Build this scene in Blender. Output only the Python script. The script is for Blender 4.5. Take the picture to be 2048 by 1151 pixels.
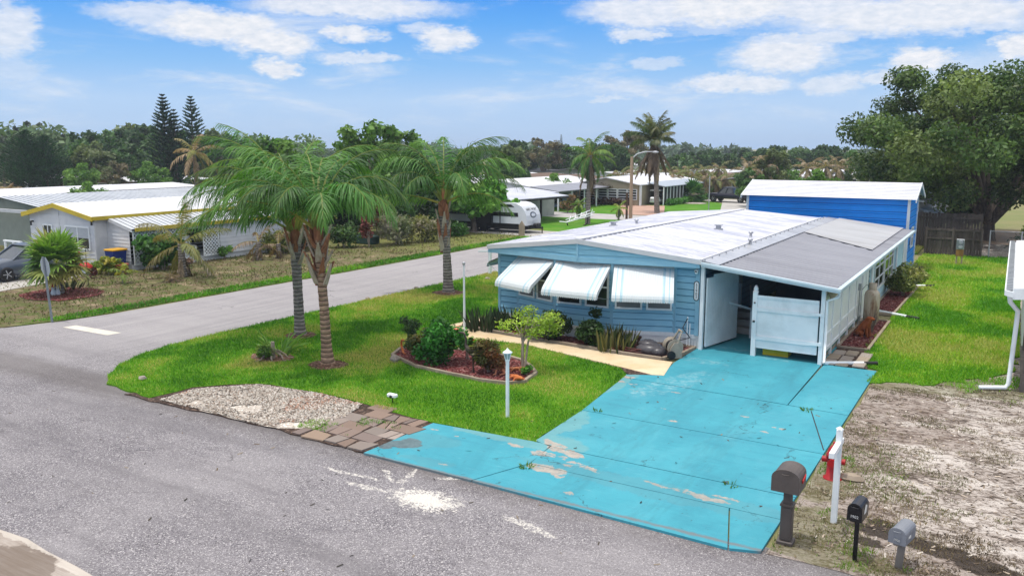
import bpy, math, random
import numpy as np
from mathutils import Vector, Matrix
R=math.radians
rnd=random.Random(7)
NP=np.random.RandomState(11)
SC=bpy.context.scene
COL=SC.collection
for ob in list(bpy.data.objects): bpy.data.objects.remove(ob)
# ------------------------------------------------------------------ camera frame (world axes follow the lot: X across, Y into the lot)
CAMH=6.0; YAW=R(31.1107); FPX=1660.0; PIT=math.atan((575.5-295.0)/FPX)
def _ray(px,py):
    u=(px-1024)/FPX; v=(575.5-py)/FPX; c,s=math.cos(PIT),math.sin(PIT)
    x,y,z=u,c+v*s,-s+v*c
    return (x*math.cos(YAW)-y*math.sin(YAW), x*math.sin(YAW)+y*math.cos(YAW), z)
def W(px,py,z=0.0):
    """surveyed point: where the sight line through a photo pixel meets height z"""
    r=_ray(px,py); t=(z-CAMH)/r[2]; return (r[0]*t,r[1]*t,z)
def onY(px,py,Y):
    r=_ray(px,py); t=Y/r[1]; return (r[0]*t,Y,CAMH+r[2]*t)
def onX(px,py,X):
    r=_ray(px,py); t=X/r[0]; return (X,r[1]*t,CAMH+r[2]*t)
cam=bpy.data.cameras.new('camera'); co=bpy.data.objects.new('camera',cam); COL.objects.link(co)
co.location=(0,0,CAMH); co.rotation_euler=(R(90)-PIT,0,YAW)
cam.sensor_width=36; cam.lens=36*FPX/2048; cam.clip_start=0.1; cam.clip_end=6000
SC.camera=co
SC.view_settings.view_transform='Standard'; SC.view_settings.look='None'
SC.view_settings.exposure=0.0; SC.view_settings.gamma=1.0
try: SC.view_settings.use_curve_mapping=False
except Exception: pass
try:
    SC.cycles.use_denoising=True; SC.cycles.max_bounces=6; SC.cycles.diffuse_bounces=3
    SC.cycles.transparent_max_bounces=8; SC.cycles.sample_clamp_indirect=6
except Exception: pass
# ------------------------------------------------------------------ colour
def S(h,k=1.0):
    h=h.lstrip('#'); o=[]
    for i in (0,2,4):
        c=int(h[i:i+2],16)/255.0
        c=c/12.92 if c<=0.04045 else ((c+0.055)/1.055)**2.4
        o.append(c*k)
    return tuple(o)
# ------------------------------------------------------------------ node helper
class NT:
    def __init__(s,t): s.t=t; s.n=t.nodes; s.l=t.links
    def new(s,ty,**kw):
        n=s.n.new(ty)
        for k,v in kw.items(): setattr(n,k,v)
        return n
    def put(s,sock,v):
        if v is None: return
        if isinstance(v,bpy.types.NodeSocket): s.l.new(v,sock)
        elif isinstance(v,(tuple,list)) and len(v)==3 and sock.type=='RGBA': sock.default_value=(*v,1)
        else: sock.default_value=v
    def math(s,op,a,b=None,c=None,clamp=False):
        n=s.new('ShaderNodeMath',operation=op); n.use_clamp=clamp
        s.put(n.inputs[0],a); s.put(n.inputs[1],b)
        if c is not None: s.put(n.inputs[2],c)
        return n.outputs[0]
    def vmath(s,op,a,b=None,scale=None):
        n=s.new('ShaderNodeVectorMath',operation=op); s.put(n.inputs[0],a); s.put(n.inputs[1],b)
        if scale is not None: s.put(n.inputs['Scale'],scale)
        return n.outputs['Value'] if op in('LENGTH','DOT_PRODUCT','DISTANCE') else n.outputs[0]
    def mix(s,f,a,b,mode='MIX'):
        n=s.new('ShaderNodeMix',data_type='RGBA',blend_type=mode)
        s.put(n.inputs[0],f); s.put(n.inputs[6],a); s.put(n.inputs[7],b); return n.outputs[2]
    def ramp(s,f,stops,interp='LINEAR'):
        n=s.new('ShaderNodeValToRGB'); cr=n.color_ramp; cr.interpolation=interp
        while len(cr.elements)<len(stops): cr.elements.new(0.5)
        for e,(p,c) in zip(cr.elements,stops):
            e.position=p; e.color=(*c,1) if len(c)==3 else c
        s.put(n.inputs[0],f); return n.outputs[0]
    def rng(s,v,a,b,c=0.0,d=1.0,smooth=False):
        n=s.new('ShaderNodeMapRange'); n.clamp=True
        if smooth: n.interpolation_type='SMOOTHSTEP'
        s.put(n.inputs[0],v)
        for i,x in enumerate((a,b,c,d)): n.inputs[i+1].default_value=x
        return n.outputs[0]
    def noise(s,vec,scale,detail=4,rough=.55,dist=0,col=False):
        n=s.new('ShaderNodeTexNoise'); s.put(n.inputs['Vector'],vec)
        n.inputs['Scale'].default_value=scale; n.inputs['Detail'].default_value=detail
        n.inputs['Roughness'].default_value=rough; n.inputs['Distortion'].default_value=dist
        return n.outputs['Color'] if col else n.outputs['Fac']
    def vor(s,vec,scale,feature='F1',out='Distance',rand=1.0):
        n=s.new('ShaderNodeTexVoronoi',feature=feature); s.put(n.inputs['Vector'],vec)
        n.inputs['Scale'].default_value=scale; n.inputs['Randomness'].default_value=rand
        return n.outputs[out]
    def mapping(s,vec,loc=(0,0,0),rot=(0,0,0),scale=(1,1,1),ty='POINT'):
        n=s.new('ShaderNodeMapping',vector_type=ty); s.put(n.inputs[0],vec)
        n.inputs[1].default_value=loc; n.inputs[2].default_value=rot; n.inputs[3].default_value=scale
        return n.outputs[0]
def newmat(name):
    m=bpy.data.materials.new(name); m.use_nodes=True; t=NT(m.node_tree); t.n.clear()
    out=t.new('ShaderNodeOutputMaterial'); p=t.new('ShaderNodeBsdfPrincipled')
    t.l.new(p.outputs[0],out.inputs[0]); return m,t,p,out
def wpos(t): return t.new('ShaderNodeNewGeometry').outputs['Position']
def ocoord(t): return t.new('ShaderNodeTexCoord').outputs['Object']
def PM(name,c1,c2=None,scale=3.0,rough=.7,stretch=(1,1,1),bump=0.0,bscale=40.0,metal=0.0,spec=.4,fine=.12,dirt=None,dirts=.6,dirtamt=.5,coord='o',lo=.3,hi=.7):
    """plain procedural surface: two-tone noise, fine grain, optional dirt blotches, bump"""
    m,t,p,out=newmat(name); v=ocoord(t) if coord=='o' else wpos(t)
    if stretch!=(1,1,1): v=t.mapping(v,scale=stretch)
    c2=c2 or tuple(x*.82 for x in c1)
    col=t.mix(t.rng(t.noise(v,scale,5,.6),lo,hi),c1,c2)
    if fine: col=t.mix(t.math('MULTIPLY',t.noise(v,scale*9+13,3,.7),fine*2),col,tuple(x*.6 for x in c1))
    if dirt: col=t.mix(t.math('MULTIPLY',t.rng(t.noise(v,dirts,6,.68,.6),.5,.68),dirtamt),col,dirt)
    t.put(p.inputs['Base Color'],col); p.inputs['Roughness'].default_value=rough
    p.inputs['Metallic'].default_value=metal; p.inputs['Specular IOR Level'].default_value=spec
    if bump:
        b=t.new('ShaderNodeBump'); b.inputs['Strength'].default_value=bump; b.inputs['Distance'].default_value=.01
        t.put(b.inputs['Height'],t.noise(v,bscale,4,.6)); t.l.new(b.outputs[0],p.inputs['Normal'])
    return m
# ------------------------------------------------------------------ objects
WM={}
def tag(o,label=None,cat=None,group=None,kind=None):
    if label: o['label']=label
    if cat: o['category']=cat
    if group: o['group']=group
    if kind: o['kind']=kind
    return o
def thing(name,label,cat,loc=(0,0,0),rz=0.0,group=None):
    o=bpy.data.objects.new(name,None); COL.objects.link(o); o.empty_display_size=.2
    o.location=loc; o.rotation_euler=(0,0,rz)
    WM[o]=Matrix.Translation(loc)@Matrix.Rotation(rz,4,'Z')
    return tag(o,label,cat,group)
def link(name,me,parent=None,world=None):
    o=bpy.data.objects.new(name,me); COL.objects.link(o)
    if parent is not None:
        o.parent=parent; WM[o]=WM[parent]
    else: WM[o]=world or Matrix.Identity(4)
    return o
class MB:
    """collects shapes in world metres (or in a parent's own frame when local=True) and links them as one mesh"""
    def __init__(s): s.v=[]; s.f=[]; s.m=[]; s.sm=[]
    def add(s,vs,fs,mi=0,smooth=False):
        o=len(s.v); s.v+= [tuple(v) for v in vs]; s.f+=[tuple(i+o for i in f) for f in fs]
        s.m+=[mi]*len(fs); s.sm+=[smooth]*len(fs); return s
    def quad(s,a,b,c,d,mi=0): return s.add([a,b,c,d],[(0,1,2,3)],mi)
    def poly(s,pts,mi=0): return s.add(pts,[tuple(range(len(pts)))],mi)
    def box(s,x0,x1,y0,y1,z0,z1,mi=0,bev=0.0):
        if bev>0:
            b=min(bev,(x1-x0)*.45,(y1-y0)*.45,(z1-z0)*.45)
            return s.hull_box((x0,x1,y0,y1,z0,z1),b,mi)
        v=[(x0,y0,z0),(x1,y0,z0),(x1,y1,z0),(x0,y1,z0),(x0,y0,z1),(x1,y0,z1),(x1,y1,z1),(x0,y1,z1)]
        return s.add(v,[(0,3,2,1),(4,5,6,7),(0,1,5,4),(1,2,6,5),(2,3,7,6),(3,0,4,7)],mi)
    def hull_box(s,q,b,mi=0):
        x0,x1,y0,y1,z0,z1=q; v=[];idx={}
        for i,x in enumerate((x0,x1)):
            for j,y in enumerate((y0,y1)):
                for k,z in enumerate((z0,z1)):
                    sx=b if i==0 else -b; sy=b if j==0 else -b; sz=b if k==0 else -b
                    idx[i,j,k,'x']=len(v); v.append((x,y+sy,z+sz))
                    idx[i,j,k,'y']=len(v); v.append((x+sx,y,z+sz))
                    idx[i,j,k,'z']=len(v); v.append((x+sx,y+sy,z))
        f=[]
        for i in (0,1):
            q4=[idx[i,j,k,'x'] for j,k in ((0,0),(1,0),(1,1),(0,1))]; f.append(q4 if i else q4[::-1])
            q4=[idx[j,i,k,'y'] for j,k in ((0,0),(1,0),(1,1),(0,1))]; f.append(q4[::-1] if i else q4)
            q4=[idx[j,k,i,'z'] for j,k in ((0,0),(1,0),(1,1),(0,1))]; f.append(q4 if i else q4[::-1])
        for i in (0,1):
            for j in (0,1):
                f.append([idx[i,j,0,'x'],idx[i,j,1,'x'],idx[i,j,1,'y'],idx[i,j,0,'y']])
                f.append([idx[i,0,j,'x'],idx[i,1,j,'x'],idx[i,1,j,'z'],idx[i,0,j,'z']])
                f.append([idx[0,i,j,'y'],idx[1,i,j,'y'],idx[1,i,j,'z'],idx[0,i,j,'z']])
                for k in (0,1): f.append([idx[i,j,k,'x'],idx[i,j,k,'y'],idx[i,j,k,'z']])
        return s.add(v,f,mi)
    def obox(s,a,b,w,h,mi=0,up=(0,0,1)):
        """bar of rectangular section w x h from a to b"""
        a=Vector(a);b=Vector(b);d=(b-a).normalized();u=Vector(up)
        if abs(d.dot(u))>.98: u=Vector((0,1,0))
        x=d.cross(u).normalized();y=x.cross(d).normalized()
        vs=[]
        for p in (a,b):
            for sx,sy in ((-1,-1),(1,-1),(1,1),(-1,1)): vs.append(p+x*(sx*w/2)+y*(sy*h/2))
        return s.add(vs,[(3,2,1,0),(4,5,6,7),(0,1,5,4),(1,2,6,5),(2,3,7,6),(3,0,4,7)],mi)
    def tube(s,pts,rad,n=8,mi=0,cap=True,smooth=True):
        pts=[Vector(p) for p in pts]; k=len(pts)
        if not hasattr(rad,'__len__'): rad=[rad]*k
        vs=[];prev=None
        for i,p in enumerate(pts):
            d=(pts[min(i+1,k-1)]-pts[max(i-1,0)])
            d=d.normalized() if d.length>1e-9 else Vector((0,0,1))
            if prev is None:
                u=Vector((1,0,0)) if abs(d.x)<.9 else Vector((0,1,0)); x=d.cross(u).normalized()
            else:
                x=(prev-d*prev.dot(d)); x=x.normalized() if x.length>1e-6 else d.orthogonal().normalized()
            prev=x; y=d.cross(x)
            for j in range(n):
                a=2*math.pi*j/n; vs.append(p+(x*math.cos(a)+y*math.sin(a))*rad[i])
        fs=[]
        for i in range(k-1):
            for j in range(n):
                a=i*n+j;b=i*n+(j+1)%n; fs.append((a,b,b+n,a+n))
        s.add(vs,fs,mi,smooth)
        if cap:
            s.add(vs[:n],[tuple(range(n))[::-1]],mi); s.add(vs[-n:],[tuple(range(n))],mi)
        return s
    def lathe(s,c,prof,n=16,mi=0,smooth=True,axis='z'):
        vs=[];k=len(prof)
        for r,z in prof:
            for j in range(n):
                a=2*math.pi*j/n
                if axis=='z': vs.append((c[0]+r*math.cos(a),c[1]+r*math.sin(a),c[2]+z))
                elif axis=='x': vs.append((c[0]+z,c[1]+r*math.cos(a),c[2]+r*math.sin(a)))
                else: vs.append((c[0]+r*math.cos(a),c[1]+z,c[2]+r*math.sin(a)))
        fs=[(i*n+j,i*n+(j+1)%n,(i+1)*n+(j+1)%n,(i+1)*n+j) for i in range(k-1) for j in range(n)]
        s.add(vs,fs,mi,smooth); s.add(vs[:n],[tuple(range(n))[::-1]],mi); s.add(vs[-n:],[tuple(range(n))],mi); return s
    def prism(s,poly,off,mi=0):
        """planar polygon swept by vector off"""
        n=len(poly); o=Vector(off); vs=[Vector(p) for p in poly]+[Vector(p)+o for p in poly]
        fs=[tuple(range(n))[::-1],tuple(range(n,2*n))]+[(i,(i+1)%n,n+(i+1)%n,n+i) for i in range(n)]
        return s.add(vs,fs,mi)
    def ball(s,c,r,n=10,mi=0,jit=0,seed=0):
        rr=random.Random(seed); rx,ry,rz=r if hasattr(r,'__len__') else (r,r,r); vs=[];fs=[];k=max(4,n//2)
        for i in range(k+1):
            t=math.pi*i/k
            for j in range(n):
                a=2*math.pi*j/n; q=1+jit*(rr.random()-.5) if 0<i<k else 1
                vs.append((c[0]+rx*q*math.sin(t)*math.cos(a),c[1]+ry*q*math.sin(t)*math.sin(a),c[2]+rz*q*math.cos(t)))
        for i in range(k):
            for j in range(n): fs.append((i*n+j,(i+1)*n+j,(i+1)*n+(j+1)%n,i*n+(j+1)%n))
        return s.add(vs,fs,mi,jit<.3)
    def build(s,name,mat,parent=None,local=False,label=None):
        me=bpy.data.meshes.new(name); v=s.v
        if parent is not None and not local:
            inv=WM[parent].inverted(); v=[inv@Vector(p) for p in v]
        me.from_pydata([tuple(p) for p in v],[],s.f)
        for mm in (mat if isinstance(mat,(list,tuple)) else [mat]): me.materials.append(mm)
        me.polygons.foreach_set('material_index',s.m); me.polygons.foreach_set('use_smooth',s.sm)
        me.update()
        o=link(name,me,parent)
        if label: o['label']=label
        return o
def arr_mesh(name,V,F,C,mat,parent=None,smooth=False,local=False):
    """mesh from numpy arrays with a colour per vertex"""
    V=np.asarray(V,dtype=np.float64).reshape(-1,3); F=np.asarray(F)
    if parent is not None and not local:
        inv=np.array(WM[parent].inverted()); V=V@inv[:3,:3].T+inv[:3,3]
    me=bpy.data.meshes.new(name); k=F.shape[1]
    me.vertices.add(len(V)); me.vertices.foreach_set('co',V.astype(np.float32).ravel())
    me.loops.add(F.size); me.loops.foreach_set('vertex_index',F.astype(np.int32).ravel())
    me.polygons.add(len(F)); me.polygons.foreach_set('loop_start',np.arange(0,F.size,k,dtype=np.int32))
    try: me.polygons.foreach_set('loop_total',np.full(len(F),k,dtype=np.int32))
    except Exception: pass
    me.polygons.foreach_set('use_smooth',np.full(len(F),smooth))
    if C is not None:
        a=me.attributes.new('Col','FLOAT_COLOR','POINT'); c=np.ones((len(V),4),dtype=np.float32); c[:,:3]=C
        a.data.foreach_set('color',c.ravel())
    me.materials.append(mat); me.update(calc_edges=True); me.validate()
    return link(name,me,parent)
def join_arr(parts):
    V=[];F=[];C=[];o=0
    for v,f,c in parts: V.append(v);F.append(f+o);C.append(c);o+=len(v)
    return np.concatenate(V),np.concatenate(F),np.concatenate(C)
# ------------------------------------------------------------------ numpy noise
_PT=NP.rand(256,256)
def vnoise(x,y):
    xi=np.floor(x).astype(int);yi=np.floor(y).astype(int);fx=x-xi;fy=y-yi
    fx=fx*fx*(3-2*fx);fy=fy*fy*(3-2*fy)
    g=lambda a,b:_PT[a%256,b%256]
    return (g(xi,yi)*(1-fx)+g(xi+1,yi)*fx)*(1-fy)+(g(xi,yi+1)*(1-fx)+g(xi+1,yi+1)*fx)*fy
def fbm(x,y,o=4):
    s=0;a=.5;t=0
    for i in range(o): s=s+a*vnoise(x*2**i+17.3*i,y*2**i+9.1*i);t+=a;a*=.55
    return s/t
def inpoly(x,y,P):
    P=np.asarray(P)[:,:2];c=np.zeros(len(x),bool);j=len(P)-1
    for i in range(len(P)):
        a,b=P[i],P[j]
        with np.errstate(divide='ignore',invalid='ignore'):
            t=((a[1]>y)!=(b[1]>y))&(x<(b[0]-a[0])*(y-a[1])/(b[1]-a[1]+1e-12)+a[0])
        c^=t;j=i
    return c
# ------------------------------------------------------------------ world: sky, clouds, sun
SUNV=Vector((-.16,-.17,1)).normalized()
sun=bpy.data.lights.new('sun','SUN'); sun.energy=2.7; sun.angle=R(.9); sun.color=(1,.955,.89)
so=bpy.data.objects.new('sun',sun); COL.objects.link(so); so.rotation_euler=(-SUNV).to_track_quat('-Z','Y').to_euler(); so.location=(0,0,40)
def make_world():
    w=bpy.data.worlds.new('World'); SC.world=w; w.use_nodes=True; t=NT(w.node_tree); t.n.clear()
    out=t.new('ShaderNodeOutputWorld'); bg=t.new('ShaderNodeBackground'); t.l.new(bg.outputs[0],out.inputs[0])
    STR=.12; bg.inputs[1].default_value=STR
    sky=t.new('ShaderNodeTexSky'); sky.sky_type='NISHITA'; sky.sun_disc=False
    sky.sun_elevation=math.asin(SUNV.z); sky.sun_rotation=math.atan2(SUNV.x,SUNV.y); sky.dust_density=1.2; sky.ozone_density=1.5
    d=t.new('ShaderNodeTexCoord').outputs['Generated']
    sp=t.new('ShaderNodeSeparateXYZ'); t.put(sp.inputs[0],t.vmath('NORMALIZE',d)); x,y,z=sp.outputs
    el=t.math('MULTIPLY',t.math('ARCSINE',z),180/math.pi)
    az=t.math('MULTIPLY',t.math('ARCTAN2',x,y),180/math.pi)
    k=1/STR
    g=lambda h,m=1.0: tuple(c*k*m for c in S(h))
    low=t.ramp(t.math('DIVIDE',el,30.0),[(0,g('aac8ee')),(.04,g('b4d1f3')),(.10,g('b6d5f8')),(.18,g('90c4f8')),(.27,g('69b0f8')),(.34,g('4f9ef5')),(1,g('3f82dc'))])
    base=t.mix(t.rng(el,22,50,smooth=True),low,sky.outputs[0])
    cv=t.new('ShaderNodeCombineXYZ'); t.put(cv.inputs[0],az); t.put(cv.inputs[1],el)
    P=cv.outputs[0]
    wz=t.vmath('SUBTRACT',t.noise(t.mapping(P,scale=(.5,1.1,1)),.75,5,.62,col=True),(.5,.5,.5))
    wf=t.vmath('SUBTRACT',t.noise(t.mapping(P,scale=(.6,1.3,1)),3.2,4,.6,col=True),(.5,.5,.5))
    Q=t.vmath('ADD',P,t.vmath('ADD',t.vmath('MULTIPLY',wz,(4.2,1.6,0)),t.vmath('MULTIPLY',wf,(1.25,.62,0))))
    def ae(px,py):
        r=_ray(px,py); n=math.sqrt(sum(c*c for c in r)); return math.degrees(math.atan2(r[0],r[1])),math.degrees(math.asin(r[2]/n))
    D=57.3/FPX
    clouds=[(330,30,120,20,.75),(440,52,130,30,1),(545,85,85,26,1),(700,14,190,24,.9),(700,66,62,17,.95),(890,80,55,26,.95),(725,115,80,11,.7),
      (557,138,38,18,.95),(12,60,48,50,.8),(30,145,50,25,.4),(1300,22,140,30,.9),(1450,14,150,38,1),(1620,10,140,30,.9),(1830,30,230,34,.95),(1980,45,90,16,.7),
      (1280,67,58,12,.8),(1565,108,95,32,.95),(1610,78,95,14,.8),(1470,166,110,18,.85),(1312,124,46,12,.5),(1668,166,55,20,.7),(1838,120,56,22,1),(2040,95,40,26,1),
      (1285,184,20,7,.5),(1210,199,45,7,.45),(1755,160,30,17,.7),(850,62,40,14,.6),(1420,60,60,10,.4),(1950,170,120,60,.5)]
    cov=None; lit=None
    for (px,py,rx,ry,a) in clouds:
        A,E=ae(px,py)
        v=t.vmath('MULTIPLY',t.vmath('SUBTRACT',Q,(A,E,0)),(1/(rx*D*1.12),1/(ry*D*1.12),0))
        f=t.math('MULTIPLY',t.rng(t.vmath('LENGTH',v),1.2,.5,smooth=True),a)
        cov=f if cov is None else t.math('MAXIMUM',cov,f)
    wis=t.noise(t.mapping(P,scale=(.10,.42,1)),1.0,6,.62,.4)
    wisp=t.math('MULTIPLY',t.rng(wis,.47,.72,smooth=True),t.math('MULTIPLY',t.rng(el,.8,3.2),.62))
    cov2=t.math('MAXIMUM',cov,wisp)
    tex=t.noise(t.mapping(P,scale=(.5,1.2,1)),2.2,6,.65)
    ccol=t.mix(t.rng(tex,.3,.7),g('dbe4f1'),g('fbfbff',1.0))
    # unseen broken cloud overhead, added and brightened to whiten the fill light
    dn=t.noise(t.vmath('NORMALIZE',d),2.1,6,.6)
    over=t.math('MULTIPLY',t.rng(dn,.30,.5,smooth=True),t.rng(el,13,26,smooth=True))
    fin=t.mix(cov2,base,ccol)
    fin=t.mix(t.math('MULTIPLY',over,.9),fin,tuple(c*k*1.55 for c in (1.0,.975,.95)))
    t.put(bg.inputs[0],fin)
make_world()
# ------------------------------------------------------------------ shared materials
MT={}
def leafmat():
    m,t,p,out=newmat('foliage')
    a=t.new('ShaderNodeAttribute'); a.attribute_name='Col'; c=a.outputs['Color']
    p.inputs['Roughness'].default_value=.48; p.inputs['Specular IOR Level'].default_value=.35
    t.put(p.inputs['Base Color'],c)
    tr=t.new('ShaderNodeBsdfTranslucent'); t.put(tr.inputs[0],t.mix(1.0,c,(1.0,1.0,.45),'MULTIPLY'))
    mx=t.new('ShaderNodeMixShader'); mx.inputs[0].default_value=.36
    t.l.new(p.outputs[0],mx.inputs[1]); t.l.new(tr.outputs[0],mx.inputs[2]); t.l.new(mx.outputs[0],out.inputs[0]); return m
MT['leaf']=leafmat()
def bark(name,c1,c2,rings=0,scale=6):
    m,t,p,out=newmat(name); v=ocoord(t)
    vs=t.mapping(v,scale=(1,1,.25 if not rings else 1.6)); n=t.noise(vs,scale,6,.65)
    col=t.mix(t.rng(n,.32,.68),c1,c2); h=n
    if rings:
        wv=t.new('ShaderNodeTexWave'); wv.bands_direction='Z'; t.put(wv.inputs['Vector'],v)
        wv.inputs['Scale'].default_value=rings; wv.inputs['Distortion'].default_value=2.2; wv.inputs['Detail'].default_value=3; wv.inputs['Detail Scale'].default_value=1.6
        h=t.math('ADD',t.math('MULTIPLY',wv.outputs['Fac'],1.1),n)
        col=t.mix(t.rng(wv.outputs['Fac'],.16,.0),col,tuple(x*.35 for x in c2))
    t.put(p.inputs['Base Color'],col); p.inputs['Roughness'].default_value=.9; p.inputs['Specular IOR Level'].default_value=.2
    b=t.new('ShaderNodeBump'); b.inputs['Strength'].default_value=.8; b.inputs['Distance'].default_value=.03
    t.put(b.inputs['Height'],h); t.l.new(b.outputs[0],p.inputs['Normal']); return m
MT['bark']=bark('oak bark',S('8a7d72'),S('4a413b'))
MT['palmbark']=bark('ringed palm bark',S('a39a92'),S('6f6761'),rings=2.6,scale=5)
MT['palmtan']=bark('tan palm bark',S('b3967c'),S('7d6555'),rings=2.4,scale=5)
MT['boot']=bark('palm leaf base',S('c3b6a4'),S('94806c'),scale=9)
MT['bootred']=bark('reddish palm fibre',S('b07a5a'),S('6b4030'),scale=12)
MT['stem']=bark('pale stem',S('b3a596'),S('807265'),scale=10)
def blobmask(t,v,blobs,wob=.5,freq=2.2,det=6):
    """union of noisy-edged ellipses (cx,cy,rx,ry,rot)"""
    q=t.vmath('ADD',v,t.vmath('SCALE',t.vmath('SUBTRACT',t.noise(v,freq,det,.68,col=True),(.5,.5,.5)),scale=wob))
    o=None
    for (cx,cy,rx,ry,ro) in blobs:
        u=t.mapping(t.vmath('SUBTRACT',q,(cx,cy,0)),rot=(0,0,-ro)); u=t.vmath('MULTIPLY',u,(1/rx,1/ry,0))
        f=t.rng(t.vmath('LENGTH',u),1.05,.93); o=f if o is None else t.math('MAXIMUM',o,f)
    return o
def wblob(px,py,rx,ry,rot=0): a=W(px,py); return (a[0],a[1],rx,ry,rot)
def asphalt():
    m,t,p,out=newmat('asphalt'); v=wpos(t)
    g1=t.noise(v,46,3,.75); vo=t.vor(v,62,'F1','Color'); sp=t.new('ShaderNodeSeparateColor'); t.put(sp.inputs[0],vo)
    big=t.noise(v,.35,5,.6); mid=t.noise(t.mapping(v,rot=(0,0,.1),scale=(.5,2.2,1)),1.2,5,.6)
    col=t.mix(t.rng(sp.outputs[0],.1,.95),S('666367'),S('a19ea1'))
    col=t.mix(t.rng(sp.outputs[1],.86,.93),col,S('d5d2d0')); col=t.mix(t.rng(sp.outputs[2],.9,.95),col,S('3a383b'))
    col=t.mix(t.math('MULTIPLY',t.rng(g1,.45,.62),.45),col,S('6f6a70'))
    col=t.mix(t.math('MULTIPLY',t.rng(big,.40,.62),.5),col,S('a29fa0'))
    col=t.mix(t.math('MULTIPLY',t.rng(mid,.52,.7),.28),col,S('5c585c'))
    wp=t.noise(t.mapping(v,scale=(.08,1.1,1)),1.0,4,.55); col=t.mix(t.math('MULTIPLY',t.rng(wp,.48,.66),.42),col,S('6b686b'))
    oil=t.rng(t.noise(t.mapping(v,loc=(3,3,0),scale=(.5,1,1)),1.7,5,.7,.4),.62,.74); col=t.mix(t.math('MULTIPLY',oil,.4),col,S('4f4c4e'))
    sbl=t.new('ShaderNodeSeparateXYZ'); t.put(sbl.inputs[0],v); egd=t.rng(t.math('ADD',sbl.outputs[1],t.math('MULTIPLY',t.noise(v,3,5,.65),.9)),11.75,12.3); col=t.mix(t.math('MULTIPLY',t.math('MULTIPLY',egd,t.rng(sbl.outputs[1],13.0,12.6)),.45),col,S('5a544f'))
    # the side street is paler and smoother than the front street
    sx=t.new('ShaderNodeSeparateXYZ'); t.put(sx.inputs[0],v)
    side=t.rng(sx.outputs[1],11.5,17.0,smooth=True)
    col=t.mix(t.math('MULTIPLY',side,.62),col,t.mix(t.rng(t.noise(t.mapping(v,scale=(2.4,.14,1)),1.4,5,.6),.35,.65),S('a5a2a4'),S('b8b5b5')))
    n=t.noise(v,.45,4,.6); ck=t.vor(t.vmath('ADD',t.mapping(v,scale=(.11,.16,.1)),t.vmath('SCALE',t.noise(v,.7,4,.6,col=True),scale=.35)),1.0,'DISTANCE_TO_EDGE')
    col=t.mix(t.math('MULTIPLY',t.rng(ck,.0035,.001),t.rng(n,.52,.6)),col,S('4b484b'))
    col=t.mix(1.0,col,(.84,.83,.84),'MULTIPLY')
    c0=W(850,1000); q=t.vmath('SUBTRACT',v,(c0[0],c0[1],0)); qs=t.mapping(q,rot=(0,0,-.32),scale=(1,1.9,1))
    dd=t.vmath('LENGTH',qs); sq=t.new('ShaderNodeSeparateXYZ'); t.put(sq.inputs[0],qs); ang=t.math('ARCTAN2',sq.outputs[1],sq.outputs[0])
    pc=t.new('ShaderNodeCombineXYZ'); t.put(pc.inputs[0],t.math('MULTIPLY',ang,7.0)); t.put(pc.inputs[1],t.math('MULTIPLY',dd,3.2))
    ray=t.noise(pc.outputs[0],1.9,3,.6); fn=t.noise(v,34,3,.75); md=t.noise(v,7,3,.6)
    val=t.math('ADD',t.math('ADD',t.math('SUBTRACT',.98,dd),t.math('MULTIPLY',t.math('SUBTRACT',ray,.5),1.5)),t.math('ADD',t.math('MULTIPLY',t.math('SUBTRACT',fn,.5),1.7),t.math('MULTIPLY',t.math('SUBTRACT',md,.5),.8)))
    mask=t.rng(val,.36,.48)
    fl=blobmask(t,v,[wblob(1057,1053,.55,.1,-.22),wblob(1090,1064,.3,.05,-.2),wblob(700,947,.7,.05,.05),wblob(735,975,.5,.06,0),wblob(778,957,.22,.05,-.5),wblob(803,963,.09,.09,0),wblob(772,944,.14,.05,-.4),wblob(822,948,.05,.24,.25),wblob(905,958,.3,.05,.5)],.35,5)
    mask=t.math('MAXIMUM',mask,t.math('MULTIPLY',fl,t.rng(t.math('ADD',fn,t.math('MULTIPLY',md,.3)),.60,.72)))
    col=t.mix(t.math('MULTIPLY',mask,.92),col,t.mix(t.rng(fn,.3,.7),S('c4bfb8'),S('d8d4cc')))
    t.put(p.inputs['Base Color'],col); p.inputs['Roughness'].default_value=.9; p.inputs['Specular IOR Level'].default_value=.25
    b=t.new('ShaderNodeBump'); b.inputs['Strength'].default_value=.6; b.inputs['Distance'].default_value=.012
    t.put(b.inputs['Height'],sp.outputs[0]); t.l.new(b.outputs[0],p.inputs['Normal']); return m
MT['asphalt']=asphalt()
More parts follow.
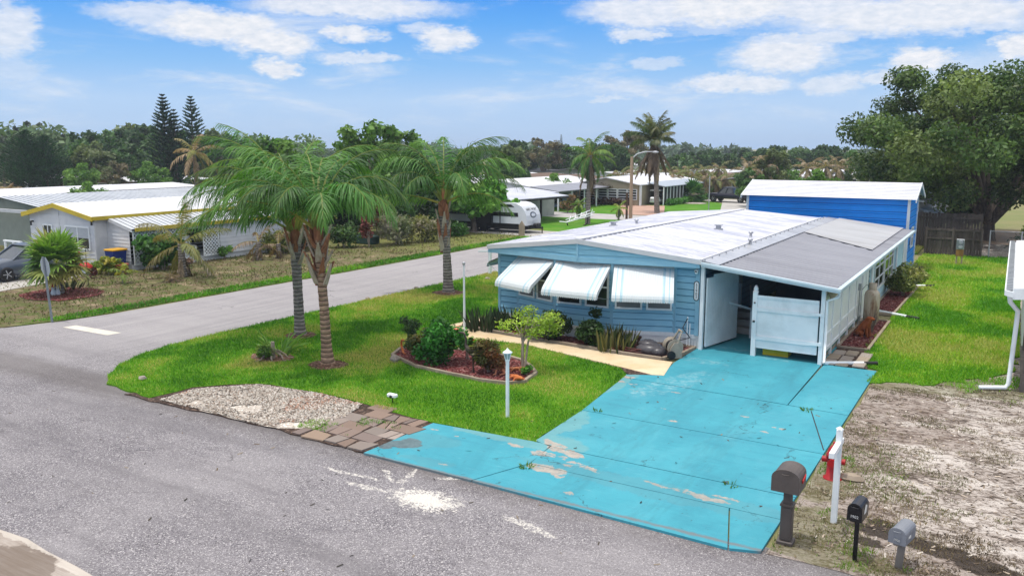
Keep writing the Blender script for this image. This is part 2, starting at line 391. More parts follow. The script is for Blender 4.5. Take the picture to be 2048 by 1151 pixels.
def driveway():
    m,t,p,out=newmat('painted concrete'); v=wpos(t)
    n=t.noise(v,.5,6,.6); n2=t.noise(t.mapping(v,scale=(.6,2.5,1)),2.0,6,.65)
    col=t.mix(t.rng(n,.32,.68),S('378a9c'),S('4098a8'))
    col=t.mix(t.math('MULTIPLY',t.rng(n2,.5,.72),.4),col,S('2a768b'))
    col=t.mix(t.math('MULTIPLY',t.rng(t.noise(v,28,3,.6),.5,.7),.14),col,S('2f7c8e'))
    big=t.noise(t.mapping(v,loc=(4,1,0),scale=(1,.45,1)),.8,6,.65,.6)
    col=t.mix(t.math('MULTIPLY',t.rng(big,.5,.7),.38),col,S('5aa4b2')); col=t.mix(t.math('MULTIPLY',t.rng(big,.47,.32),.32),col,S('2b7284'))
    scf=t.noise(t.mapping(v,rot=(0,0,.5),scale=(1.2,9,1)),1.6,5,.75); col=t.mix(t.math('MULTIPLY',t.rng(scf,.6,.72),.3),col,S('8ab4b8'))
    # faded paint beside the lawn and algae
    fade=blobmask(t,v,[wblob(1060,880,1.3,.5),wblob(1000,870,1.6,.45,-.1),wblob(1235,765,.35,1.3,0),wblob(1130,850,.4,1.0)],.8,1.3)
    col=t.mix(t.math('MULTIPLY',fade,.22),col,S('9aa48a'))
    chalk=blobmask(t,v,[wblob(1345,770,.5,1.6,-.3),wblob(1400,725,.9,.25),wblob(1480,702,.6,.12),wblob(1550,722,.5,.08)],.9,1.6)
    col=t.mix(t.math('MULTIPLY',chalk,t.math('MULTIPLY',t.rng(t.noise(v,6,5,.7),.45,.7),.4)),col,S('a9bdc0'))
    # bare patches where the paint has peeled
    peel=blobmask(t,v,[wblob(1120,902,.62,.16,-.5),wblob(1152,912,.3,.08,-.3),wblob(1085,912,.28,.14),wblob(1092,943,.42,.17),wblob(1115,957,.14,.1),wblob(1165,938,.42,.07,-.25),wblob(1137,936,.15,.06),
        wblob(1315,975,.3,.06,-.2),wblob(1398,996,.5,.09,-.12),wblob(1432,1006,.26,.07),wblob(1450,1001,.25,.05,-.1),wblob(1030,896,.2,.06),wblob(1125,920,.1,.05),wblob(1140,993,.1,.04),wblob(1360,988,.12,.05),
        wblob(1250,757,.28,.12),wblob(1239,767,.16,.08),wblob(1266,771,.1,.04),wblob(1268,784,.1,.05),wblob(1327,820,.09,.03),wblob(1345,847,.1,.05),wblob(1350,788,.1,.04),wblob(1560,862,.08,.05),
        wblob(1490,838,.12,.05),wblob(1530,868,.1,.05),wblob(1543,858,.05,.03),wblob(870,862,.08,.04),wblob(912,877,.06,.03),wblob(885,933,.1,.03),wblob(1575,963,.07,.03),wblob(1590,1010,.06,.03)],.42,3.2)
    peel=t.math('MULTIPLY',peel,t.rng(t.math('ADD',t.noise(v,11,5,.7),t.math('MULTIPLY',t.noise(v,2.5,3,.6),.6)),.62,.78))
    col=t.mix(t.math('MULTIPLY',peel,.9),col,t.mix(t.rng(t.noise(v,9,5,.65),.4,.65),S('9a8d84'),S('aea295')))
    stain=blobmask(t,v,[wblob(805,893,.42,.2,.2),wblob(770,897,.2,.1),wblob(822,886,.25,.14)],.5,2.6)
    col=t.mix(t.math('MULTIPLY',stain,.88),col,t.mix(t.rng(t.noise(v,7,5,.7),.35,.65),S('666e72'),S('4a4d4f')))
    st2=blobmask(t,v,[wblob(835,885,.9,.4,.2),wblob(850,925,.6,.2),wblob(1340,990,3.2,.3,-.02),wblob(1200,960,1.6,.2)],.9,1.4)
    col=t.mix(t.math('MULTIPLY',st2,.22),col,S('5d7c80'))
    trk=t.math('MAXIMUM',blobmask(t,v,[(-6.35,17.5,.34,7.5,0)],.5,1.1),blobmask(t,v,[(-4.75,17.5,.34,7.5,0)],.5,1.1))
    col=t.mix(t.math('MULTIPLY',trk,t.math('MULTIPLY',t.rng(t.noise(t.mapping(v,scale=(3,.5,1)),3,5,.7),.4,.65),.24)),col,S('2f6873'))
    hc=t.vor(t.vmath('ADD',t.mapping(v,scale=(.33,.4,.3)),t.vmath('SCALE',t.noise(v,1.6,5,.65,col=True),scale=.3)),1.0,'DISTANCE_TO_EDGE')
    col=t.mix(t.math('MULTIPLY',t.rng(hc,.006,.002),t.math('MULTIPLY',t.rng(t.noise(v,.6,3,.6),.5,.58),.75)),col,S('21484f'))
    sy=t.new('ShaderNodeSeparateXYZ'); t.put(sy.inputs[0],v)
    dark=t.rng(t.math('MULTIPLY',t.noise(t.mapping(v,scale=(1,1,1)),5.5,3,.6),t.noise(v,13,2,.5)),.40,.46)
    col=t.mix(t.math('MULTIPLY',dark,.6),col,S('33545a'))
    edge=t.math('ADD',t.math('ABSOLUTE',t.math('SUBTRACT',sy.outputs[1],11.86)),t.math('MULTIPLY',t.noise(v,6,4,.6),.12))
    col=t.mix(t.math('MULTIPLY',t.rng(edge,.13,.07),.8),col,S('6f6d6d'))
    t.put(p.inputs['Base Color'],col); p.inputs['Roughness'].default_value=.7; p.inputs['Specular IOR Level'].default_value=.3
    b=t.new('ShaderNodeBump'); b.inputs['Strength'].default_value=.25; b.inputs['Distance'].default_value=.01
    t.put(b.inputs['Height'],t.noise(v,24,4,.6)); t.l.new(b.outputs[0],p.inputs['Normal']); return m
MT['drive']=driveway()
def lawnmat(name,g1,g2,dry=None,dryamt=.0,scale=.6):
    m,t,p,out=newmat(name); v=wpos(t)
    col=t.mix(t.rng(t.noise(v,scale,6,.62),.35,.65),g1,g2)
    col=t.mix(t.math('MULTIPLY',t.rng(t.noise(v,19,4,.7),.4,.7),.5),col,tuple(c*.45 for c in g1))
    if dry: col=t.mix(t.math('MULTIPLY',t.rng(t.noise(v,scale*.55,6,.7,.5),.45,.62),dryamt),col,dry)
    t.put(p.inputs['Base Color'],col); p.inputs['Roughness'].default_value=.95; p.inputs['Specular IOR Level'].default_value=.1
    b=t.new('ShaderNodeBump'); b.inputs['Strength'].default_value=.6; b.inputs['Distance'].default_value=.04
    t.put(b.inputs['Height'],t.noise(v,26,4,.7)); t.l.new(b.outputs[0],p.inputs['Normal']); return m
MT['lawn']=lawnmat('lawn turf',S('4c7a14'),S('5c8c1e'))
MT['lawn2']=lawnmat('far lawn turf',S('457c1c'),S('578c28'),S('8a8f4a'),.25)
MT['ground']=lawnmat('open ground',S('6f7d48'),S('8a8560'),S('9a8d72'),.7,.12)
def dryyard():
    m,t,p,out=newmat('dry thin lawn'); v=wpos(t)
    n=t.noise(v,.55,7,.65,.4); n2=t.noise(t.mapping(v,loc=(9,3,0)),1.7,6,.7,.3)
    col=t.mix(t.rng(n,.36,.64),S('63574a'),S('7d6e5a'))
    col=t.mix(t.math('MULTIPLY',t.rng(n2,.42,.56),.85),col,S('566634'))
    col=t.mix(t.math('MULTIPLY',t.rng(t.noise(t.mapping(v,loc=(3,8,1)),.9,6,.7,.6),.54,.64),.75),col,S('a8967e'))
    sx=t.new('ShaderNodeSeparateXYZ'); t.put(sx.inputs[0],v)
    gx=t.rng(t.math('ADD',sx.outputs[0],t.math('MULTIPLY',t.noise(v,1.2,4,.6),1.5)),-28.6,-27.4)
    col=t.mix(t.math('MULTIPLY',gx,.8),col,S('557626'))
    gy=t.rng(t.math('ADD',sx.outputs[1],t.math('MULTIPLY',t.noise(v,.4,4,.6),9)),39,48)
    col=t.mix(t.math('MULTIPLY',gy,.65),col,S('75803f'))
    col=t.mix(t.math('MULTIPLY',t.rng(t.noise(v,17,4,.72),.42,.66),.62),col,S('54462f'))
    t.put(p.inputs['Base Color'],col); p.inputs['Roughness'].default_value=.97; p.inputs['Specular IOR Level'].default_value=.08
    b=t.new('ShaderNodeBump'); b.inputs['Strength'].default_value=.7; b.inputs['Distance'].default_value=.05
    t.put(b.inputs['Height'],t.noise(v,14,5,.7)); t.l.new(b.outputs[0],p.inputs['Normal']); return m
MT['dry']=dryyard()
def sandyard():
    m,t,p,out=newmat('sandy bare yard'); v=wpos(t)
    vv=t.mapping(v,rot=(0,0,.25),scale=(.75,1.5,1))
    n=t.noise(vv,1.05,7,.68,.5); n2=t.noise(t.mapping(vv,loc=(5,2,0)),5.2,6,.75,.8); n3=t.noise(t.mapping(vv,loc=(1,9,0)),.42,5,.6); n4=t.noise(t.mapping(vv,loc=(2,7,0)),15,4,.7,.5)
    col=t.mix(t.rng(n,.35,.66),S('b0a59d'),S('d2cbc4'))
    mm=t.math('ADD',t.math('MULTIPLY',n2,.6),t.math('MULTIPLY',n4,.4))
    mm=t.math('ADD',mm,t.math('MULTIPLY',t.math('SUBTRACT',n,.5),-.35))
    col=t.mix(t.math('MULTIPLY',t.rng(mm,.485,.53),.9),col,S('80756d'))
    col=t.mix(t.math('MULTIPLY',t.rng(mm,.55,.60),.85),col,S('443c37'))
    brown=blobmask(t,v,[wblob(1760,800,1.5,1.9),wblob(1690,910,.7,1.9,0),wblob(1640,1050,1.3,1.6),wblob(1790,1110,1.6,.75),wblob(1820,870,1.4,.7),wblob(1960,770,1.5,.9),wblob(1580,1110,1.2,1)],1.5,1.1)
    col=t.mix(t.math('MULTIPLY',brown,.5),col,t.mix(t.rng(n2,.4,.6),S('85736a'),S('5f5148')))
    soil=blobmask(t,v,[wblob(1800,1075,.75,.22,-.15),wblob(1900,1110,.95,.26,-.3),wblob(1975,1140,.5,.25,-.2),wblob(1765,1050,.2,.1),wblob(1740,1085,.2,.15)],.6,3)
    col=t.mix(t.math('MULTIPLY',soil,.9),col,S('35302c'))
    gr=blobmask(t,v,[wblob(1850,772,3.0,.8,.15),wblob(1990,755,.9,.5),wblob(1640,1110,1.1,.4),wblob(1610,1050,.5,.8),wblob(1655,960,.45,1.2)],1.4,1.8)
    col=t.mix(t.math('MULTIPLY',gr,.42),col,S('6a6f3c'))
    col=t.mix(t.math('MULTIPLY',t.rng(t.noise(v,22,4,.72),.5,.66),.45),col,S('6a5c50'))
    t.put(p.inputs['Base Color'],col); p.inputs['Roughness'].default_value=.97; p.inputs['Specular IOR Level'].default_value=.06
    b=t.new('ShaderNodeBump'); b.inputs['Strength'].default_value=.85; b.inputs['Distance'].default_value=.05
    t.put(b.inputs['Height'],t.math('ADD',n2,t.noise(v,20,4,.7))); t.l.new(b.outputs[0],p.inputs['Normal']); return m
MT['sand']=sandyard()
def mulch(name,c1,c2,c3):
    m,t,p,out=newmat(name); v=wpos(t); q=t.mapping(v,scale=(1,1,1))
    vo=t.vor(t.vmath('ADD',q,t.vmath('SCALE',t.noise(v,20,2,.6,col=True),scale=.08)),22,'F1','Color'); s=t.new('ShaderNodeSeparateColor'); t.put(s.inputs[0],vo)
    col=t.mix(s.outputs[0],c1,c2); col=t.mix(t.rng(s.outputs[1],.8,.9),col,c3)
    col=t.mix(t.math('MULTIPLY',t.rng(t.noise(v,2,5,.6),.5,.65),.5),col,tuple(c*.4 for c in c1))
    t.put(p.inputs['Base Color'],col); p.inputs['Roughness'].default_value=.9; p.inputs['Specular IOR Level'].default_value=.15
    b=t.new('ShaderNodeBump'); b.inputs['Strength'].default_value=1; b.inputs['Distance'].default_value=.04
    t.put(b.inputs['Height'],s.outputs[2]); t.l.new(b.outputs[0],p.inputs['Normal']); return m
MT['mulch']=mulch('red wood mulch',S('5e2427'),S('8a4a48'),S('b48882'))
MT['mulch2']=mulch('brown wood mulch',S('5c4136'),S('8b6c5a'),S('aa9080'))
MT['darksoil']=mulch('dark soil',S('3a2f2a'),S('5a4a42'),S('7a685c'))
def concrete(name,c1,c2,joint=None):
    m,t,p,out=newmat(name); v=wpos(t)
    col=t.mix(t.rng(t.noise(v,.9,6,.65),.35,.65),c1,c2)
    col=t.mix(t.math('MULTIPLY',t.rng(t.noise(v,4,6,.7,.5),.55,.7),.4),col,tuple(c*.62 for c in c1))
    col=t.mix(t.math('MULTIPLY',t.rng(t.noise(v,40,3,.6),.5,.7),.25),col,tuple(c*.7 for c in c1))
    t.put(p.inputs['Base Color'],col); p.inputs['Roughness'].default_value=.85; p.inputs['Specular IOR Level'].default_value=.2
    b=t.new('ShaderNodeBump'); b.inputs['Strength'].default_value=.3; b.inputs['Distance'].default_value=.01
    t.put(b.inputs['Height'],t.noise(v,30,4,.6)); t.l.new(b.outputs[0],p.inputs['Normal']); return m
MT['path']=concrete('cream painted concrete',S('d8c7aa'),S('cdb48f'))
MT['curb']=concrete('grey concrete edging',S('a39686'),S('8a7c6c'))
def apronmat():
    m,t,p,out=newmat('brushed stained concrete'); v=wpos(t)
    col=t.mix(t.rng(t.noise(t.mapping(v,rot=(0,0,.3),scale=(.6,7,1)),2.2,6,.7),.35,.65),S('aca39b'),S('8d8279'))
    col=t.mix(t.math('MULTIPLY',t.rng(t.noise(v,1.1,6,.65),.45,.65),.4),col,S('877a6e'))
    st=blobmask(t,v,[wblob(60,1128,.75,.3,-.2),wblob(15,1120,.6,.25),wblob(20,1150,.9,.3)],.7,2); col=t.mix(t.math('MULTIPLY',st,.6),col,S('5c4f45'))
    ed=blobmask(t,v,[wblob(100,1100,1.5,.12,-.02),wblob(30,1070,1.0,.12),wblob(160,1145,.5,.1)],.25,5); col=t.mix(t.math('MULTIPLY',ed,.5),col,S('c9c2b8'))
    t.put(p.inputs['Base Color'],col); p.inputs['Roughness'].default_value=.9; p.inputs['Specular IOR Level'].default_value=.2
    b=t.new('ShaderNodeBump'); b.inputs['Strength'].default_value=.4; b.inputs['Distance'].default_value=.01
    t.put(b.inputs['Height'],t.noise(t.mapping(v,scale=(1,9,1)),9,4,.6)); t.l.new(b.outputs[0],p.inputs['Normal']); return m
MT['apron_drive']=apronmat(); MT['apron']=concrete('brushed pale concrete',S('a59b92'),S('90857c'))
MT['conc']=concrete('plain concrete',S('b5b2ae'),S('a29e99'))
MT['farroad']=concrete('pale far asphalt',S('b0adab'),S('a29f9e'))
MT['pinkpaver']=concrete('pink brick paving',S('b8998a'),S('a88878'))
# plain finishes
MT['bluewall']=PM('sky blue siding paint',S('80b8d2'),S('90c5db'),2.5,.55,(1,1,4),bump=.1,dirt=S('6095b3'),dirtamt=.3)
MT['bluetrim']=PM('pale blue trim paint',S('83b7d0'),S('93c1d6'),3,.5,dirt=S('6c9ab2'),dirtamt=.4)
MT['white']=PM('white vinyl',S('ecf0f2'),S('dfe6ea'),2,.45,dirt=S('aab0b0'),dirtamt=.35,fine=.05)
MT['whiteroof']=PM('white roof coating',S('cfd0d4'),S('c3c4c9'),1.2,.6,dirt=S('b2b2ba'),dirtamt=.35,dirts=.9,fine=.05)
MT['awnwhite']=PM('white enamel awning',S('d3d8d9'),S('cdd3d5'),2,.5,dirt=S('c2c8c8'),dirtamt=.25,fine=.04)
MT['awnblue']=PM('light blue awning stripe',S('aecad4'),S('a2c0cc'),3,.45,fine=.05)
MT['metal']=PM('mill aluminium',S('a9adb1'),S('8d9297'),5,.35,metal=.5,dirt=S('6f7074'))
MT['galv']=PM('weathered metal flashing',S('c3c5c9'),S('a5a8ae'),1.5,.38,metal=.35,dirt=S('7c7c82'),dirtamt=.6)
MT['dark']=PM('black paint',S('1c1c1f'),S('141416'),6,.45,spec=.4)
MT['blackmetal']=PM('dark bronze metal',S('2b2826'),S('221f1e'),6,.5)
def glass(name,c,r=.08):
    m,t,p,out=newmat(name); v=ocoord(t)
    t.put(p.inputs['Base Color'],t.mix(t.rng(t.noise(v,1.3,4,.6),.35,.65),c,tuple(x*.45 for x in c)))
    p.inputs['Roughness'].default_value=r; p.inputs['Specular IOR Level'].default_value=.8; return m
MT['glass']=glass('dark window glass',S('30383c'))
MT['screen']=PM('grey window screen',S('77797b'),S('66686b'),2,.8)
MT['blind']=PM('pale window blind',S('b7bdc2'),S('a6adb3'),(3),.7,(1,1,9))
def streaked(name,c1,c2,c3,axis):
    m,t,p,out=newmat(name); v=ocoord(t)
    a=t.noise(t.mapping(v,scale=(.22,2.6,1) if axis=='x' else (2.6,.22,1)),1.3,6,.7,.3)
    b_=t.noise(t.mapping(v,scale=(.5,9,1) if axis=='x' else (9,.5,1)),1.0,5,.7)
    col=t.mix(t.rng(a,.42,.62),c1,c2); col=t.mix(t.math('MULTIPLY',t.rng(b_,.5,.68),.55),col,c3)
    t.put(p.inputs['Base Color'],col); p.inputs['Roughness'].default_value=.5; p.inputs['Specular IOR Level'].default_value=.4; return m
MT['mainroof']=streaked('worn white roof coating',S('cdced4'),S('a3a7b8'),S('7d8296'),'x')
MT['greyroof']=PM('grey corrugated metal',S('8d8f98'),S('7f818b'),1.2,.5,(.3,1,1),dirt=S('66676f'),dirtamt=.5)
MT['membrane']=PM('grey roof membrane',S('adafb3'),S('9fa1a6'),1.1,.75,(.4,1.4,1),dirt=S('8b8a8a'),dirtamt=.5)
# ------------------------------------------------------------------ flat ground sheets
def sheet(name,pts,z,mat,thick=0.0,parent=None,kind='structure'):
    from mathutils.geometry import tessellate_polygon
    P=[Vector((p[0],p[1],z)) for p in pts]; n=len(P); tri=tessellate_polygon([P])
    m=MB(); fs=[]
    for a,b,c in tri:
        nn=(P[b]-P[a]).cross(P[c]-P[a]); fs.append((a,b,c) if nn.z>0 else (a,c,b))
    m.add(P,fs)
    if thick:
        ar=sum(P[i].x*P[(i+1)%n].y-P[(i+1)%n].x*P[i].y for i in range(n))
        for i in range(n):
            a,b=P[i],P[(i+1)%n]
            if ar<0: a,b=b,a
            m.quad((a.x,a.y,z-thick),(b.x,b.y,z-thick),b,a)
    o=m.build(name,mat,parent)
    if kind: o['kind']=kind
    return o
def wob(pts,amp=.05,step=.35,seed=1,closed=True):
    """ragged outline: subdivide and jitter"""
    r=random.Random(seed); o=[]; n=len(pts)
    for i in range(n if closed else n-1):
        a=pts[i];b=pts[(i+1)%n]; L=math.hypot(b[0]-a[0],b[1]-a[1]); k=max(1,int(L/step))
        for j in range(k): 
            q=j/k; o.append((a[0]+(b[0]-a[0])*q+r.uniform(-amp,amp),a[1]+(b[1]-a[1])*q+r.uniform(-amp,amp)))
    if not closed: o.append(pts[-1])
    return o
def arc(cx,cy,rad,a0,a1,n=12): return [(cx+rad*math.cos(R(a0+(a1-a0)*i/n)),cy+rad*math.sin(R(a0+(a1-a0)*i/n))) for i in range(n+1)]
g=sheet('ground',[(-1500,-300),(1500,-300),(1500,2500),(-1500,2500)],0,MT['ground'])
# road: front street (along X) and the side street (along Y) with rounded corners
road=[(-160,6.2),(60,6.2),(60,12.1),(-17.0,12.1)]
corner=[(-17.4,12.0),(-18.6,11.95),(-19.5,12.25),(-20.3,12.8),(-21.0,13.6),(-21.5,14.6),(-21.8,15.8),(-21.9,18)]
road+= [(-18.3,12.2)]+[(x+.22,y+.18) for x,y in corner[2:]]+[(-21.75,24),(-21.55,30),(-21.3,36),(-21.3,64),(-27.5,64)]+[(-27.6,30),(-27.8,24),(-27.9,18)]+[(-28.2,16.2),(-28.8,14.6),(-30.0,13.2),(-31.6,12.2),(-34,11.8),(-160,11.8)]
sheet('road',road,.012,MT['asphalt'])
sheet('far_road',[(-120,64.05),(70,64.05),(70,69.6),(-120,69.6)],.012,MT['farroad'])
MT['linepaint']=PM('cream road paint',S('d6d0c4'),S('c4bdb2'),3,.8,coord='w',dirt=S('9a958e'),dirtamt=.5)
sheet('road_marking',[W(125,655)[:2],W(152,651)[:2],W(243,666)[:2],W(215,671)[:2]],.018,MT['linepaint'])
# lawn of the corner lot
lawnP=wob([W(300,799)[:2],W(385,778)[:2],W(455,771)[:2],W(520,769)[:2],W(600,782)[:2],W(640,787)[:2],W(735,813)[:2],W(870,850)[:2],W(1075,888)[:2],(-8.05,14.3),(-8.1,16.6),(-8.45,19.9),(-8.9,20.45),(-12.5,21.45),(-16.3,21.3),(-15.9,23.3),(-15.3,24.9),(-14.9,24.9),(-14.9,45),(-11,52),(-4.5,52),(-4.5,62),(-21.2,62),(-21.25,36),(-21.5,30),(-21.7,24),(-21.85,18)]+corner[::-1][1:-2],.04,.3,3)
sheet('lawn',lawnP,.05,MT['lawn'],.04)
sideP=wob([(-2.75,22.6),(-2.0,22.9),(-1.2,23.2),(-.4,24.4),(.2,25.4),(.5,28)],.22,.22,4,False)+wob([(.6,52.5),(-4.2,52.5),(-4.2,40),(-3.3,39.6),(-3.4,31),(-3.45,26.0),(-3.3,24.1),(-2.75,23.9)],.06,.3,4,False)
sheet('side_lawn',sideP,.045,MT['lawn'],.03)
sandP=[(-2.75,11.85),(30,11.85),(30,60),(-2.75,60)]
sheet('sandy_yard',wob(sandP,.05,.5,5),.02,MT['sand'])
dryP=[(-28.05,18),(-27.95,24),(-27.75,30),(-27.65,63.9),(-90,63.9),(-90,11.85),(-34,11.85),(-31.6,12.25),(-30.05,13.25),(-28.9,14.6),(-28.3,16.2)]
sheet('dry_lawn',wob(dryP,.06,.5,6),.03,MT['dry'],.02)
sheet('far_lawn',[(-120,69.65),(-24,69.65),(-22.2,81),(-29.0,92),(-60,92),(-120,92)],.02,MT['lawn2'])
sheet('far_lawn',[(-21,69.65),(-11,69.65),(-12,84),(-21,84)],.02,MT['lawn2'])
sheet('verge',[(-60,59.5),(-27.8,59.5),(-27.8,63.9),(-60,63.9)],.044,MT['lawn2'])
sheet('verge',[(-27.9,45),(-27.7,63.9),(-33,63.9),(-33,58),(-29.2,53)],.04,MT['lawn2'])
# painted driveway slab, split at its joints
J=.012
def slab(pts,seed): return sheet('driveway',pts,.055,MT['drive'],.05)
slab([(-10.6,11.88),(-8.0-J,11.84),(-7.5-J,13.1),(-7.6,14.15),(-8.0,14.18),(-10.5,14.05)],1)
ja,jb=W(1455,1103),W(1458,1022)
slab([(-8.0+J,11.84),(ja[0]-J,ja[1]+.03),(jb[0]-J,13.1-J),(-7.5+J,13.1-J)],2)
slab([(ja[0]+J,ja[1]+.03),(-2.8,11.84),(-2.8,13.1-J),(jb[0]+J,13.1-J)],3)
slab([(-7.5+J*.5,13.1+J*.3),(-2.8,13.1+J*.3),(-2.8,14.1-J),(-6.7,14.1-J),(-7.62,14.1)],9)
slab([(-7.65,14.1+J),(-2.8,14.1+J),(-2.8,16.5-J),(-8.1,16.55-J),(-8.03,14.25)],4)
slab([(-8.1,16.55+J),(-2.8,16.5+J),(-2.8,19.3-J),(-8.4,19.6-J)],5)
slab([(-8.4,19.6+J),(-4.15-J,19.4),(-4.2-J,23.5),(-4.2-J,33),(-7.75,33),(-7.8,21.7),(-7.6,20.3),(-8.45,19.9)],6)
slab([(-4.15+J,19.4),(-2.8,19.3+J),(-2.8,23.7),(-4.15,23.7)],7)
ca,cb=W(1622,826),W(1647,905)
sheet('driveway_crack',[(ca[0]-.012,ca[1]),(ca[0]+.012,ca[1]),(cb[0]+.012,cb[1]),(cb[0]-.012,cb[1])],.0595,MT['dark'])
sheet('path',[(-15.3,24.75),(-15.9,24.7),(-16.15,21.4),(-14.4,21.2),(-12.5,21.45),(-8.85,20.5),(-7.85,20.2),(-7.55,20.28),(-7.85,21.75),(-9.3,21.75),(-12.5,22.05),(-15.0,22.35),(-15.75,22.55)],.062,MT['path'],.05)
sheet('bare_soil',wob([(-8.9,20.5),(-8.4,19.95),(-7.9,20.2),(-8.85,20.55)],.04,.2,8),.057,MT['darksoil'])
# shell gravel, flagstones, soil strip beside the street
sheet('soil_strip',wob([W(250,790)[:2],W(300,803)[:2],W(520,852)[:2],W(740,910)[:2],W(870,850)[:2],W(735,811)[:2],W(520,767)[:2],W(385,776)[:2]],.05,.3,9),.038,MT['darksoil'],.02)
shellP=[W(320,803)[:2],W(390,781)[:2],W(520,772)[:2],W(640,790)[:2],W(725,812)[:2],W(690,838)[:2],W(625,860)[:2],W(560,858)[:2],W(505,850)[:2],W(440,832)[:2]]
MT['shell']=mulch('broken shell',S('9c9086'),S('cfc6bb'),S('e6e0d8'))
sheet('gravel',wob(shellP,.06,.3,10),.045,MT['shell'])
def shells():
    n=17000; P=np.array(shellP); x=NP.uniform(P[:,0].min(),P[:,0].max(),n*2); y=NP.uniform(P[:,1].min(),P[:,1].max(),n*2)
    k=inpoly(x,y,P)&(fbm(x*1.3,y*1.3)>.27); x=x[k];y=y[k]; n=len(x)
    s=NP.uniform(.009,.026,n); a=NP.uniform(0,6.28,n); ti=NP.normal(0,.35,(n,2))
    V=[]
    for dx,dy in ((-1,-.6),(1,-.6),(1,.6),(-1,.6)):
        ux=(dx*np.cos(a)-dy*np.sin(a))*s; uy=(dx*np.sin(a)+dy*np.cos(a))*s
        V.append(np.stack([x+ux,y+uy,.056+ux*ti[:,0]+uy*ti[:,1]+s*.3],1))
    V=np.stack(V,1).reshape(-1,3); F=np.arange(n*4).reshape(n,4)
    base=np.array([S('cfc6bb'),S('bbb0a4'),S('e2dcd4'),S('a58c7a'),S('93857a')])[NP.choice(5,n,p=[.34,.24,.22,.1,.1])]
    red=fbm(x*.8+5,y*.8)>.56; base[red&(NP.rand(n)<.35)]=S('b98f7a')
    o=arr_mesh('shell_pieces',V,F,np.repeat(base*NP.uniform(.8,1.05,(n,1)),4,0),MT['attr']); o['kind']='stuff'
def attrmat():
    m,t,p,out=newmat('tinted rough'); a=t.new('ShaderNodeAttribute'); a.attribute_name='Col'
    v=wpos(t); t.put(p.inputs['Base Color'],t.mix(t.math('MULTIPLY',t.noise(v,60,3,.6),.3),a.outputs['Color'],(.1,.09,.08)))
    p.inputs['Roughness'].default_value=.85; p.inputs['Specular IOR Level'].default_value=.2; return m
MT['attr']=attrmat()
shells()
# flagstones: irregular stones with gaps
def flagstones():
    P=[W(520,856)[:2],W(575,866)[:2],W(610,862)[:2],W(662,840)[:2],W(720,822)[:2],W(745,816)[:2],W(868,849)[:2],W(738,908)[:2],W(640,884)[:2]]
    r=random.Random(5); V=[];F=[];C=[];o=0
    ang=R(-8); ca,sa=math.cos(ang),math.sin(ang)
    for i in range(-40,40):
        xo=r.uniform(-.2,.2); row=i*.42; x=-26+xo
        while x<-5:
            w=r.uniform(.34,.72); hh=.40
            cx=x+w/2; cy=13+row
            q=[(x+.02,cy-hh/2),(x+w-.02,cy-hh/2),(x+w-.02,cy+hh/2),(x+.02,cy+hh/2)]
            q=[(a+r.uniform(-.05,.05),b+r.uniform(-.05,.05)) for a,b in q]
            x+=w
            pieces=[q]
            if r.random()<.4:
                m1=((q[0][0]+q[1][0])/2+r.uniform(-.1,.1),q[0][1]); m2=((q[2][0]+q[3][0])/2+r.uniform(-.1,.1),q[2][1])
                pieces=[[q[0],(m1[0]-.015,m1[1]),(m2[0]-.015,m2[1]),q[3]],[(m1[0]+.015,m1[1]),q[1],q[2],(m2[0]+.015,m2[1])]]
            for q in pieces:
                mx=sum(p[0] for p in q)/4; my=sum(p[1] for p in q)/4
                if not inpoly(np.array([mx]),np.array([my]),P)[0]: continue
                if r.random()<.06: continue
                z=.062+r.uniform(-.006,.008); tl=r.uniform(-.02,.02)
                for a,b in q: V.append((a,b,z+tl*(a-mx)))
                for a,b in q: V.append((a+.01*(a-mx)*0,b,.03))
                F+= [(o,o+1,o+2,o+3)]+[(o+4+k,o+4+(k+1)%4,o+(k+1)%4,o+k) for k in range(4)]
                c=np.array(S(r.choice(['97847a','8a766a','8a7f78','998c84','917e74','857670','a0938b','94806f'])))*r.uniform(.8,1.05)
                C+=[c]*8; o+=8
    ob=arr_mesh('flagstone_paving',V,F,np.array(C),MT['attr']); ob['kind']='structure'
flagstones()
sheet('concrete_apron',wob([W(-60,1040)[:2],W(0,1061)[:2],W(55,1080)[:2],W(95,1105)[:2],W(150,1135)[:2],W(190,1155)[:2],(-10.5,3.5),(-20,3.5),(-20,6.4)],.02,.5,11),.03,MT['apron_drive'],.03)
sheet('concrete_drive',[W(-40,592)[:2],W(130,560)[:2],W(240,535)[:2],(-42.5,27),(-46,25),(-46,19)],.05,MT['conc'],.03)
sheet('concrete_drive',[(-27.7,49.0),(-27.7,52.6),(-45,53.5),(-45,49.6)],.05,MT['conc'],.03)
sheet('paver_drive',[(-30.5,69.7),(-26.4,69.7),(-31,82),(-36,82)],.05,MT['pinkpaver'],.03)
sheet('concrete_drive',[(-21.5,69.7),(-18,69.7),(-24.5,96),(-38,98),(-38,95),(-28,92)],.05,MT['conc'],.03)
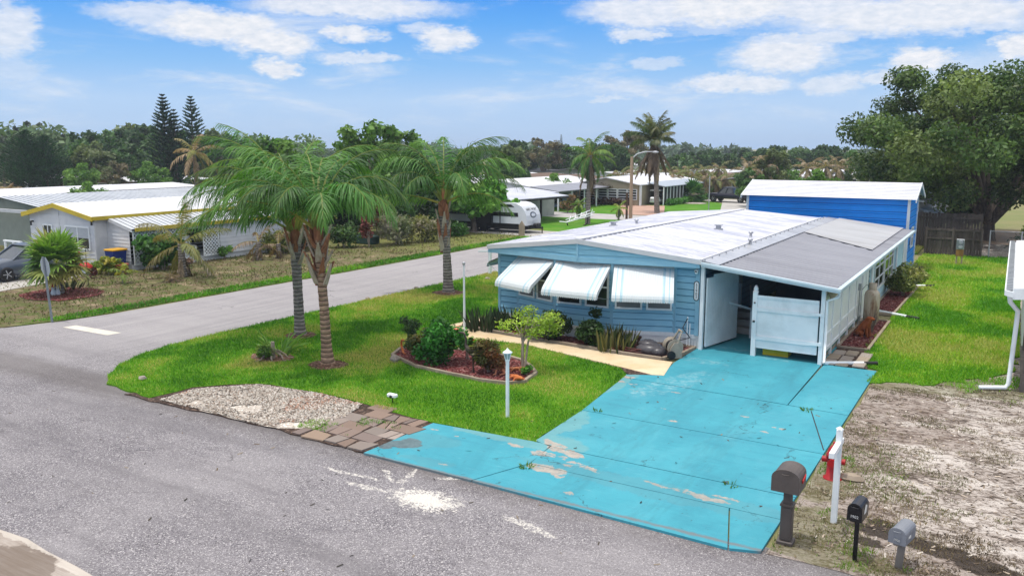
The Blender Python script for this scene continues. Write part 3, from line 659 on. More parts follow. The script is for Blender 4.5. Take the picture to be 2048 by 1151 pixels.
# ------------------------------------------------------------------ grass
def blades(name,P,dens,h,w,cols,lean=.9,patch=None,hole=None,maxn=400000,zb=.045,kind='stuff',patchamt=.6,parent=None):
    P=np.asarray([p[:2] for p in P]); x0,y0=P.min(0); x1,y1=P.max(0); n=int(min(maxn,dens*(x1-x0)*(y1-y0)))
    x=NP.uniform(x0,x1,n); y=NP.uniform(y0,y1,n); k=inpoly(x,y,P)
    d=np.hypot(x,y); k&=NP.rand(n)<np.clip(26/np.maximum(d,1),.12,1)**1.3
    if patch is not None: k&=patch(x,y)>NP.rand(n)
    if hole:
        for H in hole: k&=~inpoly(x,y,H)
    x=x[k];y=y[k];d=d[k];n=len(x)
    sc=np.clip(d/24,.9,2.6)
    hh=h*NP.uniform(.55,1.25,n)*np.sqrt(sc); ww=w*NP.uniform(.7,1.3,n)*sc; a=NP.uniform(0,6.283,n); ln=NP.uniform(.25,1,n)*lean*hh; b=NP.uniform(0,6.283,n)
    V=np.empty((n,3,3)); dx=np.cos(a)*ww/2; dy=np.sin(a)*ww/2
    V[:,0]=np.stack([x-dx,y-dy,np.full(n,zb)],1); V[:,1]=np.stack([x+dx,y+dy,np.full(n,zb)],1)
    V[:,2]=np.stack([x+np.cos(b)*ln,y+np.sin(b)*ln,zb+hh*np.sqrt(np.maximum(.12,1-(ln/hh)**2*.8))],1)
    pal=np.array(cols); q=np.clip((fbm(x*.45,y*.45,5)-.5)*2.6*patchamt*2+.5+NP.normal(0,.22,n),0,.999)*(len(pal)-1)
    i=q.astype(int); f=(q-i)[:,None]; c=pal[i]*(1-f)+pal[np.minimum(i+1,len(pal)-1)]*f
    c=c*NP.uniform(.78,1.15,(n,1))
    o=arr_mesh(name,V.reshape(-1,3),np.arange(n*3).reshape(n,3),np.repeat(c,3,0),MT['leaf'],parent)
    if kind: o['kind']=kind
    return o
GREEN=[S('3a760a'),S('4f9212'),S('66a91a'),S('86b62e'),S('aec050'),S('c0b86a')]
DRY=[S('665b42'),S('7c6f54'),S('94866c'),S('626838'),S('4f6c2a'),S('6f7e40'),S('544836')]
islandP=[W(785,716)[:2],W(830,737)[:2],W(900,753)[:2],W(960,766)[:2],W(1015,772)[:2],W(1050,769)[:2],W(1072,752)[:2],W(1062,738)[:2],W(1040,725)[:2],W(1000,716)[:2],W(900,703)[:2],W(840,695)[:2],W(800,703)[:2]]
def ringP(px,py,rx,ry,n=14): a=W(px,py); return [(a[0]+rx*math.cos(i*2*math.pi/n),a[1]+ry*math.sin(i*2*math.pi/n)) for i in range(n)]
holes=[islandP,ringP(656,733,.55,.5),ringP(602,674,.5,.5),ringP(897,588,.7,.7),ringP(545,717,.75,.5)]
blades('grass',lawnP,900,.085,.02,GREEN,hole=holes,maxn=900000)
blades('grass',[(p[0],p[1]) for p in sideP],700,.09,.024,[S('549812'),S('70b01a'),S('90c028'),S('acc83c'),S('bcc064')],maxn=300000)
blades('dry_grass',dryP[:3]+[(-27.7,50),(-46,50),(-46,12.2)]+dryP[6:],90,.09,.03,DRY,lean=1.0,maxn=260000,zb=.03,patch=lambda x,y:np.clip((fbm(x*.7,y*.7)-.3)*3,.1,1))
blades('verge_grass',[(-28.1,16.5),(-27.75,30),(-27.6,48),(-28.5,48),(-28.9,30),(-29.0,15.5)],420,.09,.03,GREEN[:4],maxn=60000,zb=.03)
blades('sparse_grass',[(-2.75,11.9),(12,11.9),(12,25),(-2.75,23)],800,.05,.016,[S('4a4034'),S('5c5044'),S('73665a'),S('54602e'),S('7a7a4a'),S('8f8474')],lean=1.0,maxn=190000,zb=.022,patch=lambda x,y:np.clip((fbm(x*1.7,y*2.6,5)-.50)*9,0,1)*np.clip(1.15-(x+2.7)*.06,.4,1))
STRAW=[S('6d5f48'),S('8a7a5c'),S('a08f6e'),S('5f6a34'),S('6f8a34')]
blades('dry_tufts',[(-2.75,11.95),(1.4,11.95),(.4,13.5),(-1.2,16),(-2.0,19),(-2.75,19)],520,.07,.015,STRAW,lean=1.0,maxn=60000,zb=.022,patch=lambda x,y:np.clip((fbm(x*1.5,y*1.5,4)-.35)*4,.05,1))
blades('weeds',[(-2.75,11.95),(.6,11.95),(.6,12.3),(-1.6,12.8),(-2.2,16.5),(-2.7,17)],900,.10,.018,[S('4f7a1c'),S('66922a'),S('7da238'),S('7d8a48')],maxn=60000,zb=.022,patch=lambda x,y:np.clip((fbm(x*1.9+4,y*1.9,4)-.52)*8,0,1))
blades('weeds',[(-2.75,19.5),(1.5,20.5),(1.2,25.5),(-.6,24.4),(-2.75,23.2)],700,.085,.02,[S('6aac1c'),S('86c224'),S('9aa850'),S('8a8a50')],maxn=60000,zb=.022,patch=lambda x,y:np.clip((fbm(x*1.2+8,y*1.2,4)-.54+(y-22.3)*.08)*7,0,1))
blades('weeds',[W(500,835)[:2],W(560,850)[:2],W(640,868)[:2],W(720,880)[:2],W(835,868)[:2],W(800,850)[:2],W(700,838)[:2],W(600,835)[:2]],900,.08,.018,GREEN[:4],maxn=40000,zb=.05,patch=lambda x,y:np.clip((fbm(x*2.2,y*2.2+3,4)-.54)*9,0,1))
# ------------------------------------------------------------------ building helpers
def siding(m,a,b,z0,z1,out,course=.2,lap=.03,mi=0,lapshade=0.0):
    """lapped boards along a->b (xy), facing the unit normal out"""
    n=max(1,round((z1-z0)/course)); h=(z1-z0)/n; ox,oy=out
    for i in range(n):
        za=z0+i*h; zb=za+h; l=lap
        p=[(a[0]+ox*l,a[1]+oy*l,za),(b[0]+ox*l,b[1]+oy*l,za),(b[0]+ox*.004,b[1]+oy*.004,zb-lapshade),(a[0]+ox*.004,a[1]+oy*.004,zb-lapshade)]
        m.quad(*p,mi)
        if lapshade: m.quad(p[3],p[2],(b[0],b[1],zb),(a[0],a[1],zb),mi+1)
        m.quad((a[0],a[1],za),(b[0],b[1],za),p[1],p[0],mi)
    return m
def unit(a,b):
    d=Vector((b[0]-a[0],b[1]-a[1])); d.normalize(); return d
def wallbox(m,a,b,t,z0,z1,off=0,mi=0):
    """box along a->b, thickness t outward to the right-hand side, starting at off"""
    d=unit(a,b); n=Vector((d.y,-d.x)); A=Vector(a[:2])+n*off; B=Vector(b[:2])+n*off
    q=[(A.x,A.y,z0),(B.x,B.y,z0),(B.x+n.x*t,B.y+n.y*t,z0),(A.x+n.x*t,A.y+n.y*t,z0)]
    return m.prism(q,(0,0,z1-z0),mi)
def along(a,b,t): return (a[0]+(b[0]-a[0])*t,a[1]+(b[1]-a[1])*t)
def window(par,a,b,z0,z1,off,fm,pm,cols=1,rows=1,fw=.05,lower=None,name='window',bar=.025):
    """framed window on the wall line a->b: frame part with a pane sub-part"""
    f=MB(); d=unit(a,b); L=math.hypot(b[0]-a[0],b[1]-a[1])
    def seg(t0,t1,za,zb,t=.05,o=0): 
        A=(a[0]+d.x*t0,a[1]+d.y*t0);B=(a[0]+d.x*t1,a[1]+d.y*t1); wallbox(f,A,B,t,za,zb,off+o)
    seg(0,L,z0,z0+fw);seg(0,L,z1-fw,z1);seg(0,fw,z0+fw,z1-fw);seg(L-fw,L,z0+fw,z1-fw)
    for i in range(1,cols): seg(L*i/cols-bar,L*i/cols+bar,z0+fw,z1-fw,.04)
    for j in range(1,rows):
        z=z0+(z1-z0)*j/rows; seg(fw,L-fw,z-bar,z+bar,.036)
    fo=f.build(name,fm,par)
    g=MB(); A=(a[0]+d.x*fw,a[1]+d.y*fw);B=(a[0]+d.x*(L-fw),a[1]+d.y*(L-fw))
    zm=z1-fw
    if lower:
        zm=z0+(z1-z0)*.5; wallbox(g,A,B,.012,zm,z1-fw,off+.006)
    else: wallbox(g,A,B,.012,z0+fw,z1-fw,off+.006)
    g.build('pane',pm,fo)
    if lower:
        g=MB(); wallbox(g,A,B,.012,z0+fw,zm,off+.008); g.build('screen',lower,fo)
    return fo
def text_obj(name,txt,size,mat,parent,matrix,extr=.004):
    cu=bpy.data.curves.new(name,'FONT'); cu.body=txt; cu.size=size; cu.extrude=extr; cu.align_x='CENTER'; cu.align_y='CENTER'
    tmp=bpy.data.objects.new('tmp',cu); COL.objects.link(tmp); dg=bpy.context.evaluated_depsgraph_get()
    me=bpy.data.meshes.new_from_object(tmp.evaluated_get(dg)); bpy.data.objects.remove(tmp); me.name=name
    me.transform(matrix if parent is None else WM[parent].inverted()@matrix)
    me.materials.clear(); me.materials.append(mat)
    return link(name,me,parent)
def frame_mat(origin,xdir,zdir=(0,0,1)):
    """text plane: x along xdir, y along zdir"""
    x=Vector(xdir).normalized(); y=Vector(zdir).normalized(); z=x.cross(y)
    return Matrix(((x.x,y.x,z.x,origin[0]),(x.y,y.y,z.y,origin[1]),(x.z,y.z,z.z,origin[2]),(0,0,0,1)))
MT['lapshade']=PM('painted lap shade',S('4f86a6'),S('457792'),3,.8)  # darker blue strip at each lap, paints the shadow under the board lip
# ------------------------------------------------------------------ the blue mobile home
H=thing('mobile_home','sky blue mobile home with striped window awnings and white roof','house',(-11.3,23.7,0))
XL,XR,YB=-14.8,-7.8,40.4; RX=-11.4
bow=[(XL,23.72),(-14.05,23.70),(-12.3,23.04),(-10.33,23.06),(-8.55,23.72),(XR,23.72)]
zs,zt=.44,2.62
m=MB()
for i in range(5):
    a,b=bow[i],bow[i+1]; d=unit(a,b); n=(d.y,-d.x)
    siding(m,a,b,zs,zt,n,lapshade=.03)
siding(m,(XR,23.72),(XR,YB),zs,zt,(1,0),lapshade=.03); siding(m,(XL,YB),(XL,23.72),zs,zt,(-1,0)); siding(m,(XR,YB),(XL,YB),zs,zt+.05,(0,1))
m.build('wall',[MT['bluewall'],MT['lapshade']],H)
for i in range(5):
    m=MB(); a=bow[i]; m.box(a[0]-.045,a[0]+.045,a[1]-.035,a[1]+.03,zs+.0,zt-.003); m.build('corner_trim',MT['bluetrim'],H)
m=MB(); m.box(XR-.1,XR+.03,23.66,23.8,zs,zt-.004); m.build('corner_trim',MT['bluetrim'],H)
m=MB()
for i in range(5):
    a,b=bow[i],bow[i+1]; wallbox(m,a,b,.03,.33,.46,.0)
m.box(XR,XR+.05,23.69,23.95,.02,.46)
m.build('skirt_board',MT['white'],H)
m=MB()
for i in range(5):
    a,b=bow[i],bow[i+1]; L=math.hypot(b[0]-a[0],b[1]-a[1]); k=int(L/.1)
    for j in range(k):
        A=along(a,b,j/k);B=along(a,b,(j+.86)/k); wallbox(m,A,B,.02,.0,.33,-.02)
    wallbox(m,a,b,.005,0,.33,-.03)
m.build('skirting',MT['white'],H)
# roof: prow-shaped front edge, two low slopes with standing seams
ze,zr=2.74,3.20; fl,fm,fr=(-15.08,23.42),(RX,22.78),(-7.72,23.42); ob=YB+.3
def roofz(x,y=23.0):
    r=zr-.2*(y-22.8)/17.5; return r-(r-ze)*(abs(x-RX)/(3.68))
m=MB()
for sx in (-1,1):
    e=fl if sx<0 else fr; n=46
    for i in range(n):
        # ribs run across the slope: strips along X at successive Y
        t0=i/n;t1=(i+1)/n
        def P(t,u,dz): 
            ya=fm[1]+(ob-fm[1])*t; yb=e[1]+(ob-e[1])*t
            x=RX+(e[0]-RX)*u; y=ya+(yb-ya)*u; return (x,y,roofz(x,y)+dz)
        tm=t0+(t1-t0)*.86
        for (ta,tb,za,zb) in ((t0,tm,0,0),(tm,tm+(t1-tm)*.5,0,.03),(tm+(t1-tm)*.5,t1,.03,0)):
            q=[P(ta,0,za),P(ta,1,za),P(tb,1,zb),P(tb,0,zb)]
            if sx>0: q=q
            else: q=q[::-1]
            m.quad(*q)
roof=m.build('roof',MT['mainroof'],H)
m=MB(); m.obox((RX,fm[1]+.03,zr+.035),(RX,ob,roofz(RX,ob)+.035),.22,.03); m.build('ridge_cap',MT['whiteroof'],roof)
m=MB()
for a,b in ((fl,fm),(fm,fr)):
    za,zb=roofz(a[0]),roofz(b[0])
    m.prism([(a[0],a[1]-.03,za-.11),(b[0],b[1]-.03,zb-.11),(b[0],b[1]-.03,zb+.035),(a[0],a[1]-.03,za+.035)],(0,.05,0))
m.box(fl[0]-.05,fl[0],fl[1],ob,ze-.1,ze+.03); m.box(fr[0],fr[0]+.06,fr[1]-.03,ob,ze-.1,ze+.05)
m.build('drip_edge',MT['whiteroof'],roof)
# gable infill and eave band under the prow
m=MB()
for a,b in ((fl,fm),(fm,fr)):
    A=(a[0],a[1]+.03);B=(b[0],b[1]+.03)
    for k in range(3):
        z0=2.60+k*.16; z1=z0+.16
        def cut(p,q,z):
            pa,qa=roofz(p[0])-.09,roofz(q[0])-.09
            if pa<z<qa or qa<z<pa:
                t=(z-pa)/(qa-pa); return along(p,q,t)
            return None
        def poly(z0,z1):
            ptsl=[]
            lo,hi=(A,B) if roofz(A[0])<roofz(B[0]) else (B,A)
            zl,zh=roofz(lo[0])-.09,roofz(hi[0])-.09
            if zh<=z0: return
            s0=lo if zl>=z0 else cut(lo,hi,z0)
            s1=lo if zl>=z1 else (cut(lo,hi,z1) or hi)
            out=[(s0[0],s0[1]-.02,z0),(hi[0],hi[1]-.02,z0),(hi[0],hi[1],min(z1,zh))]
            if zl<z1 and cut(lo,hi,z1): out.append((s1[0],s1[1],z1))
            elif zl>=z1: out.append((s1[0],s1[1],z1))
            m.poly(out if lo is A else out[::-1])
        poly(z0,z1)
m.build('gable_panel',MT['bluewall'],H)
m=MB()
for a,b in ((fl,fm),(fm,fr)):
    A=(a[0],a[1]+.0);B=(b[0],b[1]+.0); wallbox(m,A,B,.03,2.52,2.68,-.03)
    m.quad((A[0],A[1]+.03,2.56),(B[0],B[1]+.03,2.56),(B[0],24.0,2.56),(A[0],24.0,2.56))
m.box(RX-.035,RX+.035,fm[1]-.012,fm[1]+.03,2.62,3.1); m.box(fl[0]-.02,fl[0]+.03,fl[1]+.03,ob,2.52,2.68)
m.build('eave_band',MT['bluetrim'],H)
# windows in pairs under the awnings
for (a,b),pms in (((bow[1],bow[2]),('blind','screen')),((bow[2],bow[3]),('glass','glass')),((bow[3],bow[4]),('screen','blind'))):
    L=math.hypot(b[0]-a[0],b[1]-a[1])
    for (t0,t1),pm in zip(((.05,.485),(.55,.955)),pms):
        window(H,along(a,b,t0),along(a,b,t1),1.13,2.40,.022,MT['white'],MT['glass'],1,2,.055,lower=MT['screen'] if pm!='glass' else MT['glass'])
# awnings
def awning(a,b):
    d=unit(a,b); n=Vector((d.y,-d.x)); L=math.hypot(b[0]-a[0],b[1]-a[1])-.10; A=Vector(a)+d*.05
    prof=[(.04,2.43),(.93,1.79),(1.0,1.71),(1.035,1.63),(1.04,1.54)]
    m=MB(); N=int(L/.035)
    def P(s,o,z): q=A+d*s+n*o; return (q.x,q.y,z)
    for i in range(N):
        s0=L*i/N; s1=L*(i+1)/N; c=(s0+s1)/2; e=min(c,L-c); mi=1 if (.10<e<.155 or .25<e<.305) else 0
        h0=.006 if i%2 else 0; h1=0 if i%2 else .006
        for (o0,z0),(o1,z1) in zip(prof,prof[1:]):
            zz1=z1-(.02 if z1==1.54 and i%2 else 0)
            m.quad(P(s0,o0+h0,z0+h0),P(s0,o1+h0,zz1+h0),P(s1,o1+h1,zz1+h1),P(s1,o0+h1,z0+h1),mi)
    aw=m.build('awning',[MT['awnwhite'],MT['awnblue']],H)
    for s in (.0,L):
        w=MB()
        for (o0,z0),(o1,z1) in zip(prof,prof[1:]):
            w.quad(P(s,o0,z0),P(s,o1,z1),P(s,max(.03,o1-.06),z1-.09 if z1>1.6 else z1),P(s,max(.03,o0-.06),z0-.09 if z0>1.6 else z0))
        w.build('side_flap',MT['awnwhite'],aw)
    k=MB(); k.obox(P(0,.03,2.45),P(L,.03,2.45),.05,.07); k.build('head_rail',MT['metal'],aw)
    for s in (.06,L-.06):
        k=MB(); k.tube([P(s,.98,1.6),P(s,.03,1.4)],.011,6); k.build('arm',MT['metal'],aw)
    return aw
awning(bow[1],bow[2]);awning(bow[2],bow[3]);awning(bow[3],bow[4])
# awning over a window on the far long side, seen edge-on past the corner
def sideawn(y0,y1):
    m=MB(); prof=[(0,2.42),(-1.0,2.0),(-1.08,1.93),(-1.1,1.82)]
    for (o0,z0),(o1,z1) in zip(prof,prof[1:]): m.prism([(XL+o0,y0,z0),(XL+o1,y0,z1),(XL+o1,y0,z1+.02),(XL+o0,y0,z0+.02)],(0,y1-y0,0))
    for f in (.3,.65): m.obox((XL-.02,y0+.01,2.42-.42*f*0),(XL-1.0,y0+.01,2.0),.03,.03)
    w=m.build('awning',MT['awnwhite'],H)
    k=MB(); k.tube([(XL-1.05,y0+.05,1.9),(XL,y0+.05,1.3)],.014,6); k.build('arm',MT['white'],w)
sideawn(24.6,27.4)
# eagle ornament
m=MB(); c=Vector((RX+.02,23.0,2.45))
for s in (-1,1):
    m.prism([(c.x,22.985,c.z+.02),(c.x+s*.1,22.985,c.z+.06),(c.x+s*.32,22.985,c.z+.09),(c.x+s*.27,22.985,c.z+.03),(c.x+s*.16,22.985,c.z-.02),(c.x+s*.05,22.985,c.z-.05)][::s],(0,.03,0))
m.prism([(c.x-.05,22.98,c.z-.03),(c.x+.05,22.98,c.z-.03),(c.x+.06,22.98,c.z-.13),(c.x,22.98,c.z-.16),(c.x-.06,22.98,c.z-.13)],(0,.04,0)); m.ball((c.x-.02,22.975,c.z+.07),.035,8)
m.build('eagle_ornament',MT['galv'],H)
# number plaque, camera, hose bib pipes
pl=MB(); pc=(-7.87,23.655,1.80)
def oval(w,h,y,n=20):
    pts=[]
    for i in range(n):
        a=2*math.pi*i/n; pts.append((pc[0]+w*math.cos(a),y,pc[2]+(h-w)*(1 if math.sin(a)>=0 else -1)+w*math.sin(a)))
    return pts
pl.prism(oval(.085,.30,pc[1]),(0,.02,0)); plq=pl.build('number_plaque',MT['dark'],H)
k=MB(); k.prism(oval(.062,.275,pc[1]-.006),(0,.008,0)); k.build('plate',MT['white'],plq)
for i,chx in enumerate('51902'):
    text_obj('digit',chx,.105,MT['dark'],plq,frame_mat((pc[0],pc[1]-.012,pc[2]+.18-.09*i),(1,0,0)))
k=MB(); k.tube([(-7.86,23.66,2.44),(-7.86,23.52,2.40)],[.055,.05],12); k.ball((-7.86,23.55,2.37),.05,10); cmr=k.build('security_camera',MT['white'],H)
k=MB(); k.tube([(-7.86,23.52,2.39),(-7.86,23.505,2.386)],.035,10); k.build('camera_lens',MT['dark'],cmr)
k=MB()
for x in (-8.10,-8.02): k.tube([(x,23.62,0),(x,23.62,1.0 if x<-8.05 else .8)],.018,8)
k.tube([(-8.10,23.62,.98),(-8.06,23.54,.98)],.02,8); k.build('standpipe',MT['white'],H)
# roof vents
for (px,py,ty) in ((1502,462,0),(1501,473,0),(1273,445,0),(1437,455,1),(1227,446,1)):
    q=W(px,py,3.0); z=roofz(q[0],q[1]); v=MB()
    if ty==0: v.lathe((q[0],q[1],z),[(.05,-.02),(.05,.13),(.09,.14),(.09,.19),(.03,.22)],10)
    else:
        v.box(q[0]-.14,q[0]+.14,q[1]-.12,q[1]+.12,z-.02,z+.05); v.box(q[0]-.08,q[0]+.08,q[1]-.08,q[1]+.08,z+.05,z+.16); v.box(q[0]-.13,q[0]+.13,q[1]-.11,q[1]+.11,z+.16,z+.19)
    v.build('roof_vent',MT['galv'],roof)
MT['greypan']=PM('shade dark pans of the metal roof',S('43444c'),S('393a42'),1.2,.6,(.3,1,1),dirt=S('4a4b52'),dirtamt=.5)  # pans coloured darker than the ribs to imitate rib shading
# ------------------------------------------------------------------ carport and lean-to along the right side (part of the home)
CX0,CX1,CY0,CY1=-7.66,-3.9,23.42,42.3
def cz(x): return 2.66-(x-CX0)*(.44/(CX1-CX0))
def onroof(px,py):
    r=_ray(px,py); k=.44/(CX1-CX0); t=(2.66+k*CX0-CAMH)/(r[2]+k*r[0]); return (r[0]*t,r[1]*t)
m=MB(); n=int((CY1-CY0)/.36)
for i in range(n):
    y0=CY0+(CY1-CY0)*i/n; y1=CY0+(CY1-CY0)*(i+1)/n; ym=y0+(y1-y0)*.5; yq=y0+(y1-y0)*.68; yr=y0+(y1-y0)*.82
    for (ya,yb,za,zb) in ((y0,ym,0,0),(ym,yq,0,.035),(yq,yr,.035,.035),(yr,y1,.035,0)):
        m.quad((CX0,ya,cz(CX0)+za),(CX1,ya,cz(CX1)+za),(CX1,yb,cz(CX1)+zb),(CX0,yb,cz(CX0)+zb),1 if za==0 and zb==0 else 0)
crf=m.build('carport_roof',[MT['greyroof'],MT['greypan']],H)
MPX=onroof(1742,502)
mp=[(CX0+.52,34.6),(CX0+.52,42.28),(-4.3,42.28),(-4.3,MPX[1])]
m=MB(); m.prism([(x,y,cz(x)+.05) for x,y in mp],(0,0,.015)); m.build('roof_membrane',MT['membrane'],crf)
m=MB(); NY=26
for i in range(NY):
    y0=CY0+.02+(YB+1-CY0)*i/NY; y1=CY0+.02+(YB+1-CY0)*(i+.985)/NY
    m.prism([(CX0-.02,y0,cz(CX0)+.1),(CX0+.5,y0,cz(CX0+.5)+.06),(CX0+.5,y0,cz(CX0+.5)+.045),(CX0-.02,y0,cz(CX0)+.07)],(0,y1-y0,0))
    m.box(CX0+.06,CX0+.09,y0,y0+.04,cz(CX0)+.08,cz(CX0)+.14)
m.build('valley_flashing',MT['galv'],crf)
MT['gut']=PM('pale blue white gutter paint',S('c9d9e0'),S('bccfd8'),2.5,.45,dirt=S('93a3aa'),dirtamt=.35)
m=MB()  # gutter and fascia, front and long side
m.prism([(CX0,CY0-.09,cz(CX0)-.08),(CX1+.1,CY0-.09,cz(CX1)-.09),(CX1+.1,CY0-.09,cz(CX1)+.03),(CX0,CY0-.09,cz(CX0)+.05)],(0,.09,0))
m.prism([(CX0,CY0-.115,cz(CX0)-.02),(CX1+.1,CY0-.115,cz(CX1)-.03),(CX1+.1,CY0-.115,cz(CX1)+.03),(CX0,CY0-.115,cz(CX0)+.04)],(0,.022,0))
m.box(CX1,CX1+.1,CY0,CY1,cz(CX1)-.09,cz(CX1)+.02); m.box(CX1+.1,CX1+.125,CY0-.115,CY1,cz(CX1)-.04,cz(CX1)+.03)
m.build('gutter',MT['gut'],crf)
# post, outer wall panels
WX=-4.24
m=MB(); m.box(WX-.07,WX+.04,23.58,23.69,0,cz(WX)-.08); m.build('corner_post',MT['white'],H)
yy=23.8; panels=[23.78,25.0,26.35,27.7,29.05,30.3]
for a,b in zip(panels,panels[1:]):
    p=MB(); p.box(WX-.03,WX,a+.05,b-.05,.30,2.02)
    for z in (.30,.72,1.86): p.box(WX,WX+.025,a+.05,b-.05,z,z+.10)
    p.build('wall_panel',MT['white'],H)
for a in panels: p=MB(); p.box(WX-.04,WX+.03,a-.04,a+.04,.05,cz(WX)-.06); p.build('wall_post',MT['white'],H)
p=MB(); p.box(WX-.025,WX-.005,23.8,30.3,.2,.30); p.build('base_rail',PM('teal green rail',S('3f7d72'),S('33685f'),4,.6),H)
p=MB()
for a,b in zip(panels,panels[1:]): p.box(WX-.06,WX-.035,a,b,.0,.22)
p.build('base_block',MT['curb'],H)
p=MB(); p.prism([(WX-.02,23.8,2.20),(WX+.05,23.8,2.2),(WX+.16,23.8,1.88),(WX+.13,23.8,1.87)],(0,3.6,0)); p.build('rolled_shade',PM('tan rolled fabric',S('a89f80'),S('8f8668'),3,.85),H)
p=MB(); p.box(WX-.05,WX,30.32,31.75,.1,2.1); 
for y in (30.5,31.15): p.box(WX,WX+.02,y,y+.5,1.2,1.75)
p.build('side_door',MT['white'],H)
lm=MB(); siding(lm,(WX,31.8),(WX,33.0),.35,2.1,(1,0),.18); siding(lm,(WX,33.0),(WX,38.4),.35,.62,(1,0),.18); siding(lm,(WX,38.4),(WX,42.1),.35,2.1,(1,0),.18)
siding(lm,(WX,42.1),(CX0,42.1),.1,2.3,(0,1),.2); lm.box(WX-.06,WX-.002,31.8,42.1,.05,.35); lm.quad((WX-.04,33,.6),(WX-.04,38.4,.6),(WX-.04,38.4,2.1),(WX-.04,33,2.1))
lm.build('lean_to_wall',PM('pale blue siding',S('a4c8d6'),S('b4d3de'),2,.55,fine=.06),H)
for a,b in ((33.05,35.6),(35.75,38.35)): window(H,(WX,a),(WX,b),.65,2.02,0,MT['white'],MT['glass'],2,3,.07)
p=MB(); p.box(WX-.03,WX+.06,41.9,42.15,.05,2.15); p.build('wall_post',MT['white'],H); p=MB(); p.box(WX-.02,WX+.05,38.3,38.45,.3,2.1); p.build('wall_post',MT['white'],H)
# partition that closes the carport at the back, and the boards under the roof
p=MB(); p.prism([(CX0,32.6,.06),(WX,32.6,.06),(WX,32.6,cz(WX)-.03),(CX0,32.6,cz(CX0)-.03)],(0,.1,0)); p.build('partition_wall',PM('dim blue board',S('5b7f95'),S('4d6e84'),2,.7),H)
# louvred panel swung inward at the left jamb
p=MB(); p.box(-7.72,-7.62,23.56,23.69,.0,2.56); p.build('door_jamb',MT['white'],H)
p=MB(); a=(-7.58,23.72); b=(-7.16,25.5); d=unit(a,b); k=20
for i in range(k):
    A=along(a,b,i/k);B=along(a,b,(i+.9)/k); wallbox(p,A,B,.03,.12,2.28-.08*(i<4),.0)
wallbox(p,a,b,.02,.14,2.2,-.02); p.build('folding_panel',MT['white'],H)
# gate leaf
G0,G1=(-6.08,23.70),(-4.36,23.64)
gt=MB(); wallbox(gt,G0,G1,.04,.30,1.80,-.02)
for z in (.55,1.38): wallbox(gt,G0,G1,.035,z,z+.11,.02)
wallbox(gt,G0,G1,.03,1.76,1.84,.02)
gate=gt.build('gate',MT['white'],H)
k=MB(); k.box(-6.19,-6.06,23.63,23.76,.04,1.92); k.lathe((-6.125,23.695,1.92),[(.085,0),(.085,.03),(.05,.05),(.075,.09),(.05,.15),(.004,.21)],12); k.build('gate_post',MT['white'],gate)
for z in (.58,1.41):
    k=MB(); k.box(-4.55,-4.24,23.56,23.60,z,z+.09); k.build('hinge',MT['white'],gate)
k=MB(); k.box(-6.16,-6.1,23.6,23.63,1.05,1.1); k.ball((-6.125,23.61,1.62),.025,8); k.build('latch',MT['blackmetal'],gate)
# entry steps with a white handrail
p=MB()
for i in range(3): p.box(-7.75,-6.95-.0,26.3+.32*i,27.6,.06+.2*i,.06+.2*(i+1),0,.01)
p.build('entry_steps',MT['conc'],H)
p=MB(); p.box(-6.83,-6.73,25.85,25.95,.06,.95); p.obox((-7.35,24.9,1.34),(-6.7,26.02,.92),.09,.06); p.box(-7.7,-7.6,27.5,27.6,.06,1.5); p.obox((-6.78,25.9,.92),(-7.3,27.5,1.45),.06,.06)
p.build('handrail',MT['white'],H)
p=MB(); p.box(-7.79,-7.74,27.2,28.1,.66,2.4)
for i in range(7): p.box(-7.74,-7.72,27.28,28.02,1.3+.14*i,1.36+.14*i)
p.build('louvre_door',MT['white'],H)
# downspouts and ground drains
k=MB(); k.tube([(CX1+.05,23.6,2.14),(CX1+.05,23.58,2.0),(WX+.09,23.62,1.86),(WX+.09,23.62,.12),(WX+.10,23.6,.1)],.045,8); k.build('downspout',MT['white'],H)
for yd in (31.9,38.9): k=MB(); k.tube([(WX+.09,yd,2.1),(WX+.09,yd,.12)],.045,8); k.build('downspout',MT['white'],H)
def drain(p0,p1,label):
    t=thing('drain_pipe',label,'drain pipe',(p0[0],p0[1],0),group='white drain pipes along the side wall'); a=Vector(p0);b=Vector(p1); c=a+(b-a)*.74
    k=MB(); k.tube([a,c],.055,10); k.build('pipe',MT['white'],t)
    k=MB(); k.tube([c-(b-a)*.03,b],[.05,.06],10); k.build('end_sleeve',MT['dark'],t)
q=W(1740,722,.1); drain((WX+.1,23.68,.1),(q[0]+.2,q[1]-.1,.09),'white ground drain pipe at the carport corner beside the driveway')
q0=W(1762,623,.1);q1=W(1838,637,.08); drain((WX+.12,q0[1]+.1,.12),(q1[0],q1[1],.08),'white ground drain pipe beside the rusty propane tank')
q1=W(1878,572,.08); drain((WX+.3,38.9,.12),(q1[0]-.2,q1[1],.08),'white ground drain pipe behind the round side shrub')
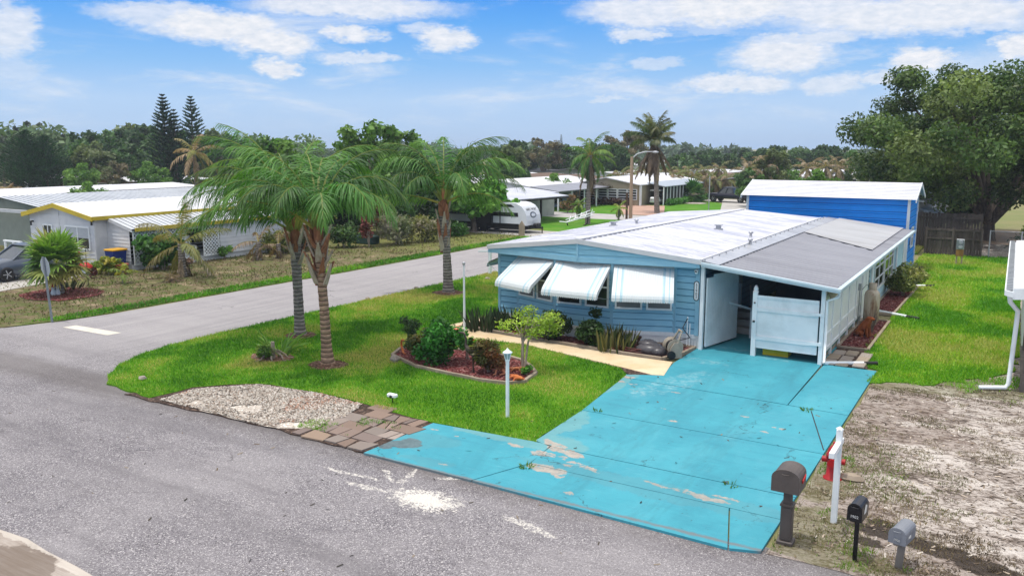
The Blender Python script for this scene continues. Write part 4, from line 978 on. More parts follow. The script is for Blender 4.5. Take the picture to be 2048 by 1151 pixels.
# ------------------------------------------------------------------ plants
def unitv(a): return a/np.maximum(np.linalg.norm(a,axis=-1,keepdims=True),1e-9)
def strip_leaves(base,dirs,up,length,width,droop,cols,segs=3,taper=(.75,1,.7,.05)):
    """ribbons (N): base points, directions, side reference; returns V,F,C"""
    N=len(base); dirs=unitv(dirs); side=unitv(np.cross(dirs,up)); k=segs+1
    V=np.empty((N,k,2,3)); p=base.copy(); d=dirs.copy(); L=(length/segs)[:,None]
    for i in range(k):
        w=(width*np.interp(i/segs,np.linspace(0,1,len(taper)),taper))[:,None]/2
        V[:,i,0]=p-side*w; V[:,i,1]=p+side*w
        d=unitv(d+np.stack([np.zeros(N),np.zeros(N),-droop],1)); p=p+d*L
    idx=np.arange(N*k*2).reshape(N,k,2); F=np.stack([idx[:,:-1,0],idx[:,:-1,1],idx[:,1:,1],idx[:,1:,0]],-1).reshape(-1,4)
    C=np.repeat(cols,k*2,0); return V.reshape(-1,3),F,C
def frond(rs,L,pitch,droop,az,n=60,ll=.7,w=.035,plume=.6,col=None,tipcol=None,colvar=.3,ldroop=.35,start=.16,stemcol=None,curl=0.0,twist=0.0):
    """one feather leaf in local space from the origin"""
    T=np.linspace(0,1,14); pos=np.zeros((14,3)); pit=pitch-droop*T**1.35; aa=az+curl*T**1.5
    st=L/13
    for i in range(1,14): pos[i]=pos[i-1]+st*np.array([math.cos(pit[i])*math.cos(aa[i]),math.cos(pit[i])*math.sin(aa[i]),math.sin(pit[i])])
    # rachis as a thin strip cross
    parts=[]; tang=unitv(np.gradient(pos,axis=0)); sid=unitv(np.cross(tang,np.array([0,0,1.0])+1e-6)); upv=np.cross(sid,tang)
    rw=np.interp(T,[0,.2,1],[.045,.03,.006])[:,None]*(L/3)**.5
    sc=np.array(stemcol if stemcol is not None else S('8d9a52'))
    for a,b in ((sid,0),(upv,1)):
        V=np.stack([pos-a*rw,pos+a*rw],1).reshape(-1,3); i=np.arange(13)
        parts.append((V,np.stack([2*i,2*i+1,2*i+3,2*i+2],1),np.repeat(sc[None],len(V),0)))
    t=np.tile(np.linspace(start,.995,n),2)+rs.uniform(-.006,.006,2*n); t=np.clip(t,0,1); s=np.repeat([-1,1],n)
    it=lambda A: np.stack([np.interp(t,T,A[:,j]) for j in range(3)],1)
    P=it(pos);Tg=unitv(it(tang));Sd=unitv(it(sid));U=unitv(it(upv))
    fw=np.interp(t,[0,.6,1],[.55,.75,2.2])[:,None]
    el=rs.uniform(-plume,plume,2*n)[:,None]+twist
    D=Sd*s[:,None]*np.cos(el)+U*np.sin(el)+Tg*fw
    ln=ll*np.interp(t,[0,start,.35,.75,1],[.3,.45,1,.85,.35])*rs.uniform(.8,1.12,2*n)
    c0=np.array(col); c1=np.array(tipcol if tipcol is not None else col)
    m=np.clip(np.interp(t,[0,.5,1],[0,.15,1]),0,1)[:,None]*rs.uniform(.4,1,(2*n,1))
    C=(c0*(1-m)+c1*m)*rs.uniform(1-colvar,1+colvar,(2*n,1))
    parts.append(strip_leaves(P,D,U+rs.normal(0,.25,(2*n,3)),ln,np.full(2*n,w)*np.interp(t,[0,.5,1],[1,1,.7]),ldroop*rs.uniform(.6,1.3,2*n),C))
    return join_arr(parts)
def xf(V,loc): return V+np.asarray(loc)[None]
QG=[S('2f6224'),S('3a722c'),S('478036'),S('62924c'),S('2a5426')]
QY=[S('6b9a34'),S('86a63c')]
def palm_trunk(m,pts,rad,n=14):
    """ringed trunk: many short sections with slight steps"""
    P=[Vector(p) for p in pts]; q=[];rr=[]
    k=len(P)
    for i in range(k-1):
        L=(P[i+1]-P[i]).length; c=max(2,int(L/.09))
        for j in range(c):
            t=j/c; q.append(P[i].lerp(P[i+1],t)); r=rad[i]+(rad[i+1]-rad[i])*t; rr.append(r*((1.025 if j%2 else .98)+.03*math.sin(j*1.7+i*2.3)))
    q.append(P[-1]); rr.append(rad[-1]); return m.tube(q,rr,n)
def boots(m,c,z0,z1,r0,r1,k,seed,flare=.12,size=.34):
    """old leaf bases hugging the top of the trunk"""
    r=random.Random(seed)
    for i in range(k):
        t=i/k; a=i*2.4+r.uniform(-.3,.3); z=z0+(z1-z0)*t; rr=r0+(r1-r0)*t; w=size*.42*r.uniform(.8,1.1)
        o=Vector((math.cos(a),math.sin(a),0)); s=Vector((-o.y,o.x,0)); b=Vector((c[0],c[1],z))
        L=size*r.uniform(1.1,1.8)
        p0=b+o*rr*.95;p1=b+o*(rr+flare*.65)+Vector((0,0,L*.45));p2=b+o*(rr+flare*1.3)+Vector((0,0,L))
        pts=[p0-s*w*.5,p0+s*w*.5,p1+s*w*.42,p2+s*w*.1,p2-s*w*.1,p1-s*w*.42]
        bk=[p-o*.05 for p in pts]; n=6
        m.add(pts+bk,[(0,1,2,5),(5,2,3,4),(11,8,7,6),(10,9,8,11)]+[(j,j+6,(j+1)%6+6,(j+1)%6) for j in range(6)],i%2)
def queen_palm(name,label,base,trunk,rad,crown_z,fronds,seed,bark='palmbark',nl=64,ll=.72,w=.036,boot=None,group=None,gs=1.14):
    """fronds: list of (azimuth deg, pitch deg, droop deg, length, yellow 0-1)"""
    rs=np.random.RandomState(seed)
    t=thing(name,label,'palm tree',(base[0],base[1],0),group=group)
    m=MB(); palm_trunk(m,[(base[0]+x,base[1]+y,z) for x,y,z in trunk],rad); m.build('trunk',MT[bark],t)
    tx,ty,tz=trunk[-1]; top=(base[0]+tx,base[1]+ty)
    if boot:
        z0,z1,r0,r1,k,fl,sz=boot; b=MB(); boots(b,top,z0,z1,r0,r1,k,seed,fl,sz); b.build('leaf_bases',[MT['boot'],MT['bootred']],t)
    sh=MB(); sh.tube([(top[0],top[1],tz-.15),(top[0],top[1],tz+.3),(top[0]+.02,top[1],crown_z+.25),(top[0]+.04,top[1],crown_z+.9)],[rad[-1]*1.05,rad[-1]*.95,.1,.03],10); sh.build('crown_shaft',MT['bootred'],t)
    for i,(az,pi,dr,L,ye) in enumerate(fronds):
        c=np.array(QG[i%5])*(1-ye)+np.array(QY[i%2])*ye; tc=c*.9+np.array(S('8c9a4a'))*.25
        V,F,C=frond(rs,L*gs,R(min(88,pi+(10 if pi>45 else 0))),R(dr+(14 if pi>45 else 0)),R(az)+rs.uniform(-.06,.06),n=nl,ll=ll*(L/3)**.6,w=w,plume=.75,col=c,tipcol=tc,ldroop=.42,curl=rs.uniform(-.25,.25),stemcol=S('97a05e') if ye<.5 else S('b3aa55'))
        o=np.array([top[0]+.10*math.cos(R(az)),top[1]+.10*math.sin(R(az)),crown_z-.1+.25*max(0,math.sin(R(pi)))])
        arr_mesh('frond',V+o,F,C,MT['leaf'],t)
    return t
def lf(a): 
    """photo-plane azimuth: 0 = to the right as the camera sees it, 90 = away, 180 = left"""
    return a+math.degrees(YAW)
def leaf_cloud(rs,centres,radii,n,size,cols,flat=.75,updir=.35,aspect=.55,shell=0.0,clumptint=.22):
    """leaf-sized quads spread through clumps; a colour per clump with variation"""
    centres=np.asarray(centres,float); radii=np.asarray(radii,float); K=len(centres)
    wgt=radii**2; ki=rs.choice(K,n,p=wgt/wgt.sum())
    v=unitv(rs.normal(0,1,(n,3))); r=rs.uniform(shell,1,n)**.55
    P=centres[ki]+v*(r*radii[ki])[:,None]*np.array([1,1,flat])
    nrm=unitv(v*.55+rs.normal(0,.6,(n,3))+np.array([0,0,updir]))
    t1=unitv(np.cross(nrm,rs.normal(0,1,(n,3)))); t2=np.cross(nrm,t1)
    s=(size*rs.uniform(.55,1.35,n))[:,None]
    V=np.stack([P-t1*s,P-t2*s*aspect*.9+t1*s*.1,P+t1*s,P+t2*s*aspect],1).reshape(-1,3)
    pal=np.array(cols); ct=pal[rs.randint(0,len(pal),K)]*rs.uniform(1-clumptint,1+clumptint,(K,1))
    C=ct[ki]*.6+pal[rs.randint(0,len(pal),n)]*.4; C=C*rs.uniform(.72,1.22,(n,1))
    return V,np.arange(n*4).reshape(n,4),np.repeat(C,4,0)
def clumps(rs,K,rx,ry,rz,cz,rmin,rmax,low=-.6,bias=.5,uneven=.25):
    c=[];r=[]
    while len(c)<K:
        v=rs.normal(0,1,3); v/=np.linalg.norm(v); q=rs.uniform(bias,1)
        if v[2]*q<low: continue
        u=1+uneven*rs.uniform(-1,1); c.append((v[0]*rx*q*u,v[1]*ry*q*u,cz+v[2]*rz*q*u)); r.append(rs.uniform(rmin,rmax))
    return np.array(c),np.array(r)
def limbs(m,rs,base_r,zf,targets,trunk_lean=(0,0),nside=8,thin=.28):
    a=Vector((0,0,-.1)); f=Vector((trunk_lean[0],trunk_lean[1],zf))
    m.tube([a,a.lerp(f,.15)+Vector((0,0,.05)),a.lerp(f,.6),f],[base_r*1.35,base_r*1.02,base_r*.88,base_r*.8],nside+2)
    for tgt in targets:
        T=Vector(tgt); mid=f.lerp(T,.5)+Vector((rs.uniform(-.1,.1),rs.uniform(-.1,.1),.12*(T-f).length)); q=rs.uniform(.42,.6)
        m.tube([f-Vector((0,0,.12)),f.lerp(mid,.5),mid,T],[base_r*q,base_r*q*.8,base_r*q*.55,base_r*thin*.35],nside)
def tree_mesh(seed,h,rx,ry,trunk_r,cols,nleaf,size,K=26,zf=.3,low=-.55,rmin=.16,rmax=.30,flat=.75,cshape=.5,thin=.28,uneven=.25,aspect=.55,nl=7,ct=.22):
    rs=np.random.RandomState(seed); cz=h*(zf+(1-zf)*cshape); rz=h*(1-zf)*.5
    c,r=clumps(rs,K,rx*.82,ry*.82,rz*.9,cz,rmin*max(rx,ry),rmax*max(rx,ry),low,uneven=uneven)
    L=leaf_cloud(rs,c,r,nleaf,size,cols,flat,aspect=aspect,clumptint=ct)
    m=MB(); tg=[c[i] for i in rs.choice(len(c),min(nl,len(c)),replace=False)]
    limbs(m,rs,trunk_r,h*zf*.9,tg,(rs.uniform(-.1,.1)*h*.3,rs.uniform(-.1,.1)*h*.3),thin=thin)
    return m,L
_cache={}
def tree(name,label,cat,loc,key,make,scale=1.0,rz=None,group=None,bark='bark',sz=None):
    """first tree of a kind builds its meshes, the others copy trunk and crown"""
    t=thing(name,label,cat,(loc[0],loc[1],loc[2] if len(loc)>2 else 0),rz if rz is not None else rnd.uniform(0,6.28),group)
    t.scale=(scale,scale,sz or scale)
    if key not in _cache:
        m,(V,F,C)=make(); tr=m.build('trunk',MT[bark],t,local=True); cr=arr_mesh('crown',V,F,C,MT['leaf'],t,local=True); _cache[key]=(tr,cr)
    else:
        for src in _cache[key]:
            c=src.copy(); COL.objects.link(c); c.parent=t; WM[c]=WM[t]
    return t
DG=[S('38582a'),S('446834'),S('53783c'),S('648646'),S('304a26')]
OAK=[S('365224'),S('44622e'),S('567338'),S('6a8444'),S('2d451e'),S('7f9052')]
BRT=[S('4f8a22'),S('64a02c'),S('7fb23a'),S('3c7020')]
YEL=[S('8a9c34'),S('a3aa3c'),S('6c8a2c'),S('b4b24c')]
BRN=[S('74624f'),S('86735e'),S('988770'),S('635243')]
def bush(name,label,px,py,rx,rz,cols,n=1600,size=.06,seed=1,K=14,cat='shrub',group=None,ry=None,z=.05,loc=None,stems=5,flat=.85,aspect=.5,flowers=None,low=-.9):
    q=loc or W(px,py,z); rs=np.random.RandomState(seed)
    t=thing(name,label,cat,(q[0],q[1],z),rnd.uniform(0,6.28),group)
    c,r=clumps(rs,K,rx*.72,(ry or rx)*.72,rz*.42,rz*.54,rx*.24,rx*.45,low,.3,.2)
    V,F,C=leaf_cloud(rs,c,r,n,size,cols,flat,aspect=aspect); V[:,2]=np.maximum(V[:,2],.02)
    arr_mesh('foliage',V,F,C,MT['leaf'],t,local=True)
    m=MB()
    for i in range(stems):
        tg=c[i%len(c)]; m.tube([(rs.uniform(-.05,.05),rs.uniform(-.05,.05),-.02),(tg[0]*.5,tg[1]*.5,tg[2]*.6),tuple(tg)],[.018,.013,.006],5)
    m.build('stems',MT['stem'],t,local=True)
    if flowers:
        fc,nf=flowers
        for i in range(nf):
            v=unitv(rs.normal(0,1,3)); 
            k=rs.randint(len(c)); p=c[k]+np.array([v[0],v[1]-.2,abs(v[2])*.6])*r[k]*1.0; f=MB()
            for j in range(5):
                a=j*1.257; f.add([tuple(p),(p[0]+.06*math.cos(a-.5),p[1]+.06*math.sin(a-.5),p[2]+.03),(p[0]+.085*math.cos(a),p[1]+.085*math.sin(a),p[2]+.015),(p[0]+.06*math.cos(a+.5),p[1]+.06*math.sin(a+.5),p[2]+.03)],[(0,1,2,3)])
            f.build('flower',fc,t,local=True)
    return t
def blade_plant(name,label,loc,n,h,w,cols,seed,spread=.4,lean=.35,group=None,cat='plant',droop=.05):
    rs=np.random.RandomState(seed); t=thing(name,label,cat,loc,0,group)
    a=rs.uniform(0,6.28,n); r=spread*np.sqrt(rs.uniform(0,1,n)); B=np.stack([r*np.cos(a),r*np.sin(a),np.zeros(n)],1)
    D=np.stack([np.cos(a)*lean*rs.uniform(.2,1.3,n)+rs.normal(0,.1,n),np.sin(a)*lean*rs.uniform(.2,1.3,n)+rs.normal(0,.1,n),np.ones(n)],1)
    C=np.array(cols)[rs.randint(0,len(cols),n)]*rs.uniform(.8,1.2,(n,1))
    V,F,C=strip_leaves(B,D,rs.normal(0,1,(n,3)),h*rs.uniform(.55,1.1,n),np.full(n,w),np.full(n,droop),C,taper=(.7,1,.85,.08))
    arr_mesh('leaves',V,F,C,MT['leaf'],t,local=True); return t
def fan_leaf(rs,P,az,el,R_,pet,col,n=24,droop=.5,spread=R(125)):
    d=np.array([math.cos(el)*math.cos(az),math.cos(el)*math.sin(az),math.sin(el)]); s=np.array([-math.sin(az),math.cos(az),0]); u=np.cross(s,d)*-1
    hub=P+d*pet; parts=[]
    V=np.array([P-s*.014,P+s*.014,hub+s*.009,hub-s*.009]); parts.append((V,np.array([[0,1,2,3]]),np.repeat(np.array([S('8d9a4e')]),4,0)))
    th=np.linspace(-spread,spread,n)+rs.normal(0,.02,n)
    D=np.cos(th)[:,None]*d+np.sin(th)[:,None]*s+u*.22*rs.uniform(.4,1.2,(n,1))
    C=np.array(col)*rs.uniform(.8,1.25,(n,1))
    ln=R_*(.7+.3*np.cos(th*.7))*rs.uniform(.9,1.08,n)
    parts.append(strip_leaves(np.repeat(hub[None],n,0),D,np.repeat(u[None],n,0),ln,np.full(n,R_*.15),droop*rs.uniform(.5,1.4,n),C,segs=4,taper=(.25,.9,1,.5,.05)))
    return join_arr(parts)
def fan_palm(name,label,loc,h,R_,pet,n,seed,trunk_r=.14,cols=None,group=None,bark='palmbark',lo=-50,hi=75,each=True):
    rs=np.random.RandomState(seed); t=thing(name,label,'palm tree',loc,0,group)
    m=MB(); palm_trunk(m,[(0,0,0),(.02,.01,h*.5),(.03,0,h)],[trunk_r*1.25,trunk_r,trunk_r*.95],12); m.build('trunk',MT[bark],t,local=True)
    cols=cols or [S('5c8a34'),S('6f9a40'),S('87a552'),S('4c7a2c')]; allp=[]
    for i in range(n):
        f=i/n; el=R(hi+(lo-hi)*f); az=i*2.39996+rs.uniform(-.2,.2); old=f>.75
        c=np.array(cols[i%len(cols)]); c=c*.5+np.array(S('a39a5e'))*.5 if old and i%2 else c
        part=fan_leaf(rs,np.array([.03,0,h+.1*(1-f)]),az,el,R_*rs.uniform(.85,1.1),pet*rs.uniform(.8,1.15),c,droop=.08+.16*f)
        if each: arr_mesh('fan_leaf',*part,MT['leaf'],t,local=True)
        else: allp.append(part)
    if allp: arr_mesh('crown',*join_arr(allp),MT['leaf'],t,local=True)
    return t
def feather_palm(name,label,loc,h,n,L,seed,cols,brown=0.0,trunk_r=.12,group=None,bark='palmbark',lean=(0,0),lo=-60,hi=70,nl=34,ll=.5,w=.05,each=False,dead=0,cat='palm tree',droop=70,wind=None):
    rs=np.random.RandomState(seed); t=thing(name,label,cat,loc,0,group)
    m=MB(); palm_trunk(m,[(0,0,0),(lean[0]*.4,lean[1]*.4,h*.5),(lean[0],lean[1],h)],[trunk_r*1.3,trunk_r,trunk_r*.85],12); m.build('trunk',MT[bark],t,local=True)
    ps=[]
    for i in range(n+dead):
        isd=i>=n; f=min(1,i/max(1,n-1)); pi=(hi+(lo-hi)*f) if not isd else rs.uniform(-84,-50); az=i*2.39996+rs.uniform(-.3,.3)
        if wind is not None and not isd: az=az+.55*math.sin(wind-az)
        c=np.array(cols[i%len(cols)]); b=np.array(BRN[i%4])
        if isd: c=b; tc=b
        else: q=brown*rs.uniform(.2,1.3); q=min(1,max(0,q)); tc=c*(1-q)+b*q; c=c*(1-q*.5)+b*q*.5
        V,F,C=frond(rs,L*rs.uniform(.8,1.1)*(1.15 if isd else 1),R(pi),R(droop*rs.uniform(.7,1.2)*(.3 if isd else 1)),az,n=nl,ll=ll*(.75 if isd else 1),w=w*(1.3 if isd else 1),plume=.5,col=c,tipcol=tc,ldroop=.5,start=.14,curl=rs.uniform(-.3,.3),stemcol=S('a0965a') if not isd else BRN[1])
        V=V+np.array([lean[0],lean[1],h-.05-(.2 if isd else 0)])
        if each: arr_mesh('dead_frond' if isd else 'frond',V,F,C,MT['leaf'],t,local=True)
        else: ps.append((V,F,C))
    if ps: arr_mesh('crown',*join_arr(ps),MT['leaf'],t,local=True)
    return t
def island_pine(name,label,loc,h,rad,seed,cols,tiers=22,group=None,dense=1.0,zlow=.1):
    """whorled conifer: level tiers of upswept feathery branches"""
    rs=np.random.RandomState(seed); t=thing(name,label,'pine tree',loc,0,group)
    m=MB(); m.tube([(0,0,0),(0,0,h*.5),(0,0,h)],[.018*h,.012*h,.02],8); m.build('trunk',MT['bark'],t,local=True); ps=[]
    for k in range(tiers):
        f=k/(tiers-1); z=h*(zlow+(1-zlow)*f**.9); r=rad*(1-f)**.8*rs.uniform(.85,1.1)+.15; nb=int(rs.randint(6,9)*dense)
        for j in range(nb):
            a=2*math.pi*j/nb+rs.uniform(-.25,.25)+k*.7; n=int(12+26*(1-f)); tt=np.linspace(.12,1,n)
            el=R(18)+R(22)*tt; P=np.stack([np.cos(a)*r*tt,np.sin(a)*r*tt,z+r*(tt*.12+tt**2*.28)],1)
            s=np.where(np.arange(n)%2,1,-1)[:,None]; d=np.array([math.cos(a),math.sin(a),.3]); sd=np.array([-math.sin(a),math.cos(a),0])
            D=d*.9+sd*s*.8+np.array([0,0,.45])+rs.normal(0,.12,(n,3)); C=np.array(cols)[rs.randint(0,len(cols),n)]*rs.uniform(.7,1.2,(n,1))
            ps.append(strip_leaves(P,D,rs.normal(0,1,(n,3))+np.array([0,0,1.2]),np.full(n,.075*h*.55)*(1-.4*f)*rs.uniform(.7,1.2,n),np.full(n,.012*h),np.full(n,-.08),C,segs=2,taper=(1,.8,.15)))
            m2=None
    arr_mesh('crown',*join_arr(ps),MT['leaf'],t,local=True); return t
def Hat(px,py,top):
    """height of a thing whose foot is at pixel (px,py) and whose top is on row top"""
    b=W(px,py); c,s=math.cos(PIT),math.sin(PIT); D=-b[0]*math.sin(YAW)+b[1]*math.cos(YAW); v=(575.5-top)/FPX
    return CAMH+(v*D*c-D*s)/(c+v*s)
# ------------------------------------------------------------------ planting beds
def bed(name,P,z,mat,curbmat=None,cw=.10,ch=.09,parts=True):
    t=sheet(name,P,z,mat)
    if curbmat:
        m=MB(); n=len(P)
        for i in range(n):
            a=P[i];b=P[(i+1)%n]; m.obox((a[0],a[1],z-.01+ch/2-.02),(b[0],b[1],z-.01+ch/2-.02),cw,ch+.02)
        o=m.build('bed_edging',curbmat,t)
    return t
bed('mulch_bed',wob(islandP,.02,.3,21),.075,MT['mulch'],MT['curb'],.09,.08)
hb=[(-15.65,22.72),(-15.0,22.50),(-12.5,22.16),(-9.35,21.87),(-8.2,21.85),(-7.92,22.6),(-7.84,23.6),(-8.5,23.72),(-10.3,23.1),(-12.3,23.1),(-14.0,23.7),(-15.0,23.75),(-15.2,23.9)]
bed('mulch_bed',hb,.07,MT['mulch'],MT['curb'],.10,.08)
sb=[(-4.2,26.0),(-3.35,26.0),(-3.35,30.8),(-4.2,30.8)]; bed('mulch_bed',sb,.066,MT['mulch'],MT['curb'],.08,.07)
sb=[(-4.2,32.2),(-3.4,32.2),(-3.25,39.4),(-4.2,39.4)]; bed('mulch_bed',sb,.066,MT['mulch'],MT['curb'],.08,.07)
sheet('bare_soil',[(-4.2,23.72),(-3.05,23.8),(-3.3,26.0),(-4.2,26.0)],.06,MT['darksoil'])
r_=random.Random(4)
for i in range(9):
    x=-4.05+.36*(i%3)+r_.uniform(-.04,.04); y=24.0+.62*(i//3)+r_.uniform(-.06,.06); m=MB(); m.hull_box((x-.15,x+.17,y-.27,y+.27,.05,.1+r_.uniform(0,.02)),.02)
    o=m.build('stepping_stone',MT['curb'] if i%2 else MT['apron']); tag(o,'flat weathered stepping stone laid beside the white carport wall','stepping stone','stepping stones beside the carport wall')
for nm,p in (('mulch_ring',ringP(656,733,.55,.5)),('mulch_ring',ringP(602,674,.5,.5)),('mulch_ring',ringP(897,588,.7,.65)),('mulch_ring',ringP(545,717,.75,.5))):
    sheet(nm,wob(p,.05,.2,len(nm)+int(p[0][0])),.062,MT['mulch2'])
sheet('mulch_ring',wob(ringP(125,590,1.7,1.5,20),.15,.3,3),.06,MT['mulch'])
sheet('mulch_ring',wob(ringP(1385,407,1.6,1.3,16),.1,.3,3),.06,MT['shell'])
def chips(P,n,z,cols,name='mulch_chips'):
    P=np.array([p[:2] for p in P]); x=NP.uniform(P[:,0].min(),P[:,0].max(),n);y=NP.uniform(P[:,1].min(),P[:,1].max(),n);k=inpoly(x,y,P);x=x[k];y=y[k];n=len(x)
    a=NP.uniform(0,6.28,n);L=NP.uniform(.02,.06,n);w=NP.uniform(.006,.014,n);ti=NP.normal(0,.45,n);V=[]
    for dx,dy in ((-1,-1),(1,-1),(1,1),(-1,1)):
        V.append(np.stack([x+dx*L*np.cos(a)-dy*w*np.sin(a),y+dx*L*np.sin(a)+dy*w*np.cos(a),z+.018+dx*L*ti*.5+dy*.004],1))
    V=np.stack(V,1).reshape(-1,3);C=np.array(cols)[NP.randint(0,len(cols),n)]*NP.uniform(.7,1.25,(n,1))
    o=arr_mesh(name,V,np.arange(4*n).reshape(n,4),np.repeat(C,4,0),MT['attr']);o['kind']='stuff'
MC=[S('6e2c2e'),S('8d4c4a'),S('5a2325'),S('a77a76'),S('7b3b3a')]
chips(islandP,5200,.075,MC);chips(hb,5200,.07,MC);chips([(-4.2,26.0),(-3.35,26.0),(-3.35,30.8),(-4.2,30.8)],1500,.066,MC);chips([(-4.2,32.2),(-3.4,32.2),(-3.25,39.4),(-4.2,39.4)],1800,.066,MC)
chips(ringP(125,590,1.7,1.5,20),1800,.06,MC)
for a in ((656,733,.55,.5),(602,674,.5,.5),(897,588,.7,.65)): chips(ringP(*a),350,.062,[S('7c5c4b'),S('9a7e6b'),S('5c4136')])
# ------------------------------------------------------------------ the three queen palms
A_=W(656,730)
queen_palm('queen_palm','nearest queen palm with a brown boot-wrapped trunk on the corner lawn',A_,[(0,0,0),(-.03,0,.5),(-.08,.02,1.6),(-.16,.03,2.6),(-.22,.04,3.5)],[.21,.15,.13,.125,.14],3.75,
 [(lf(a),p,d,L,y) for a,p,d,L,y in ((188,42,85,3.1,.5),(178,58,112,3.3,0),(162,66,105,3.3,.1),(208,58,115,3.0,.1),(236,62,118,2.9,0),(262,66,125,2.7,0),(288,58,120,2.7,.1),(312,66,128,2.9,0),(336,58,125,2.8,0),(352,70,128,3.0,0),(14,60,118,2.9,.1),(40,64,110,3.0,0),(66,70,95,3.0,0),(95,74,92,3.0,0),(122,66,98,3.1,.2),(146,54,95,3.1,.1),(110,72,80,3.0,.2),(75,76,95,2.9,0),(200,80,80,3.0,0),(20,82,85,3.0,0))],
 5,'palmtan',boot=(2.15,3.5,.15,.13,18,.22,.44),nl=82,ll=.9,w=.034)
B_=W(601,672)
queen_palm('queen_palm','queen palm with a grey ringed trunk behind the nearest palm',B_,[(0,0,0),(-.02,0,.5),(-.05,.02,1.5),(-.08,.03,2.4),(-.08,.03,3.0)],[.21,.165,.15,.16,.16],3.3,
 [(lf(a),p,d,L,y) for a,p,d,L,y in ((180,48,88,3.7,.2),(170,60,95,3.8,.3),(190,62,105,3.7,.1),(155,70,90,3.8,.1),(205,40,85,3.4,.3),(225,55,110,3.3,0),(250,60,120,3.0,.1),(300,60,115,3.0,0),(330,62,115,3.3,.1),(350,55,100,3.5,.2),(8,66,100,3.6,.3),(30,60,95,3.6,.2),(60,70,90,3.6,0),(85,80,70,3.6,0),(120,74,85,3.7,.1),(140,60,95,3.7,.2),(185,78,75,3.9,0),(160,84,60,3.9,0),(20,80,80,3.7,0),(212,70,95,3.6,.1))],
 9,'palmbark',boot=(2.35,3.05,.17,.16,9,.17,.4),nl=80,w=.037,ll=.92)
C_=W(897,586)
queen_palm('queen_palm','queen palm beside the side street with a low yellowing left frond',C_,[(0,0,0),(-.02,0,.5),(-.08,.02,1.7),(-.16,.03,2.6),(-.22,.03,3.4)],[.27,.2,.16,.2,.17],3.75,
 [(lf(a),p,d,L,y) for a,p,d,L,y in ((184,20,38,2.9,1),(176,68,110,3.4,0),(150,76,100,3.3,0),(196,74,120,3.4,0),(212,60,120,3.0,0),(240,58,125,2.8,0),(300,60,118,2.9,.1),(330,66,112,3.1,0),(352,60,92,3.6,.15),(8,46,88,3.3,.2),(25,72,98,3.5,0),(55,74,90,3.4,0),(88,80,75,3.4,0),(118,78,85,3.4,0),(170,84,95,3.5,0),(10,84,80,3.5,0),(345,30,80,2.7,.5),(200,48,95,2.8,.2),(160,72,70,3.2,0),(330,74,80,3.2,0))],
 14,'palmbark',boot=(1.55,3.45,.17,.2,17,.12,.5),nl=80,w=.038,ll=.9,gs=1.16)
# ------------------------------------------------------------------ plants in the beds
bush('garden_bush','thin dark leafy rose bush at the left end of the island bed',822,698,.5,1.1,DG,1300,.05,3,10,stems=6)
bush('croton_bush','bronze green croton bush between the rose bush and the hibiscus',851,716,.62,.95,[S('5d6a2a'),S('7c7434'),S('3c4f20'),S('8f6a34')],2300,.06,4,14)
FL=PM('salmon petals',S('e8866a'),S('d96b52'),8,.6); FR=PM('red petals',S('d8402c'),S('c23220'),8,.6)
bush('hibiscus_bush','glossy green hibiscus bush with salmon flowers in the island bed',888,727,.92,1.25,[S('2f6f22'),S('3f8a2c'),S('28591e'),S('4f9c36')],5200,.065,5,24,stems=8,flowers=(FL,7))
bush('croton_bush','dark bronze croton bush beside the heron statue',978,746,.6,.98,[S('3c4a20'),S('52562a'),S('6c5a30'),S('2c3a1a'),S('7c4a2c')],3400,.06,6,16,aspect=.35)
bush('hibiscus_bush','slim hibiscus stem with one red flower by the flagpole',936,721,.28,1.0,[S('33591f'),S('467a2c')],420,.05,7,6,stems=3,flowers=(FR,2))
bush('fern_plant','small bright green fern at the foot of the young tree',1054,752,.24,.35,BRT,500,.05,8,8)
q=W(1046,742)
def young():
    rs=np.random.RandomState(31); c,r=clumps(rs,26,1.0,.9,.42,1.75,.16,.34,-.8,.45,.3); c[:,0]-=.12
    V=leaf_cloud(rs,c,r,1900,.042,[S('8fb030'),S('a5c43e'),S('bccf55'),S('7a9a2c')],.8); m=MB()
    m.tube([(0,0,-.05),(.02,0,.5),(.0,.02,.95),(.03,0,1.2)],[.05,.04,.036,.03],8); m.tube([(-.04,.03,-.05),(-.09,.02,.5),(-.13,0,1.0),(-.2,0,1.4)],[.035,.03,.026,.02],7)
    for k in range(12): m.tube([(.0,.0,1.0+.02*k),tuple(c[k]*.6+np.array([0,0,.7])),tuple(c[k])],[.02,.013,.006],5)
    return m,V
tree('young_tree','young tree with thin pale trunk and lime green airy crown','tree',(q[0],q[1],.07),'young',young,1.05,R(200),bark='stem',sz=.74)
SNK=[S('2f3f2c'),S('3c5038'),S('4f6248'),S('26331f')]
SNKY=[S('4c5a34'),S('6b7040'),S('8a8450'),S('37442a')]
for (px,py,n,h,l,c,sd) in ((968,657,170,.72,'dark snake plant clump at the left corner of the front bed',SNK,1),(1030,655,150,.72,'dark snake plant clump under the left window of the blue home',SNK,2),(1228,697,150,.66,'yellow edged snake plant clump near the hose reel',SNKY,3),(1205,685,80,.7,'tall dark snake plants between the bush and the yellow edged clump',SNK,4)):
    a=W(px,py,.07); blade_plant('snake_plant',l,a,n,h,.06,c,sd,.6,.32)
bush('garden_bush','dark round bush in the front bed left of the window centre',1098,680,.8,1.0,[S('263c1c'),S('33502a'),S('3f5a30'),S('1f3018')],3800,.06,12,18,z=.07)
bush('garden_bush','dark green leafy bush below the middle awning',1182,690,.66,1.0,[S('2c4a20'),S('3a5c2a'),S('47692f'),S('223a18')],3600,.06,13,18,z=.07)
